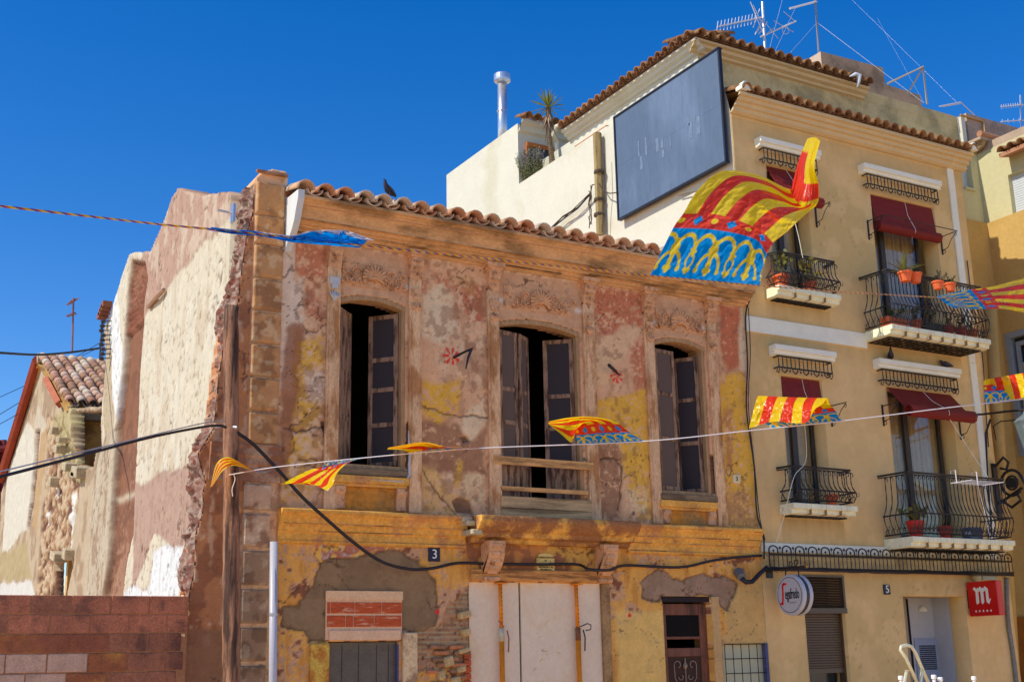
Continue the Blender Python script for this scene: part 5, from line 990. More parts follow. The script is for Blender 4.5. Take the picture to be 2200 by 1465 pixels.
# billboard
bbt = thing('billboard', 'large blank blue grey billboard panel on the white side wall', 'billboard', (12.5, .15, 9.45))
M_bb = pm('billboard_face', SU(104, 122, 144), rough=.55, var=.10, scale=1.2, bump=.05, bscale=8, col2=SU(118, 136, 160), sc2=1.0, amt=.5, stretch=(1, 1, .35), spec=.4)
ybs = (.06, 1.08, 2.10, 3.10)
for k in range(3):
    for j, (z0, z1) in enumerate(((9.48, 10.5), (10.5, 11.50))): MB().box(12.49, 12.53, ybs[k]+.0012, ybs[k+1]-.0012, z0+.0012, z1-.0012).build('panel', M_bb, bbt)
q = MB()
for a_, b_, c_, d_ in ((.02, 3.14, 9.45, 9.48), (.02, 3.14, 11.50, 11.53)): q.box(12.47, 12.56, a_, b_, c_, d_)
q.box(12.48, 12.54, .02, .058, 9.482, 11.498); q.box(12.47, 12.56, 3.102, 3.14, 9.482, 11.498); q.build('frame', pm('frame_dark', SU(44, 48, 60), rough=.5, var=.1, bump=0), bbt)
q = MB(); q.box(12.53, 12.62, .3, .36, 9.6, 11.4); q.box(12.53, 12.62, 3.0, 3.06, 9.6, 11.4); q.build('backing_rail', MATS['frame_dark'], bbt)
rb = random.Random(21); q = MB()
for (px_, py_) in ((1372, 320), (1378, 350), (1388, 315), (1412, 312), (1422, 308), (1440, 303), (1425, 330), (1478, 260), (1492, 255), (1500, 270), (1484, 280)):
    c = S3(px_, py_, 12.487); q.obox(c, ((1, 0, 0), (0, 1, 0), (0, 0, 1)), .0012, rb.uniform(.015, .05), rb.uniform(.06, .2))
_gm = q.build('glue_marks', pm('glue_marks', SU(134, 152, 174), rough=.7, var=.25, scale=8), bbt); _gm['kind'] = 'stuff'
# old cable post on the side wall
wp = thing('wall_post', 'weathered wooden post with tangled wires on the white side wall', 'post', (12.5, 4.0, 9.3))
a_, b_ = S3(1283, 287, 12.5), S3(1290, 505, 12.5); q = MB(); q.obox((a_+b_)/2, ((1, 0, 0), (0, 1, 0), (0, (a_-b_)[1], (a_-b_)[2])/np.linalg.norm((a_-b_)[1:])), .06, .085, np.linalg.norm(a_-b_)/2) if False else q.tube([b_, (a_+b_)/2, a_], [.075, .08, .085], 6)
q.build('post', pm('post_wood', SU(198, 168, 112), var=.35, scale=6, bump=.8, stretch=(3, 3, .4), col2=SU(150, 116, 70)), wp)
q = MB(); rb = random.Random(6)
for k in range(5):
    P = [S3(1268+rb.uniform(-4, 4), 405+rb.uniform(-8, 8)+i*16, 12.42) for i in range(6)]; q.tube(P, .009, 4)
for k in range(4):
    P = [S3(x+rb.uniform(-2, 2), y+rb.uniform(-4, 4), 12.5) for x, y in ((1268, 418), (1240, 445), (1210, 468), (1182, 492))]; q.tube(P, .013, 4)
q.tube([S3(x, y, 12.46) for x, y in ((1268, 418), (1272, 398), (1286, 394), (1296, 410), (1310, 416), (1326, 414))], .012, 5); q.tube([S3(x, y, 12.46) for x, y in ((1298, 330), (1300, 400), (1296, 450), (1294, 500))], .01, 4)
for y in (370, 430, 462): q.lathe([(.1, -.03), (.105, 0), (.1, .03)], tuple(S3(1287, y, 12.5)), 8)
q.build('wires', pm('old_wire', SU(96, 80, 62), rough=.8), wp)
cable('loose_wire', 'frayed pale wires hanging under the lower edge of the billboard', [S3(1458, 420, 12.55), S3(1480, 414, 12.55), S3(1505, 410, 12.55), S3(1528, 405, 12.55)], .012, pm('old_wire2', SU(150, 130, 104)))
# stair block behind
sb_ = thing('roof_stair_block', 'mauve rendered stair block behind the rooftop eaves', 'roof block', (18.9, 4, 12.4))
M_mv = pm('mauve_render', SH(140, 112, 98), rough=1, var=.15, scale=2, bump=.7, bscale=12, col2=SH(112, 90, 80), sc2=1.2); a_ = F3(1763, 111, 4); b_ = F3(1897, 146, 4); c_ = F3(1978, 205, 4); d_ = F3(2040, 235, 4)
MB().prism([(a_[0], 11), (a_[0], a_[2]), (b_[0], b_[2]), (b_[0]+.02, b_[2]-.42), (c_[0], c_[2]), (c_[0], 11)], lambda x_, z_, d: (x_, d, z_), 4, 6).build('block', M_mv, sb_)
MB().box(a_[0]-.004, a_[0], 4.0, 6.0, 11, a_[2]-.01).build('lit_side', pm('mauve_sunlit', SU(236, 200, 170), var=.06), sb_)  # thin skin, paler than the mauve block: sunlight put into its colour
# ================================================================== YELLOW HOUSE at the right edge
yh = thing('yellow_house', 'cream and yellow house at the right edge with white roller shutters', 'house', (18.3, 1.2, 0))
M_cy = pm('cream_yellow', SU(238, 222, 168), rough=.95, var=.06, scale=1.5, bump=.3, bscale=14); M_ye = pm('ochre_yellow', SU(236, 190, 110), rough=.9, var=.08, scale=1.5, bump=.3, col2=SU(226, 178, 96), sc2=1)
M_pu = pm('purple_grey', SH(132, 110, 104), rough=1, var=.14, scale=2.5, bump=.5, col2=SH(112, 94, 92), sc2=1.5)
fz = F3(2117, 486, 1.2)[2]; XC = F3(2117, 486, 1.2)[0]
q = MB(); wx0, wz1 = F(2062, 332, 1.2); wx1, wz0 = F(2110, 412, 1.2); zt = 11.72
q = MB(); wall_holes(q, 18.22, XC, fz, zt, 1.2, 1.5, [(wx0, XC-.22, wz0, wz1)]); q.build('front_wall', M_cy, yh)
sh = MB(); sh.box(wx0, XC-.22, 1.34, 1.36, wz0, wz1); shu = sh.build('shutter_back', pm('white_shutter', SU(240, 240, 238), rough=.5, var=.03, bump=0), yh)
def slat_rows(par, x0, x1, y, z0, z1, m, st=.05):
    o = MB().prism([(-.010, -st*.45), (-.016, 0), (-.010, st*.45), (0, st*.45), (0, -st*.45)], lambda a, b, d: (d, a, b), x0, x1).build('shutter_slat', m, None); me = o.data; bpy.data.objects.remove(o)
    for i in range(int((z1-z0)/st)): inst('shutter_slat', me, (0, y, z0+st*(i+.5)), par)
slat_rows(yh, wx0, XC-.222, 1.34, wz0, wz1-.14, MATS['white_shutter']); MB().box(wx0, XC-.21, 1.15, 1.25, wz0-.05, wz0).build('window_sill', M_cy, yh)
# wing: wall facing the street corner (-x)
w0 = S3(2165, 375, XC); w1 = S3(2198, 452, XC); q = MB()
def xwall(mb, X, Xb, y0, y1, z0, z1, holes):
    t = MB(); wall_holes(t, y0, y1, z0, z1, 0, 1, holes); mb.add([(X+(Xb-X)*b, a, c) for a, b, c in t.v], [f[::-1] for f in t.f])
xwall(q, XC, XC+.3, -2.2, 1.2, fz+.004, 11.55, [(w0[1]-1.2, w0[1], w0[2]-.95, w0[2]-.02)]); q.build('wing_wall', M_cy, yh); MB().box(XC+.01, XC+.3, 0.0, 1.19, 11.554, 11.72).build('wing_top', M_pu, yh)
o = MB().prism([(-.010, -.022), (-.016, 0), (-.010, .022), (0, .022), (0, -.022)], lambda a, b, d: (a, d, b), 0, 1.2).build('shutter_slat', MATS['white_shutter'], None); me = o.data; bpy.data.objects.remove(o)
for i in range(19): inst('shutter_slat', me, (XC+.12, w0[1]-1.2, w0[2]-.95+.05*(i+.5)), yh)
MB().box(XC+.121, XC+.14, w0[1]-1.2, w0[1], w0[2]-.95, w0[2]-.02).build('shutter_back', MATS['white_shutter'], yh)
MB().box(18.25, XC-.12, 1.06, 1.4, 0, fz-.004).build('lower_wall', M_ye, yh)
gz = S3(2160, 722, XC-.12); hz0 = 5.2; q = MB(); xwall(q, XC-.12, XC+.3, -2.2, 1.4, 0, fz-.004, [(gz[1]-1.5, gz[1], hz0, gz[2])]); q.build('lower_wing_wall', M_ye, yh)
M_gf = pm('grey_frame', SH(104, 108, 124), rough=.5, var=.08, bump=0); q = MB(); X_ = XC-.135
for a_, b_, c_, d_ in ((gz[1]-.09, gz[1]+.02, hz0, gz[2]+.04), (gz[1]-1.5, gz[1]-.09, gz[2]-.07, gz[2]+.04)): q.box(X_, X_+.16, a_, b_, c_, d_)
for a_, b_, c_, d_ in ((gz[1]-.24, gz[1]-.17, hz0, gz[2]-.16), (gz[1]-1.5, gz[1]-.24, gz[2]-.24, gz[2]-.16), (gz[1]-1.5, gz[1]-.24, gz[2]-.66, gz[2]-.60)): q.box(X_+.06, X_+.12, a_, b_, c_, d_)
q.build('window_frame', M_gf, yh); MB().box(X_+.15, X_+.16, gz[1]-1.5, gz[1]-.05, hz0, gz[2]-.05).build('window_pane', M_gl, yh)
o = MB().box(0, .02, 0, 1.25, -.03, .03).build('blind_slat', pm('grey_slat', SH(130, 124, 120), rough=.5, var=.05, bump=0), None); me = o.data; bpy.data.objects.remove(o)
for i in range(26): inst('blind_slat', me, (X_+.10, gz[1]-1.5, hz0+.07*(i+.5)), yh)
# roof band, gutter, brackets
q = MB(); q.box(20.21, 27, 1.3, 1.6, 11.785, 12.52); q.box(20.0, 27, .86, 1.6, 11.724, 11.78); q.build('roof_parapet', M_pu, yh)
q = MB(); q.tube([(20.0, .88, 11.84), (27, .88, 11.84)], .07, 8); q.build('gutter', pm('gutter_clay', SU(214, 150, 110), var=.12), yh)
for i in range(8): MB().prism([(1.2, 11.72), (.88, 11.72), (.95, 11.62), (1.2, 11.55)], lambda a, z, d: (d, a, z), 20.1+i*.55, 20.2+i*.55).build('eave_bracket', pm('bracket_tan', SU(206, 170, 124), var=.15), yh)
e0 = S3(2150, 364, XC-.3); YW = float(e0[1]); q = MB()
q.add([(XC-.3, -2.2, 11.22), (XC-.3, YW, 11.22), (XC+2, YW, 11.75), (XC+2, -2.2, 11.75), (XC-.3, -2.2, 11.14), (XC-.3, YW, 11.14), (XC+2, YW, 11.66), (XC+2, -2.2, 11.66)], [(0, 1, 2, 3), (7, 6, 5, 4), (0, 4, 5, 1), (1, 5, 6, 2), (2, 6, 7, 3), (3, 7, 4, 0)]); q.build('wing_roof', pm('wing_tile', SU(216, 150, 112), var=.2), yh)
for i in range(14): inst('roof_tile', TB[i % 3], (XC-.36, YW-.1-i*.226, 11.24), yh, (R(14), 0, R(-90)), (1, 1, 1.3))
q = MB(); q.tube([F3(2123, 322, 1.1), F3(2139, 478, 1.1)], .022, 6); q.tube([(20.0, 1.28, 12.42), F3(2112, 262, 1.28), F3(2117, 300, 1.2), F3(2138, 292, 1.15), F3(2144, 312, 1.1), F3(2136, 318, 1.1)], .022, 6); q.build('gas_pipe', pm('pipe_yellow', SU(214, 160, 90), rough=.6, var=.1), yh)
pa, pb = F3(2126, 640, .35), F3(2178, 1465, .35); q = MB(); q.tube([pa, (pa+pb)/2, pb+(pb-pa)*.2], .115, 14); q.build('rain_pipe', M_ye, yh, smooth=True)
c = F3(2143, 402, 1.0); q = MB(); q.lathe([(.001, -.12), (.06, -.11), (.085, -.02), (.07, .03), (.05, .05), (.001, .06)], tuple(c), 12); q.tube([c+np.array([-.25, .1, .02]), c+np.array([-.25, .1, -.28]), c+np.array([0, 0.1, -.3])], .01, 4); lampw = q.build('wall_light', pm('lamp_white', SU(220, 220, 214), rough=.5, var=.1), None); tag(lampw, 'small white outdoor wall light between the two shuttered windows', 'lamp')
MB().box(18.30, XC-.1, 1.0, 1.055, 0, 2.2).build('brown_boards', pm('brown_board', SH(112, 64, 20), var=.25, bump=.2), yh)
# street lamp on the corner of the beige house
sl_t = thing('street_lamp', 'black cast iron wall lamp bracket with scrolls beside the lower right balcony', 'street lamp', (18.1, -.05, 4.2))
q = MB(); x = 18.1; q.box(x-.05, x+.05, -.05, -.005, 3.8, 4.8); q.tube([(x, -.06, 4.75), (x, -.25, 4.88), (x, -.34, 4.78), (x, -.28, 4.66), (x, -.16, 4.7)], .024, 8)
q.tube([(x, -.06, 4.1)]+[(x, -.36+.22*math.cos(t), 4.42+.22*math.sin(t)) for t in np.linspace(-2.6, 2.8, 16)]+[(x, -.62, 4.35), (x, -1.0, 4.5), (x, -1.35, 4.75)], .026, 8)
q.tube([(x, -.36+.12*math.cos(t), 4.42+.12*math.sin(t)) for t in np.linspace(0, 6.2, 12)], .02, 8); q.lathe([(.001, -.02), (.09, -.02), (.09, .02), (.001, .02)], (0, 0, 0), 16)
vv = q.v[-64:]; q.v[-64:] = [(x+c_, -.36+a_, 4.42+b_) for a_, b_, c_ in vv]
q.tube([(x, -.1, 4.15), (x, -.3, 4.0), (x, -.5, 4.1), (x, -.45, 4.2)], .025, 6); q.build('scroll_bracket', M_iron, sl_t)
q = MB(); rb = random.Random(3)
for k in range(7):
    t = k/6; c = np.array([x, -.78-.4*t, 4.42+.25*t]); q.tube([c, c+np.array([.0, -.10, .08-.16*(k % 2)]), c+np.array([0, -.16, .02-.22*(k % 2)])], [.02, .035, .006], 5)
q.build('silver_leaf', pm('silver_leaf', SH(170, 168, 172), rough=.4, var=.2, bump=0), sl_t)
lc = F3(2212, 905, -1.4); q = MB(); q.lathe([(.10, -.55), (.13, -.5), (.23, -.05), (.25, 0), (.20, .05), (.10, .12), (.06, .2), (.04, .28), (.001, .30)], tuple(lc), 8); q.build('lantern', pm('lantern_grey', SH(74, 80, 92), rough=.45, var=.1, bump=0), sl_t)
q = MB(); q.lathe([(.09, -.52), (.12, -.48), (.205, -.08), (.2, -.06)], tuple(lc+np.array([0, -.035, -.02])), 8); q.build('lantern_glass', pm('milk_glass', SH(206, 196, 170), rough=.3, var=.05, bump=0), sl_t)
q = MB(); a_, b_ = F3(2088, 890, -.1), F3(2230, 874, -1.3)
P1 = [F3(2080, 891, -.05), F3(2110, 890, -.2), F3(2160, 884, -.7), F3(2230, 878, -1.3)]; q.tube(P1, .02, 6); q.tube([F3(2128, 900, -.15), F3(2118, 930, -.05), F3(2120, 1000, -.03), F3(2130, 1150, -.03)], .02, 6); q.tube([F3(2230, 898, -1.3), F3(2150, 905, -.5), F3(2134, 915, -.2), F3(2140, 945, -.1)], .011, 5)
tag(q.build('service_cables', M_cab), 'black service cables with a bar running past the corner strip to the right edge', 'cable')
cable('corner_wire', 'black wires hanging down the joint between the derelict and the beige house', [F3(1612, 640, -.05), F3(1602, 680, -.05), F3(1606, 780, -.05), F3(1604, 880, -.05), F3(1620, 1000, -.05), F3(1626, 1100, -.05), F3(1640, 1150, -.06), F3(1642, 1200, -.08)], .012)
cable('corner_wire', 'second thin wire beside the hanging corner wires', [F3(1608, 660, -.06), F3(1612, 760, -.06), F3(1608, 870, -.05), F3(1622, 1010, -.06), F3(1632, 1110, -.05), F3(1644, 1160, -.06)], .007)
cable('corner_wire', 'thin dark wire down the right corner of the beige house', [F3(2078, 560, -.02), F3(2088, 640, -.02), F3(2110, 760, -.02), F3(2118, 880, -.02), F3(2124, 960, -.02)], .009)
# conduit elbow between the houses
q = MB(); q.tube([F3(1586, 1228, -.04), F3(1594, 1240, -.16)], [.075, .07], 12); cu = thing('conduit_elbow', 'black conduit with a grey socket bending between the two houses', 'conduit', tuple(F3(1594, 1240, -.1))); q.build('socket', pm('socket_grey', SH(78, 76, 84), rough=.5, var=.1), cu)
q = MB(); q.tube([F3(1594, 1242, -.16), F3(1602, 1250, -.16), F3(1616, 1249, -.14), F3(1632, 1232, -.12), F3(1648, 1218, -.12)], .035, 8); q.build('conduit', M_cab, cu, smooth=True)
# ================================================================== SIGNS
ds = thing('round_sign', 'round white coffee sign with red and black lettering hanging from an iron bracket', 'sign', (12.78, -.42, 2.45))
cx_, cy_, cz_ = 12.76, -.42, 2.47; rd = .30
def disc(x0, x1, r, n=40):
    q = MB(); v0 = [(x0, cy_+r*math.cos(2*PI*i/n), cz_+r*math.sin(2*PI*i/n)) for i in range(n)]; v1 = [(x1, a, b) for _, a, b in v0]
    return q.add(v0+v1, [tuple(range(n)), tuple(range(2*n-1, n-1, -1))]+[(i, n+i, n+(i+1) % n, (i+1) % n) for i in range(n)])
M_sg = pm('sign_white', SU(226, 222, 222), rough=.3, var=.03, bump=0, spec=.5)
disc(cx_, cx_+.07, rd).build('front_shell', M_sg, ds, bevel=.02, seg=3); disc(cx_+.07, cx_+.13, rd-.012).build('dark_band', pm('sign_dark', SH(50, 44, 50), rough=.5, var=.05, bump=0), ds); disc(cx_+.13, cx_+.20, rd).build('back_shell', M_sg, ds, bevel=.02, seg=3)
q = MB(); q.tube([(cx_-.002, cy_+(rd-.045)*math.cos(t), cz_+(rd-.045)*math.sin(t)) for t in np.linspace(0, 2*PI, 49)], .004, 4, cap=False); q.build('black_ring', M_blk, ds)
M_rd = pm('sign_red', SH(196, 22, 26), rough=.4, var=.03, bump=0)
text_mesh('lettering', 'egafredo', .215, M_blk, ds, (cx_-.003, cy_-.055, cz_+.01), ax=(0, -1, 0), sx=.40, ext=.002, off=.002); text_mesh('lettering', 'ZANETTI', .036, pm('sign_grey', SH(110, 100, 100), bump=0), ds, (cx_-.003, cy_-.06, cz_-.115), ax=(0, -1, 0), sx=1.0, ext=.001)
q = MB(); Sx = lambda a, b: (cx_-.003, cy_-a, cz_+b)
Pz = [(-.06, .16), (-.11, .165), (-.135, .15), (-.14, .10), (-.14, .02), (-.15, -.06), (-.155, -.115), (-.17, -.125), (-.205, -.12)]
for (a0, b0), (a1, b1) in zip(Pz[:-1], Pz[1:]):
    d = np.array([a1-a0, b1-b0]); d = d/np.linalg.norm(d); n_ = np.array([-d[1], d[0]])*.017; e = d*.006
    q.prism([(a0-e[0]+n_[0], b0-e[1]+n_[1]), (a1+e[0]+n_[0], b1+e[1]+n_[1]), (a1+e[0]-n_[0], b1+e[1]-n_[1]), (a0-e[0]-n_[0], b0-e[1]-n_[1])], lambda a, b, d_: (cx_-.001-d_, cy_-a, cz_+b), 0, .003)
q.build('red_initial', M_rd, ds)
q = MB(); zb_ = 2.86; q.box(12.70, 12.82, -.025, -.003, 2.74, 2.92); q.box(cx_-.01, cx_+.01, -.80, -.02, zb_-.012, zb_+.012); q.tube([(cx_, -.62+.05*math.cos(t)*(1-t/9), zb_+.07+.05*math.sin(t)*(1-t/9)) for t in np.linspace(-1.5, 5, 10)], .009, 5); q.tube([(cx_, -.5+.04*math.cos(t)*(1-t/9), zb_+.055+.04*math.sin(t)*(1-t/9)) for t in np.linspace(4.5, -1, 10)], .009, 5)
for i in range(5): q.tube([(cx_, -.12-i*.11, zb_-.01), (cx_, -.175-i*.11, zb_-.05), (cx_, -.23-i*.11, zb_-.01)], .005, 4)
for y in (-.28, -.56): q.tube([(cx_+.08, y, zb_), (cx_+.08, y, cz_+rd*.9)], .01, 5)
q.build('iron_bracket', M_iron, ds); MB().lathe([(.001, -.03), (.03, 0), (.001, .03)], (cx_, -.82, zb_), 8).build('brass_knob', pm('brass', (.6, .4, .12), rough=.25, metal=1, var=.05, bump=0), ds)
rs = thing('red_sign', 'red square beer sign with a white gothic m and five stars', 'sign', (17.12, -.35, 2.45))
x0, x1 = 17.06, 17.20; MB().box(x0, x1, -.63, -.03, 2.17, 2.73).build('box', pm('sign_dark_red', SH(150, 6, 12), rough=.3, var=.04, bump=0, spec=.5), rs, bevel=.012, seg=2)
MB().box(x0+.02, x1-.02, -.03, .0, 2.3, 2.6).build('wall_fixing', M_cab, rs)
def flat(mb, P, X, th=.003): return mb.prism(P, lambda a, b, d: (X-d, a, b), 0, th)
q = MB(); Yc, Zc = -.32, 2.50; g_ = lambda a, b: (Yc-a*.18, Zc+b*.18)
for P in ([(-.95, .62), (-.75, .80), (-.50, .62), (-.36, .74), (-.36, -.62), (-.62, -.80), (-.70, -.62), (-.66, .38), (-.82, .50)], [(-.36, .60), (-.12, .82), (.10, .62), (.20, .74), (.20, -.60), (-.02, -.80), (-.12, -.62), (-.12, .44), (-.36, .30)],
          [(.20, .60), (.44, .82), (.74, .58), (.74, -.42), (.98, -.30), (.72, -.80), (.46, -.60), (.46, .44), (.20, .30)]): flat(q, [g_(a, b) for a, b in P], x0-.001)
q.build('gothic_letter', M_let, rs); q = MB()
for k in range(5):
    yc = Yc+.15-k*.075; P = []
    for i in range(10): r_ = .024 if i % 2 == 0 else .010; P.append((yc-r_*math.sin(i*PI/5), 2.25+r_*math.cos(i*PI/5)))
    flat(q, P, x0-.001)
q.build('stars', M_let, rs)
# junction box and bulkhead lamp over the red sign
c = F3(2098, 1240, -.08); q = MB(); q.lathe([(.001, -.09), (.06, -.07), (.085, 0), (.06, .06), (.001, .08)], tuple(c), 12); tag(q.build('bulkhead_lamp', pm('old_lamp', SH(150, 130, 104), rough=.5)), 'small round old lamp fixed under the long grille', 'lamp')
a_ = F3(2105, 1233, -.05); b_ = F3(2138, 1245, -.05); tag(MB().box(a_[0], b_[0], -.1, -.003, b_[2], a_[2]).build('junction_box', pm('box_grey', SH(120, 122, 124), rough=.5, var=.08)), 'grey junction box on the wall above the red sign', 'box')
cable('wall_conduit', 'grey conduit pipes with stickers running down right of the red sign', [F3(2163, 1240, -.04), F3(2166, 1330, -.04), F3(2176, 1400, -.04), F3(2186, 1480, -.04)], .035, pm('conduit_grey', SH(96, 92, 98), rough=.5, var=.3, scale=12), n=8)
# ================================================================== LADDER AND POLE TIPS in front
ld = thing('step_ladder', 'aluminium step ladder, only its rounded top showing at the lower edge', 'ladder', (12.3, -3, 0))
M_la = pm('ladder_alu', SH(176, 170, 156), rough=.35, metal=.5, var=.12, bump=0); P = lambda x, y, Y=-3.: F3(x, y, Y)
q = MB(); q.tube([P(1972, 1470), P(1946, 1412), P(1934, 1395), P(1936, 1388), P(1948, 1385), P(1958, 1388), P(1966, 1400), P(1996, 1470)], .022, 8)
q.tube([P(1972, 1470), P(1985, 1500)], .022, 8); q.build('handle_rail', M_la, ld, smooth=True)
for a_, b_ in (((1948, 1440), (1936, 1500)), ((1981, 1440), (1974, 1500))): q = MB(); q.tube([P(*a_), P(*b_)], .02, 6); q.lathe([(.001, -.01), (.035, 0), (.001, .01)], tuple(P(*a_)), 10); q.build('leg', M_la, ld)
lo = P(1985, 1500); q = MB()
for dx in (-.35, .05, .0, .4): q.tube([lo+np.array([dx*.5, 0, 0]), (lo[0]+dx, -3+(.4 if dx in (.05, -.35) else -.4), 0)], .02, 6)
q.build('legs', M_la, ld)
for k, (x_, y_, lab) in enumerate(((1935, 1453, 'white capped pole tip just left of the ladder'), (2006, 1451, 'white capped pole tip just right of the ladder'), (2020, 1456, 'white capped pole tip second right of the ladder, slightly lower'), (2092, 1454, 'white capped pole tip standing alone near the red sign side'))):
    c = F3(x_, y_, -3.2); t = thing('white_pole', lab, 'pole', (c[0]+.05, c[1], 0), 'white poles at the lower edge'); q = MB(); q.tube([c, (c[0]+.04, c[1], 0)], .022, 8); q.build('shaft', pm('pole_white', SH(196, 182, 178), rough=.4, var=.05, bump=0), t); q = MB(); q.lathe([(.001, -.04), (.032, -.035), (.034, 0), (.028, .012), (.001, .014)], tuple(c), 10); q.build('cap', MATS['pole_white'], t)
# ================================================================== PLANTS
M_pot = [pm('terracotta_pot', SH(176, 80, 50), rough=.8, var=.15, scale=6), pm('red_pot', SH(150, 36, 30), rough=.5, var=.1), pm('dark_pot', SH(46, 50, 50), rough=.6, var=.1)]
M_lf = [pm('leaf_%d' % k, c, rough=.55, var=.35, scale=14, bump=0, trans=.25) for k, c in enumerate(((.10, .16, .035), (.06, .10, .03), (.22, .22, .05), (.05, .07, .05), (.30, .25, .04)))]
def pot(t, c, r, h, m, sq=False):
    q = MB(); q.lathe([(r*.68, 0), (r*.95, h*.8), (r*1.06, h*.8), (r*1.06, h), (r*.9, h), (r*.86, h*.85), (.001, h*.84)], tuple(c), 14); return q.build('pot', m, t, smooth=False)
def bush(t, c, r, h, n, m, seed, size=.05, name='foliage', up=.6):
    rb = random.Random(seed); q = MB(); st = MB()
    for k in range(max(5, n//22)):
        a = rb.uniform(0, 2*PI); e = rb.uniform(.2, 1); tip = np.array([c[0]+r*e*math.cos(a), c[1]+r*e*math.sin(a), c[2]+h*rb.uniform(.5, 1)]); b0 = np.array(c)+np.array([rb.uniform(-.03, .03), rb.uniform(-.03, .03), 0]); md = (b0+tip)/2+np.array([0, 0, h*.12])
        st.tube([b0, md, tip], [.006, .004, .002], 4)
        for i in range(22):
            s = rb.uniform(.15, 1); p = b0*(1-s)**2+2*md*s*(1-s)+tip*s*s; d = np.array([rb.gauss(0, 1), rb.gauss(0, 1), rb.gauss(up, .7)]); d /= np.linalg.norm(d); sd = np.cross(d, (rb.gauss(0, 1), rb.gauss(0, 1), rb.gauss(0, 1))); sd /= np.linalg.norm(sd)+1e-6
            L_ = size*rb.uniform(.6, 1.4); w_ = L_*.26; q.add([p, p+d*L_*.5+sd*w_, p+d*L_, p+d*L_*.5-sd*w_], [(0, 1, 2, 3)])
    st.build('stems', pm('stem', (.12, .09, .05), bump=0), t); o = q.build(name, m, t); o['kind'] = 'stuff'; return o
def blades(t, c, L_, n, m, seed, w_=.03, droop=.25, emin=.1, name='leaf'):
    rb = random.Random(seed)
    for k in range(n):
        a = 2*PI*k/n+rb.uniform(-.2, .2); e = rb.uniform(emin, 1.45); d = np.array([math.cos(a)*math.cos(e), math.sin(a)*math.cos(e), math.sin(e)]); s = np.cross(d, (0, 0, 1)); s /= np.linalg.norm(s)+1e-6; l = L_*rb.uniform(.75, 1.1); q = MB(); pts = []
        for i in range(6):
            u_ = i/5; pts.append(np.array(c)+d*l*u_-np.array([0, 0, droop*l*u_*u_*math.cos(e)]))
        vv = []
        for i, p in enumerate(pts): ww = w_*(.6+.8*(i/5))*(1-(i/5)**3)+.001; vv += [p-s*ww, p+np.array([0, 0, -.006]), p+s*ww]
        q.add(vv, [(3*i+j, 3*i+j+1, 3*i+j+4, 3*i+j+3) for i in range(5) for j in (0, 1)]); q.build(name, m, t)
def plant(label, c, kind, pr=.11, ph=.17, pm_=0, lm=0, seed=0, n=60, r=.16, h=.3, size=.06, grp=None):
    t = thing('potted_plant', label, 'potted plant', tuple(c), grp); pot(t, c, pr, ph, M_pot[pm_])
    if kind == 'bush': bush(t, (c[0], c[1], c[2]+ph*.85), r, h, n, M_lf[lm], seed, size)
    if kind == 'yucca': blades(t, (c[0], c[1], c[2]+ph*.85), h, n, M_lf[lm], seed, .016)
    return t
zU, zL = 6.88, 3.40
plant('leafy green and yellow plant in a pot at the left of the small upper balcony', (13.32, -.16, 7.35), 'bush', .13, .22, 0, 2, 1, 150, .26, .42, .11)
plant('bushy yellow leaved plant at the right of the small upper balcony', (13.95, -.15, 7.35), 'bush', .11, .18, 0, 4, 2, 130, .28, .40, .10)
plant('spiky yucca in a terracotta pot hung on the big upper balcony rail', F3(1946, 605, -.68)-np.array([0, 0, .0]), 'yucca', .12, .17, 0, 2, 3, 26, .1, .42)
plant('empty looking terracotta pot hung beside the yucca', F3(1968, 608, -.68), 'bush', .11, .17, 0, 1, 4, 40, .12, .16, .04)
plant('terracotta pot with purple green plant on the upper rail, left one of the pair', F3(2016, 622, -.68), 'bush', .10, .14, 0, 3, 5, 90, .18, .18, .04)
plant('terracotta pot with low green plant on the upper rail, right one of the pair', F3(2042, 626, -.68), 'bush', .10, .14, 0, 1, 6, 70, .14, .16, .04)
for k, (x_, lab, kd, l_, mm, ww) in enumerate(((15.55, 'long terracotta trough of low green plants, left end of the big upper balcony', 'tr', 1, 0, .5), (16.05, 'small terracotta pot with thin green sprigs on the big upper balcony', 'bush', 1, 0, 0), (16.42, 'dark trough with a tall reddish bush in the middle of the big upper balcony', 'tr', 3, 2, .45), (16.85, 'red pot with a dry bushy plant on the big upper balcony', 'bush', 3, 1, 0), (17.15, 'red pot with thin pinkish stems on the big upper balcony', 'bush', 3, 1, 0), (17.45, 'bright terracotta pot at the right end of the big upper balcony', 'bush', 1, 0, 0))):
    if kd == 'tr':
        c = (x_, -.42, zU); t = thing('planter_trough', lab, 'planter', c); q = MB(); q.prism([(-ww/2*.9, 0), (ww/2*.9, 0), (ww/2, .17), (-ww/2, .17)], lambda a, b, d: (x_+a, -.5+d, zU+b), 0, .18); q.build('trough', M_pot[mm], t, bevel=.01); bush(t, (x_, -.42, zU+.15), ww*.55, .22 if k == 0 else .5, 170, M_lf[l_], 20+k, .05)
    else: plant(lab, (x_, -.42, zU), 'bush', .10, .19, mm, l_, 20+k, 80, .14, .34, .045)
plant('spiky plant in a red pot at the left of the big lower balcony', (15.55, -.42, zL), 'bush', .14, .26, 1, 2, 31, 130, .26, .34, .10)
plant('red pot with a small plant in the middle of the big lower balcony', (16.25, -.40, zL), 'bush', .11, .20, 1, 3, 32, 40, .12, .14, .05)
plant('small terracotta pot without leaves on the small lower balcony', (14.02, -.16, 3.87), 'none', .10, .17, 0)
q = MB(); q.box(16.75, 17.05, -.5, -.3, zL, zL+.2); tag(q.build('blue_bin', pm('bin_blue', SH(60, 70, 100), rough=.6), None, bevel=.02), 'bluish bin on the right of the big lower balcony', 'bin')
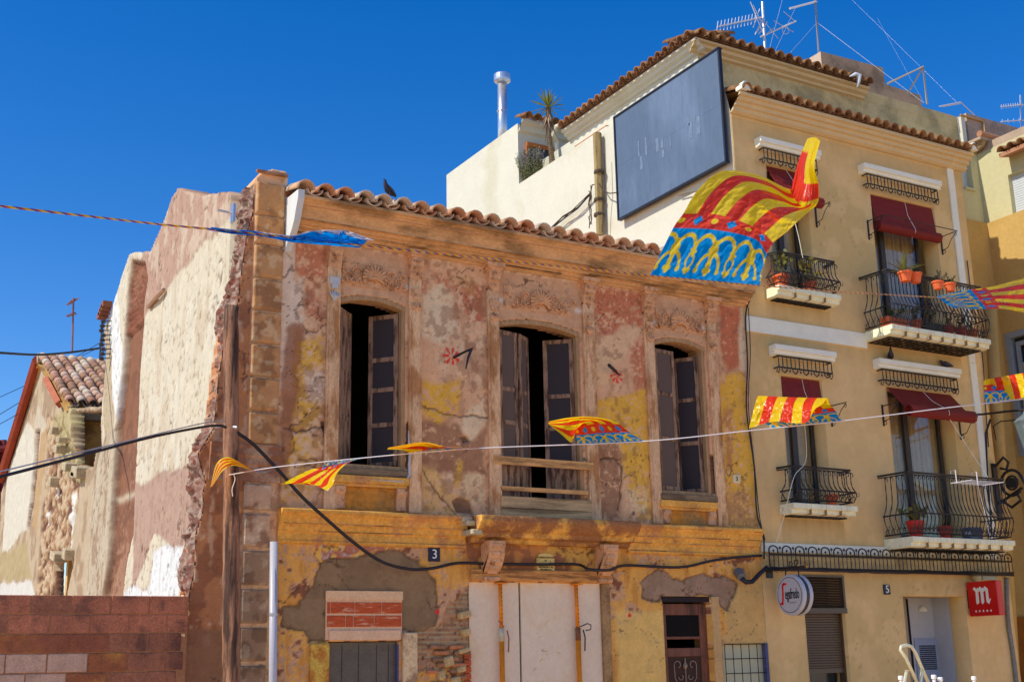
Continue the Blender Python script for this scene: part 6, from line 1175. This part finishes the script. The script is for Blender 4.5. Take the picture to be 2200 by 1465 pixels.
# drying rack on the lower balcony rail
dk = thing('drying_rack', 'white wire drying rack hooked over the big lower balcony rail', 'drying rack', (16.6, -.6, 4.3)); M_wr = pm('white_wire', (.75, .75, .78), rough=.4, var=.03, bump=0); q = MB(); x0, x1, z_ = 16.25, 17.0, 4.28
for i in range(7): q.tube([(x0, -.64-.065*i, z_), (x1, -.64-.065*i, z_)], .0028, 4)
for x in (x0, x1): q.tube([(x, -.62, z_), (x, -1.06, z_)], .006, 5)
for x in (x0+.12, x1-.12): q.tube([(x, -.64, z_), (x, -.64, 4.50), (x, -.54, 4.50), (x, -.54, 4.36)], .009, 6)
q.tube([(x1-.12, -.64, 4.28), (x1-.06, -.66, 3.85), (x1, -.66, 3.45)], .005, 4); q.build('rack', M_wr, dk)
cable('blind_cord', 'pale cord stretched from the red awning down to the big lower balcony rail', [(16.6, -.45, 5.4), (16.9, -.5, 4.95), (17.2, -.6, 4.43)], .006, M_trim)
cable('blind_cord', 'pale cord hanging from the upper left blind to its balcony', [F3(1706, 470, -.3), F3(1716, 510, -.3), F3(1725, 555, -.3)], .006, M_trim)
cable('blind_cord', 'thin cord looping from the lower left window over its balcony and down the wall', [F3(1728, 900, -.1), F3(1732, 985, -.3), F3(1708, 1020, -.34), F3(1696, 1060, -.34), F3(1684, 1110, -.1), F3(1668, 1165, -.05)], .005, M_trim)
# palm, rosemary on the terrace
pc = S3(1187, 352, 12.95); pt_ = S3(1178, 232, 12.95); pt_[0] = 12.95
pl = thing('palm_yucca', 'tall thin yucca palm on the roof terrace beside the white parapet', 'palm', tuple(pc-np.array([0, 0, .4])))
rb = random.Random(12); P = resample([pc-np.array([0, 0, .5]), pc, (pc+pt_)/2+np.array([0, .05, 0]), pt_], 26); q = MB(); q.tube(P, [.055+.018*(i % 2)-.015*i/26 for i in range(26)], 8); q.build('trunk', pm('palm_trunk', SU(150, 126, 96), var=.4, scale=14, bump=.8), pl)
blades(pl, tuple(pt_), .50, 44, pm('palm_leaf', (.28, .30, .05), rough=.5, var=.25, bump=0, trans=.25), 5, .020, .2, -.25); 
o = MB()
for k in range(26):
    a = rb.uniform(0, 2*PI); l = rb.uniform(.3, .6); c = pt_-np.array([0, 0, rb.uniform(0, .25)]); d = np.array([math.cos(a)*rb.uniform(.15, .6), math.sin(a)*rb.uniform(.15, .6), -1]); d /= np.linalg.norm(d); s = np.cross(d, (math.cos(a), math.sin(a), .2)); s /= np.linalg.norm(s); o.add([c, c+d*l*.5+s*.02, c+d*l, c+d*l*.5-s*.02], [(0, 1, 2, 3)])
x_ = o.build('dead_leaves', pm('dead_leaf', SU(206, 170, 140), var=.3, bump=0), pl); x_['kind'] = 'stuff'
for k, (px_, py_, r_, h_, lab, lm) in enumerate(((1113, 398, .34, .62, 'dense rosemary bush at the corner of the roof terrace', 1), (1148, 377, .30, .60, 'flowering lavender grey bush on the roof terrace in front of the window', 3))):
    c = S3(px_, py_, 12.74)-np.array([0, 0, .05]); c[1] = min(c[1], 6.70); t = thing('rosemary_bush', lab, 'bush', tuple(c)); rb = random.Random(50+k); q = MB(); st = MB(); fl_ = MB()
    for s_ in range(70):
        a = rb.uniform(0, 2*PI); rr_ = r_*rb.random()**.5; b0 = c+np.array([rr_*.5*math.cos(a)*.7, rr_*.6*math.sin(a), 0]); tip = c+np.array([rr_*math.cos(a)*.7, rr_*math.sin(a)*1.3, h_*rb.uniform(.55, 1.05)]); st.tube([b0, tip], .004, 3)
        for i in range(46):
            u_ = rb.uniform(.08, 1); p = b0+(tip-b0)*u_; d = np.array([rb.gauss(0, 1), rb.gauss(0, 1), rb.gauss(.8, .5)]); d /= np.linalg.norm(d); sd = np.cross(d, (rb.gauss(0, 1), rb.gauss(0, 1), .3)); sd /= np.linalg.norm(sd); l = rb.uniform(.03, .055)
            (fl_ if (k == 1 and u_ > .6 and rb.random() < .5) or rb.random() < .08 else q).add([p, p+d*l*.5+sd*.006, p+d*l, p+d*l*.5-sd*.006], [(0, 1, 2, 3)])
    st.build('stems', MATS['stem'], t); x_ = q.build('needles', pm('rosemary', (.20, .25, .09), rough=.7, var=.3, scale=12, bump=0), t); x_['kind'] = 'stuff'; x_ = fl_.build('flowers', pm('lavender', (.36, .33, .42), var=.2, bump=0), t); x_['kind'] = 'stuff'
t = thing('agave', 'small bright green spiky plant at the foot of the roof palm', 'plant', tuple(S3(1168, 360, 12.95))); blades(t, tuple(S3(1168, 362, 12.95)-np.array([0, 0, .1])), .34, 18, MATS['palm_leaf'], 9, .018)
# ================================================================== ANTENNAS ON THE ROOF
YA = 3.0; A3 = lambda x, y, Y=YA: F3(x, y, Y)
t = thing('tv_antenna', 'large white television antenna with a comb boom on the rooftop', 'antenna', tuple(A3(1645, 140)))
q = MB(); q.tube([A3(1646, 145), A3(1638, 5)], .03, 8); q.build('mast', M_al, t)
M_wa = pm('white_alu', (.72, .72, .72), rough=.4, metal=.3, var=.08, bump=0)
q = MB(); a_, b_ = A3(1541, 58, 2.6), A3(1636, 38); q.tube([a_, b_], .016, 5)
for i in range(12): c = a_+(b_-a_)*i/13; q.tube([c-np.array([.03, .0, .13]), c+np.array([.03, 0, .13])], .009, 4)
q.build('comb_boom', M_wa, t)
q = MB()
for (p, r_) in (((1612, 5), (1640, 74)), ((1618, 12), (1634, 45)), ((1622, 75), (1640, 38)), ((1626, 70), (1642, 42)), ((1618, 60), (1632, 20)), ((1630, 74), (1648, 48))): q.tube([A3(*p, YA-.1), A3(*r_, YA-.1)], .012, 4)
q.build('reflector', M_wa, t)
q = MB(); q.tube([A3(1634, 80), A3(1710, 46)], .018, 5)
for a_, b_ in (((1662, 45), (1705, 70)), ((1684, 26), (1710, 48)), ((1646, 52), (1672, 84)), ((1650, 70), (1664, 60))): q.tube([A3(*a_), A3(*b_)], .008, 4)
q.tube([A3(1688+7*math.cos(s_), 66+8*math.sin(s_)) for s_ in np.linspace(0, 6.28, 10)], .008, 4); q.build('dipole_arm', M_wa, t)
t = thing('radio_mast', 'thin mast with a slanted arm and stay wire on the mauve roof block', 'antenna', tuple(F3(1758, 114, 4.2)))
q = MB(); q.tube([F3(1759, 116, 4.2), F3(1751, -10, 4.2)], .022, 6); q.build('mast', pm('mast_grey', SU(170, 160, 160), rough=.5), t); q = MB(); q.tube([F3(1697, 19, 4.2), F3(1754, 4, 4.2)], .025, 6); q.build('arm', M_wa, t)
for k, (p, r_, lab) in enumerate((((1754, 48, 4.2), (1985, 222, 2.5), 'white stay wire slanting from the mast to the right parapet'), ((1885, 40, 6), (1985, 222, 3), 'faint wire slanting down behind the yellow frame'), ((1825, -5, 6), (2060, 225, 3), 'faintest wire crossing the upper right sky'))): cable('stay_wire', lab, [F3(*p), F3(*r_)], .005 if k == 0 else .0016, M_wa)
for k, (p, r_) in enumerate((((1682, -5), (1650, 118)), ((1710, 15), (1662, 118)), ((1755, 50), (1692, 120)))): cable('stay_wire', ('thin wire right of the big antenna mast', 'second thin wire right of the big antenna mast', 'thin wire from the radio mast down leftwards')[k], [F3(*p, 3.6), F3(*r_, 3.6)], .0025, M_wa)
t = thing('pipe_frame', 'cream triangular pipe frame standing on the right parapet', 'pipe frame', tuple(F3(1990, 222, 1.5))); q = MB(); M_cp = pm('cream_pipe', SU(226, 196, 150), rough=.5, var=.05, bump=0); P = lambda x, y: F3(x, y, 1.52)
q.tube([P(1907, 180), P(1983, 144), P(1992, 224)], .022, 6); q.tube([P(1983, 144), P(1950, 202)], .018, 6); q.build('frame', M_cp, t)
t = thing('cloth_rag', 'white rag draped over the last tile of the rooftop eaves', 'rag', tuple(F3(1840, 165, 1.05))); q = MB(); q.tube([F3(1826, 165, 1.0), F3(1838, 160, 1.0), F3(1846, 163, .98), F3(1845, 176, .98), F3(1842, 188, .98)], [.015, .04, .05, .035, .012], 8); q.build('cloth', pm('rag_white', SU(250, 250, 250), var=.05), t, smooth=True)
t = thing('clothes_wire', 'bent white wire frame on the far right parapet', 'wire frame', tuple(F3(2060, 225, 1.4))); q = MB(); P = lambda x, y: F3(x, y, 1.4); q.tube([P(2018, 229), P(2064, 220), P(2094, 248)], .012, 4); q.tube([P(2022, 230), P(2064, 223)], .01, 4); q.build('wire', M_wa, t)
t = thing('tv_antenna', 'comb shaped antenna cut by the right edge above the yellow house', 'antenna', tuple(F3(2195, 300, 3))); q = MB(); P = lambda x, y: F3(x, y, 3.); q.tube([P(2196, 330), P(2192, 205)], .02, 6); q.build('mast', M_al, t)
for (y0, y1, k) in ((230, 224, 12), (262, 258, 5)):
    q = MB(); a_, b_ = P(2150, y0), P(2210, y1); q.tube([a_, b_], .014, 5)
    for i in range(k): c = a_+(b_-a_)*(i+.3)/k; q.tube([c-np.array([.0, 0, .06]), c+np.array([0, 0, .06])], .008, 4)
    q.build('comb_boom', M_wa, t)
# ================================================================== PIGEONS
def pigeon(label, c, yaw, s=1., flat_=False):
    """body swept along a bent spine: tail, body, neck, head in one skin"""
    t = thing('pigeon', label, 'pigeon', tuple(c)); ca, sa = math.cos(yaw), math.sin(yaw)
    T_ = lambda x, y, z: (c[0]+s*(x*ca-y*sa), c[1]+s*(x*sa+y*ca), c[2]+s*z)
    sp = [(-.15, .03), (-.10, .055), (-.04, .085), (.02, .115), (.06, .15), (.075, .19), (.08, .22), (.088, .245)] if not flat_ else [(-.17, .05), (-.10, .06), (-.04, .075), (.03, .085), (.08, .10), (.11, .125), (.13, .14), (.15, .145)]
    rr_ = [.014, .03, .055, .06, .045, .03, .028, .012]; q = MB(); n = 10; vv = []
    for i, (x, z) in enumerate(sp):
        a = sp[max(i-1, 0)]; b = sp[min(i+1, 7)]; d = np.array([b[0]-a[0], b[1]-a[1]]); d /= np.linalg.norm(d)
        for k in range(n):
            t_ = 2*PI*k/n; vv.append(T_(x-d[1]*rr_[i]*math.sin(t_), rr_[i]*math.cos(t_)*.85, z+d[0]*rr_[i]*math.sin(t_)))
    q.add(vv, [(i*n+k, i*n+(k+1) % n, (i+1)*n+(k+1) % n, (i+1)*n+k) for i in range(7) for k in range(n)]+[tuple(range(n-1, -1, -1)), tuple(range(7*n, 8*n))])
    o = q.build('body', pm('pigeon_grey', (.045, .045, .06), rough=.6, var=.4, scale=25, bump=0), t, smooth=True)
    hx, hz = sp[-1]; q = MB(); q.tube([T_(hx, 0, hz), T_(hx+.03, 0, hz-.008)], [.008, .002], 6); q.build('beak', M_blk, t)
    q = MB()
    for s_ in (-1, 1):
        q.add([T_(sp[4][0]-.01, s_*.045, sp[4][1]-.01), T_(sp[3][0], s_*.062, sp[3][1]-.03), T_(-.06, s_*.056, sp[2][1]-.035), T_(-.17, s_*.018, sp[0][1]+.0), T_(-.06, s_*.045, sp[2][1]+.025), T_(sp[3][0], s_*.052, sp[3][1]+.03)], [(0, 1, 2, 5), (2, 3, 4, 5)])
    q.build('wings', pm('pigeon_wing', (.09, .09, .10), rough=.7, var=.5, scale=30, bump=0), t)
    q = MB()
    for s_ in (-1, 1): q.tube([T_(0, s_*.022, .07), T_(.01, s_*.022, 0), T_(.035, s_*.022, 0)], .004, 5)
    q.build('legs', pm('pigeon_leg', (.35, .10, .08), bump=0), t)
pg = F3(835, 430, -.42); pigeon('pigeon perched on the tiled eave of the derelict house', (pg[0], -.42, 7.60), R(200), .88)
pigeon('pigeon sitting on the hood over the lower right balcony window', (15.72, -.10, 6.42), R(230), .85); pigeon('pigeon lying low with its tail out at the right end of the same window hood', (17.1, -.08, 6.42), R(170), .85, True)
# ================================================================== BUNTING: strings and flags
def flag_colour(s, t, det=1):
    """s along the blue hoist band 0..1, t away from it 0..1"""
    Y = np.array((.98, .74, .004)); Rr = np.array((.88, .055, .008)); Bb = np.array((.0, .34, .80))
    c = np.zeros(s.shape+(3,))+Y
    st = (s*7).astype(int) % 2 == 1; c[st] = Rr
    tl = (t-.885)/.115; TL = tl > 0
    if det == 1: c[TL] = Y; c[TL & (s < .45) & (tl < .86)] = Rr; c[TL & (s >= .45) & (tl > .10) & (tl < .40)] = Rr
    redb = (t > .26) & (t < .40); c[redb] = Rr
    x = s*6.0+.3; xx = np.abs((x % 1)-.5)
    dot = ((np.floor(x) % 2 == 0) & (np.hypot((x % 1-.5)/1.2, (t-.335)*6) < .17)); c[dot] = Y
    dia = ((np.floor(x) % 2 == 1) & (np.abs(x % 1-.5)*1.0+np.abs(t-.335)*6 < .30)); c[dia] = Bb
    bl = t <= .27; c[bl] = Bb
    k = s*2.75+.2; f = k % 1; tt = t/.27
    arc = np.abs(np.hypot((np.abs(((k*2) % 1)-.5))*.84, (tt-.56)*1.35)-.40) < .062; arc &= tt > .58
    stem = (np.abs(f-.5) < .03+.085*np.exp(-((tt-.58)/.13)**2)+.03*np.exp(-((tt-.30)/.08)**2)) & (tt > .16) & (tt < .78)
    arms = (np.abs(np.hypot((np.abs(f-.5))*1.1, (tt-.16)*.85)-.30) < .034) & (tt > .18) & (np.abs(f-.5) > .06); arms |= np.hypot(np.abs(f-.5)-.27, (tt-.18)*.9) < .05
    foot = (np.hypot(f-.5, (tt-.13)*1.) < .05) | (np.hypot(np.abs(f-.5)-.05, (tt-.19)*1.) < .05)
    g_ = (k+.5) % 1; flo = np.hypot((g_-.5)*1.3, (tt-.52)*1.1) < .10*(1+.25*np.cos(5*np.arctan2(tt-.52, g_-.5))); flo2 = (np.abs(np.abs(g_-.5)-.09*np.sin((tt-.17)*9).clip(0, 1)) < .022) & (tt > .18) & (tt < .5); flo3 = (np.hypot(np.abs(g_-.5)-.045, tt-.18) < .045) | (np.hypot(g_-.5, tt-.13) < .045)
    orn = bl & (arc | stem | arms | foot | flo | flo2 | flo3); c[orn] = Y*.98
    return c
M_flag = pm('printed_plastic', 'attr', rough=.26, var=.05, scale=6, bump=.12, bscale=12, spec=.5, trans=.55)
def poly_at(P, Z, n):
    P = np.array([(*p, z) for p, z in zip(P, Z)], float); Q = np.vstack([P[0]*2-P[1], P, P[-1]*2-P[-2]]); seg = np.r_[0, np.cumsum(np.hypot(*np.diff(P[:, :2], axis=0).T)+1e-6)]; T = np.linspace(0, seg[-1], n); out = []
    for t in T:
        i = min(max(np.searchsorted(seg, t, side='right')-1, 0), len(P)-2); u_ = (t-seg[i])/(seg[i+1]-seg[i]); a, b, c, d = Q[i], Q[i+1], Q[i+2], Q[i+3]
        out.append(.5*((2*b)+(-a+c)*u_+(2*a-5*b+4*c-d)*u_**2+(-a+3*b-3*c+d)*u_**3))
    return np.array(out)
def flag(label, rows, Ybase, ns=90, nt=110, wav=.03, seed=0, tmap=None, cr=1., colour=None, det=0, lean=1., group='flags on the bunting lines'):
    """rows: list of (t, [(px,py,dy)...]) curves of constant t; the sheet is lofted through them at real distance Ybase(px)+dy"""
    rr_ = [(t, poly_at([(p[0], p[1]) for p in P], [p[2] for p in P], ns)) for t, P in rows]
    ts = np.array([t for t, _ in rr_]); G = np.array([p for _, p in rr_]); T = np.linspace(ts[0], ts[-1], nt); O = np.zeros((nt, ns, 3))
    ts2 = np.r_[2*ts[0]-ts[1], ts, 2*ts[-1]-ts[-2]]; G2 = np.concatenate([[2*G[0]-G[1]], G, [2*G[-1]-G[-2]]])
    for k, t in enumerate(T):
        i = min(max(np.searchsorted(ts, t, side='right')-1, 0), len(ts)-2); u_ = (t-ts[i])/(ts[i+1]-ts[i]); a, b, c, d = G2[i], G2[i+1], G2[i+2], G2[i+3]; m0 = (c-a)/(ts2[i+2]-ts2[i])*(ts[i+1]-ts[i]); m1 = (d-b)/(ts2[i+3]-ts2[i+1])*(ts[i+1]-ts[i])
        O[k] = (2*u_**3-3*u_**2+1)*b+(u_**3-2*u_**2+u_)*m0+(-2*u_**3+3*u_**2)*c+(u_**3-u_**2)*m1
    s_, t_ = np.meshgrid(np.linspace(0, 1, ns), T); w_ = wav*(np.sin(s_*9+t_*5+seed)*.5+np.sin(s_*4-t_*11+seed*2)*.5)*np.clip(t_*4, 0, 1)+cr*.05*(np.abs(fbm(s_*2.2+seed, t_*2.6, 3, 3, 601+seed)-.5)**.7)+cr*.016*(fbm(s_*8, t_*8, 3, 3, 611+seed)-.5)
    P3 = np.zeros((nt, ns, 3))
    for i in range(nt):
        for j in range(ns): px_, py_, dy = O[i, j]; P3[i, j] = F3(px_, py_, Ybase(px_)+dy+w_[i, j]+lean*T[i]*(.35-.62*s_[i, j]))
    colr = colour(s_, t_) if colour else flag_colour(s_, t_, 1 if nt == 260 else 0)
    o = sheet('bunting_flag', np.linspace(0, 1, ns), T, lambda a, b, d: (P3[..., 0], P3[..., 1], P3[..., 2]), np.ones((nt-1, ns-1), bool), s_*0, colr, M_flag, None)
    return tag(o, label, 'flag', group)
# line 1 (braided yellow, red and blue) hangs across the street; line 2 (white) is tied to the wooden pole
L1 = [(-40, 440, -8.3), (0, 443, -8.2), (340, 482, -7.6), (520, 499, -7.3), (800, 530, -6.9), (1100, 562, -6.3), (1397, 592, -5.8), (1632, 614, -5.3), (1820, 628, -4.9), (2010, 639, -4.5), (2240, 656, -4.0)]
L2 = [(492, 1020, -.45), (560, 1008, -.8), (620, 1000, -1.1), (765, 985, -1.7), (905, 972, -2.2), (1045, 962, -2.7), (1380, 948, -3.6), (1610, 925, -4.2), (1810, 904, -4.6), (2010, 879, -5.0), (2120, 866, -5.2), (2240, 852, -5.4)]
y1 = lambda x: float(np.interp(x, [p[0] for p in L1], [p[2] for p in L1])); y2 = lambda x: float(np.interp(x, [p[0] for p in L2], [p[2] for p in L2]))
# braided line: three coloured strands twisted round each other
lt = thing('braided_line', 'braided yellow red and blue cord stretched across the street', 'cord', tuple(F3(*L1[3])))
Pc = resample([F3(*p) for p in L1], 1100); Lc = np.r_[0, np.cumsum(np.linalg.norm(np.diff(Pc, axis=0), axis=1))]
dv = Pc[-1]-Pc[0]; dv /= np.linalg.norm(dv); e1 = np.cross(dv, (0, 0, 1)); e1 /= np.linalg.norm(e1); e2 = np.cross(dv, e1)
for k, c in enumerate(((.75, .52, .02), (.60, .03, .02), (.05, .10, .45), (.75, .52, .02))):
    q = MB(); q.tube([p+.0036*(math.cos(l/.10*2*PI+k*PI/2)*e1+math.sin(l/.10*2*PI+k*PI/2)*e2) for p, l in zip(Pc, Lc)], .0032, 4); q.build('strand', pm(('strand_yellow', 'strand_red', 'strand_blue', 'strand_yellow')[k], c, rough=.6, var=.1, bump=0), lt)
cable('white_line', 'thin white cord tied to the wooden pole and rising to the right', [F3(*p) for p in L2], .0062, pm('white_cord', (.72, .70, .72), rough=.7, var=.08, bump=0), seg=160)
cable('cord_end', 'loose white cord end hanging beside the wooden pole', [F3(502, 1018, -.5), F3(505, 1030, -.5), F3(499, 1050, -.5), F3(500, 1066, -.5)], .006, MATS['white_cord'])
flag('large red and yellow striped flag with blue crest band flying before the billboard',
     [(0, [(1397, 592, 0), (1515, 603, 0), (1632, 614, 0)]), (.27, [(1447, 489, -.05), (1535, 493, 0), (1620, 512, .03), (1648, 545, .05)]), (.40, [(1468, 459, -.08), (1545, 462, -.02), (1625, 490, .03), (1662, 522, .08)]),
      (.55, [(1500, 408, -.12), (1570, 420, -.05), (1640, 455, .02), (1692, 497, .12)]), (.68, [(1553, 368, -.14), (1605, 392, -.08), (1660, 440, 0), (1712, 478, .14)]), (.80, [(1630, 377, -.10), (1655, 400, -.06), (1690, 440, 0), (1735, 458, .15)]),
      (.885, [(1696, 406, -.02), (1704, 424, 0), (1722, 442, .04), (1757, 435, .14)]), (.93, [(1704, 388, .03), (1718, 394, .02), (1738, 398, .04), (1758, 396, .1)]), (.97, [(1717, 342, .05), (1726, 348, .03), (1738, 352, .03), (1750, 354, .06)]), (1.0, [(1734, 299, .06), (1742, 296, .05), (1753, 296, .05), (1762, 303, .05)])], y1, 200, 260, .02, 1, group=None)
flag('striped flag folded over the white line before the beige house window',
     [(0, [(1657, 921, 0), (1735, 913, 0), (1810, 905, 0)]), (.27, [(1640, 902, .05), (1720, 893, .05), (1796, 884, .05)]), (.55, [(1632, 868, .08), (1700, 866, .08), (1782, 866, .08)]), (.66, [(1630, 850, .02), (1700, 853, .02), (1778, 855, .02)]), (.75, [(1624, 862, -.06), (1690, 868, -.06), (1768, 868, -.06)]), (1.0, [(1609, 920, -.12), (1660, 906, -.1), (1730, 908, -.1), (1748, 878, -.08)])], y2, 110, 120, .012, 2)
flag('twisted flag with its crest band resting on the white line before the boarded balcony',
     [(0, [(1240, 955, 0), (1310, 952, 0), (1386, 948, 0)]), (.27, [(1238, 935, -.03), (1290, 930, -.02), (1352, 928, 0)]), (.45, [(1234, 918, -.06), (1270, 906, -.04), (1322, 906, 0)]), (.7, [(1228, 950, -.12), (1235, 905, -.06), (1270, 895, 0)]), (.88, [(1205, 932, -.1), (1208, 910, -.05), (1222, 897, 0)]), (1.0, [(1182, 914, -.06), (1178, 910, -.05), (1180, 905, -.02)])], y2, 90, 110, .012, 3)
flag('thin rolled flag lying almost flat along the white line in front of the left window',
     [(0, [(925, 970, 0), (985, 966, 0), (1047, 963, 0)]), (.3, [(905, 968, -.03), (950, 962, 0), (1030, 962, 0)]), (.6, [(880, 972, -.05), (905, 956, 0), (960, 960, 0)]), (.8, [(862, 966, -.03), (880, 958, 0), (910, 950, 0)]), (1.0, [(832, 965, 0), (834, 962, 0), (836, 961, 0)])], y2, 70, 80, .01, 4)
flag('crumpled striped flag drooping below the white line under the left window',
     [(0, [(698, 994, 0), (735, 988, 0), (782, 984, 0)]), (.27, [(690, 1003, -.02), (720, 998, -.02), (757, 990, 0)]), (.45, [(668, 1008, -.04), (700, 1014, -.03), (742, 998, 0)]), (.75, [(630, 1026, -.05), (680, 1034, -.05), (722, 1020, 0)]), (.9, [(612, 1036, -.03), (676, 1042, -.05), (716, 1040, 0)]), (1.0, [(602, 1040, 0), (662, 1038, -.04), (704, 1054, 0)])], y2, 90, 90, .012, 5)
flag('small curled striped flag crossing the wooden pole at the start of the white line',
     [(0, [(550, 1013, 0), (575, 1012, 0), (602, 1006, 0)]), (.25, [(541, 1008, 0), (549, 1013, 0), (562, 1015, 0)]), (.45, [(520, 996, -.04), (526, 1001, -.03), (536, 1008, 0)]), (.65, [(490, 982, -.08), (496, 992, -.06), (502, 1000, 0)]), (.85, [(465, 996, -.08), (472, 1003, -.05), (478, 1012, 0)]), (1.0, [(452, 1046, -.06), (455, 1045, -.05), (459, 1040, 0)])], lambda x: -.75, 60, 90, .01, 6)
flag('striped flag with a blue underside at the right edge above the service cables',
     [(0, [(2118, 868, 0), (2170, 862, 0), (2235, 853, 0)]), (.3, [(2114, 838, .06), (2165, 834, .06), (2230, 826, .06)]), (.5, [(2114, 818, .08), (2160, 812, .08), (2225, 800, .08)]), (.6, [(2122, 816, -.02), (2165, 808, -.02), (2228, 798, -.02)]), (1.0, [(2136, 868, -.10), (2180, 858, -.1), (2240, 845, -.1)])], y2, 90, 110, .01, 7)
flag('twisted flag with blue crest at the right edge on the braided line',
     [(0, [(2012, 637, 0), (2045, 660, -.03), (2064, 661, -.03)]), (.12, [(2040, 630, 0), (2060, 642, 0), (2085, 664, 0)]), (.27, [(2085, 622, 0), (2100, 640, 0), (2120, 664, 0)]), (.45, [(2130, 616, 0), (2145, 636, .03), (2158, 664, .03)]), (.7, [(2180, 603, 0), (2190, 640, .03), (2200, 672, .03)]), (1.0, [(2240, 588, 0), (2245, 640, 0), (2250, 680, 0)])], y1, 80, 120, .02, 8)
def blue_only(s, t):
    c = np.zeros(s.shape+(3,))+np.array((.0, .36, .90)); c[t > .86] = (.62, .58, .60); return c
flag('bunched plain blue plastic flag wrapped along the braided line near the corner pier',
     [(0, [(442, 494, 0), (500, 503, 0), (560, 508, 0), (624, 520, 0), (640, 522, 0), (700, 527, 0), (772, 533, 0)]), (.5, [(450, 491, -.03), (500, 499, -.04), (560, 502, -.03), (624, 514, -.03), (648, 510, -.05), (700, 514, -.06), (785, 522, -.02)]), (.85, [(455, 488, 0), (500, 494, 0), (545, 496, 0), (600, 509, 0), (640, 506, 0), (672, 498, 0), (690, 503, 0), (700, 498, 0), (728, 505, 0), (736, 494, 0), (745, 506, 0), (790, 517, 0)]), (1.0, [(458, 489, 0), (548, 497, 0), (626, 506, 0), (668, 496, 0), (742, 496, 0), (806, 517, 0)])], y1, 220, 40, .03, 9, cr=3., colour=blue_only, lean=0., group=None)
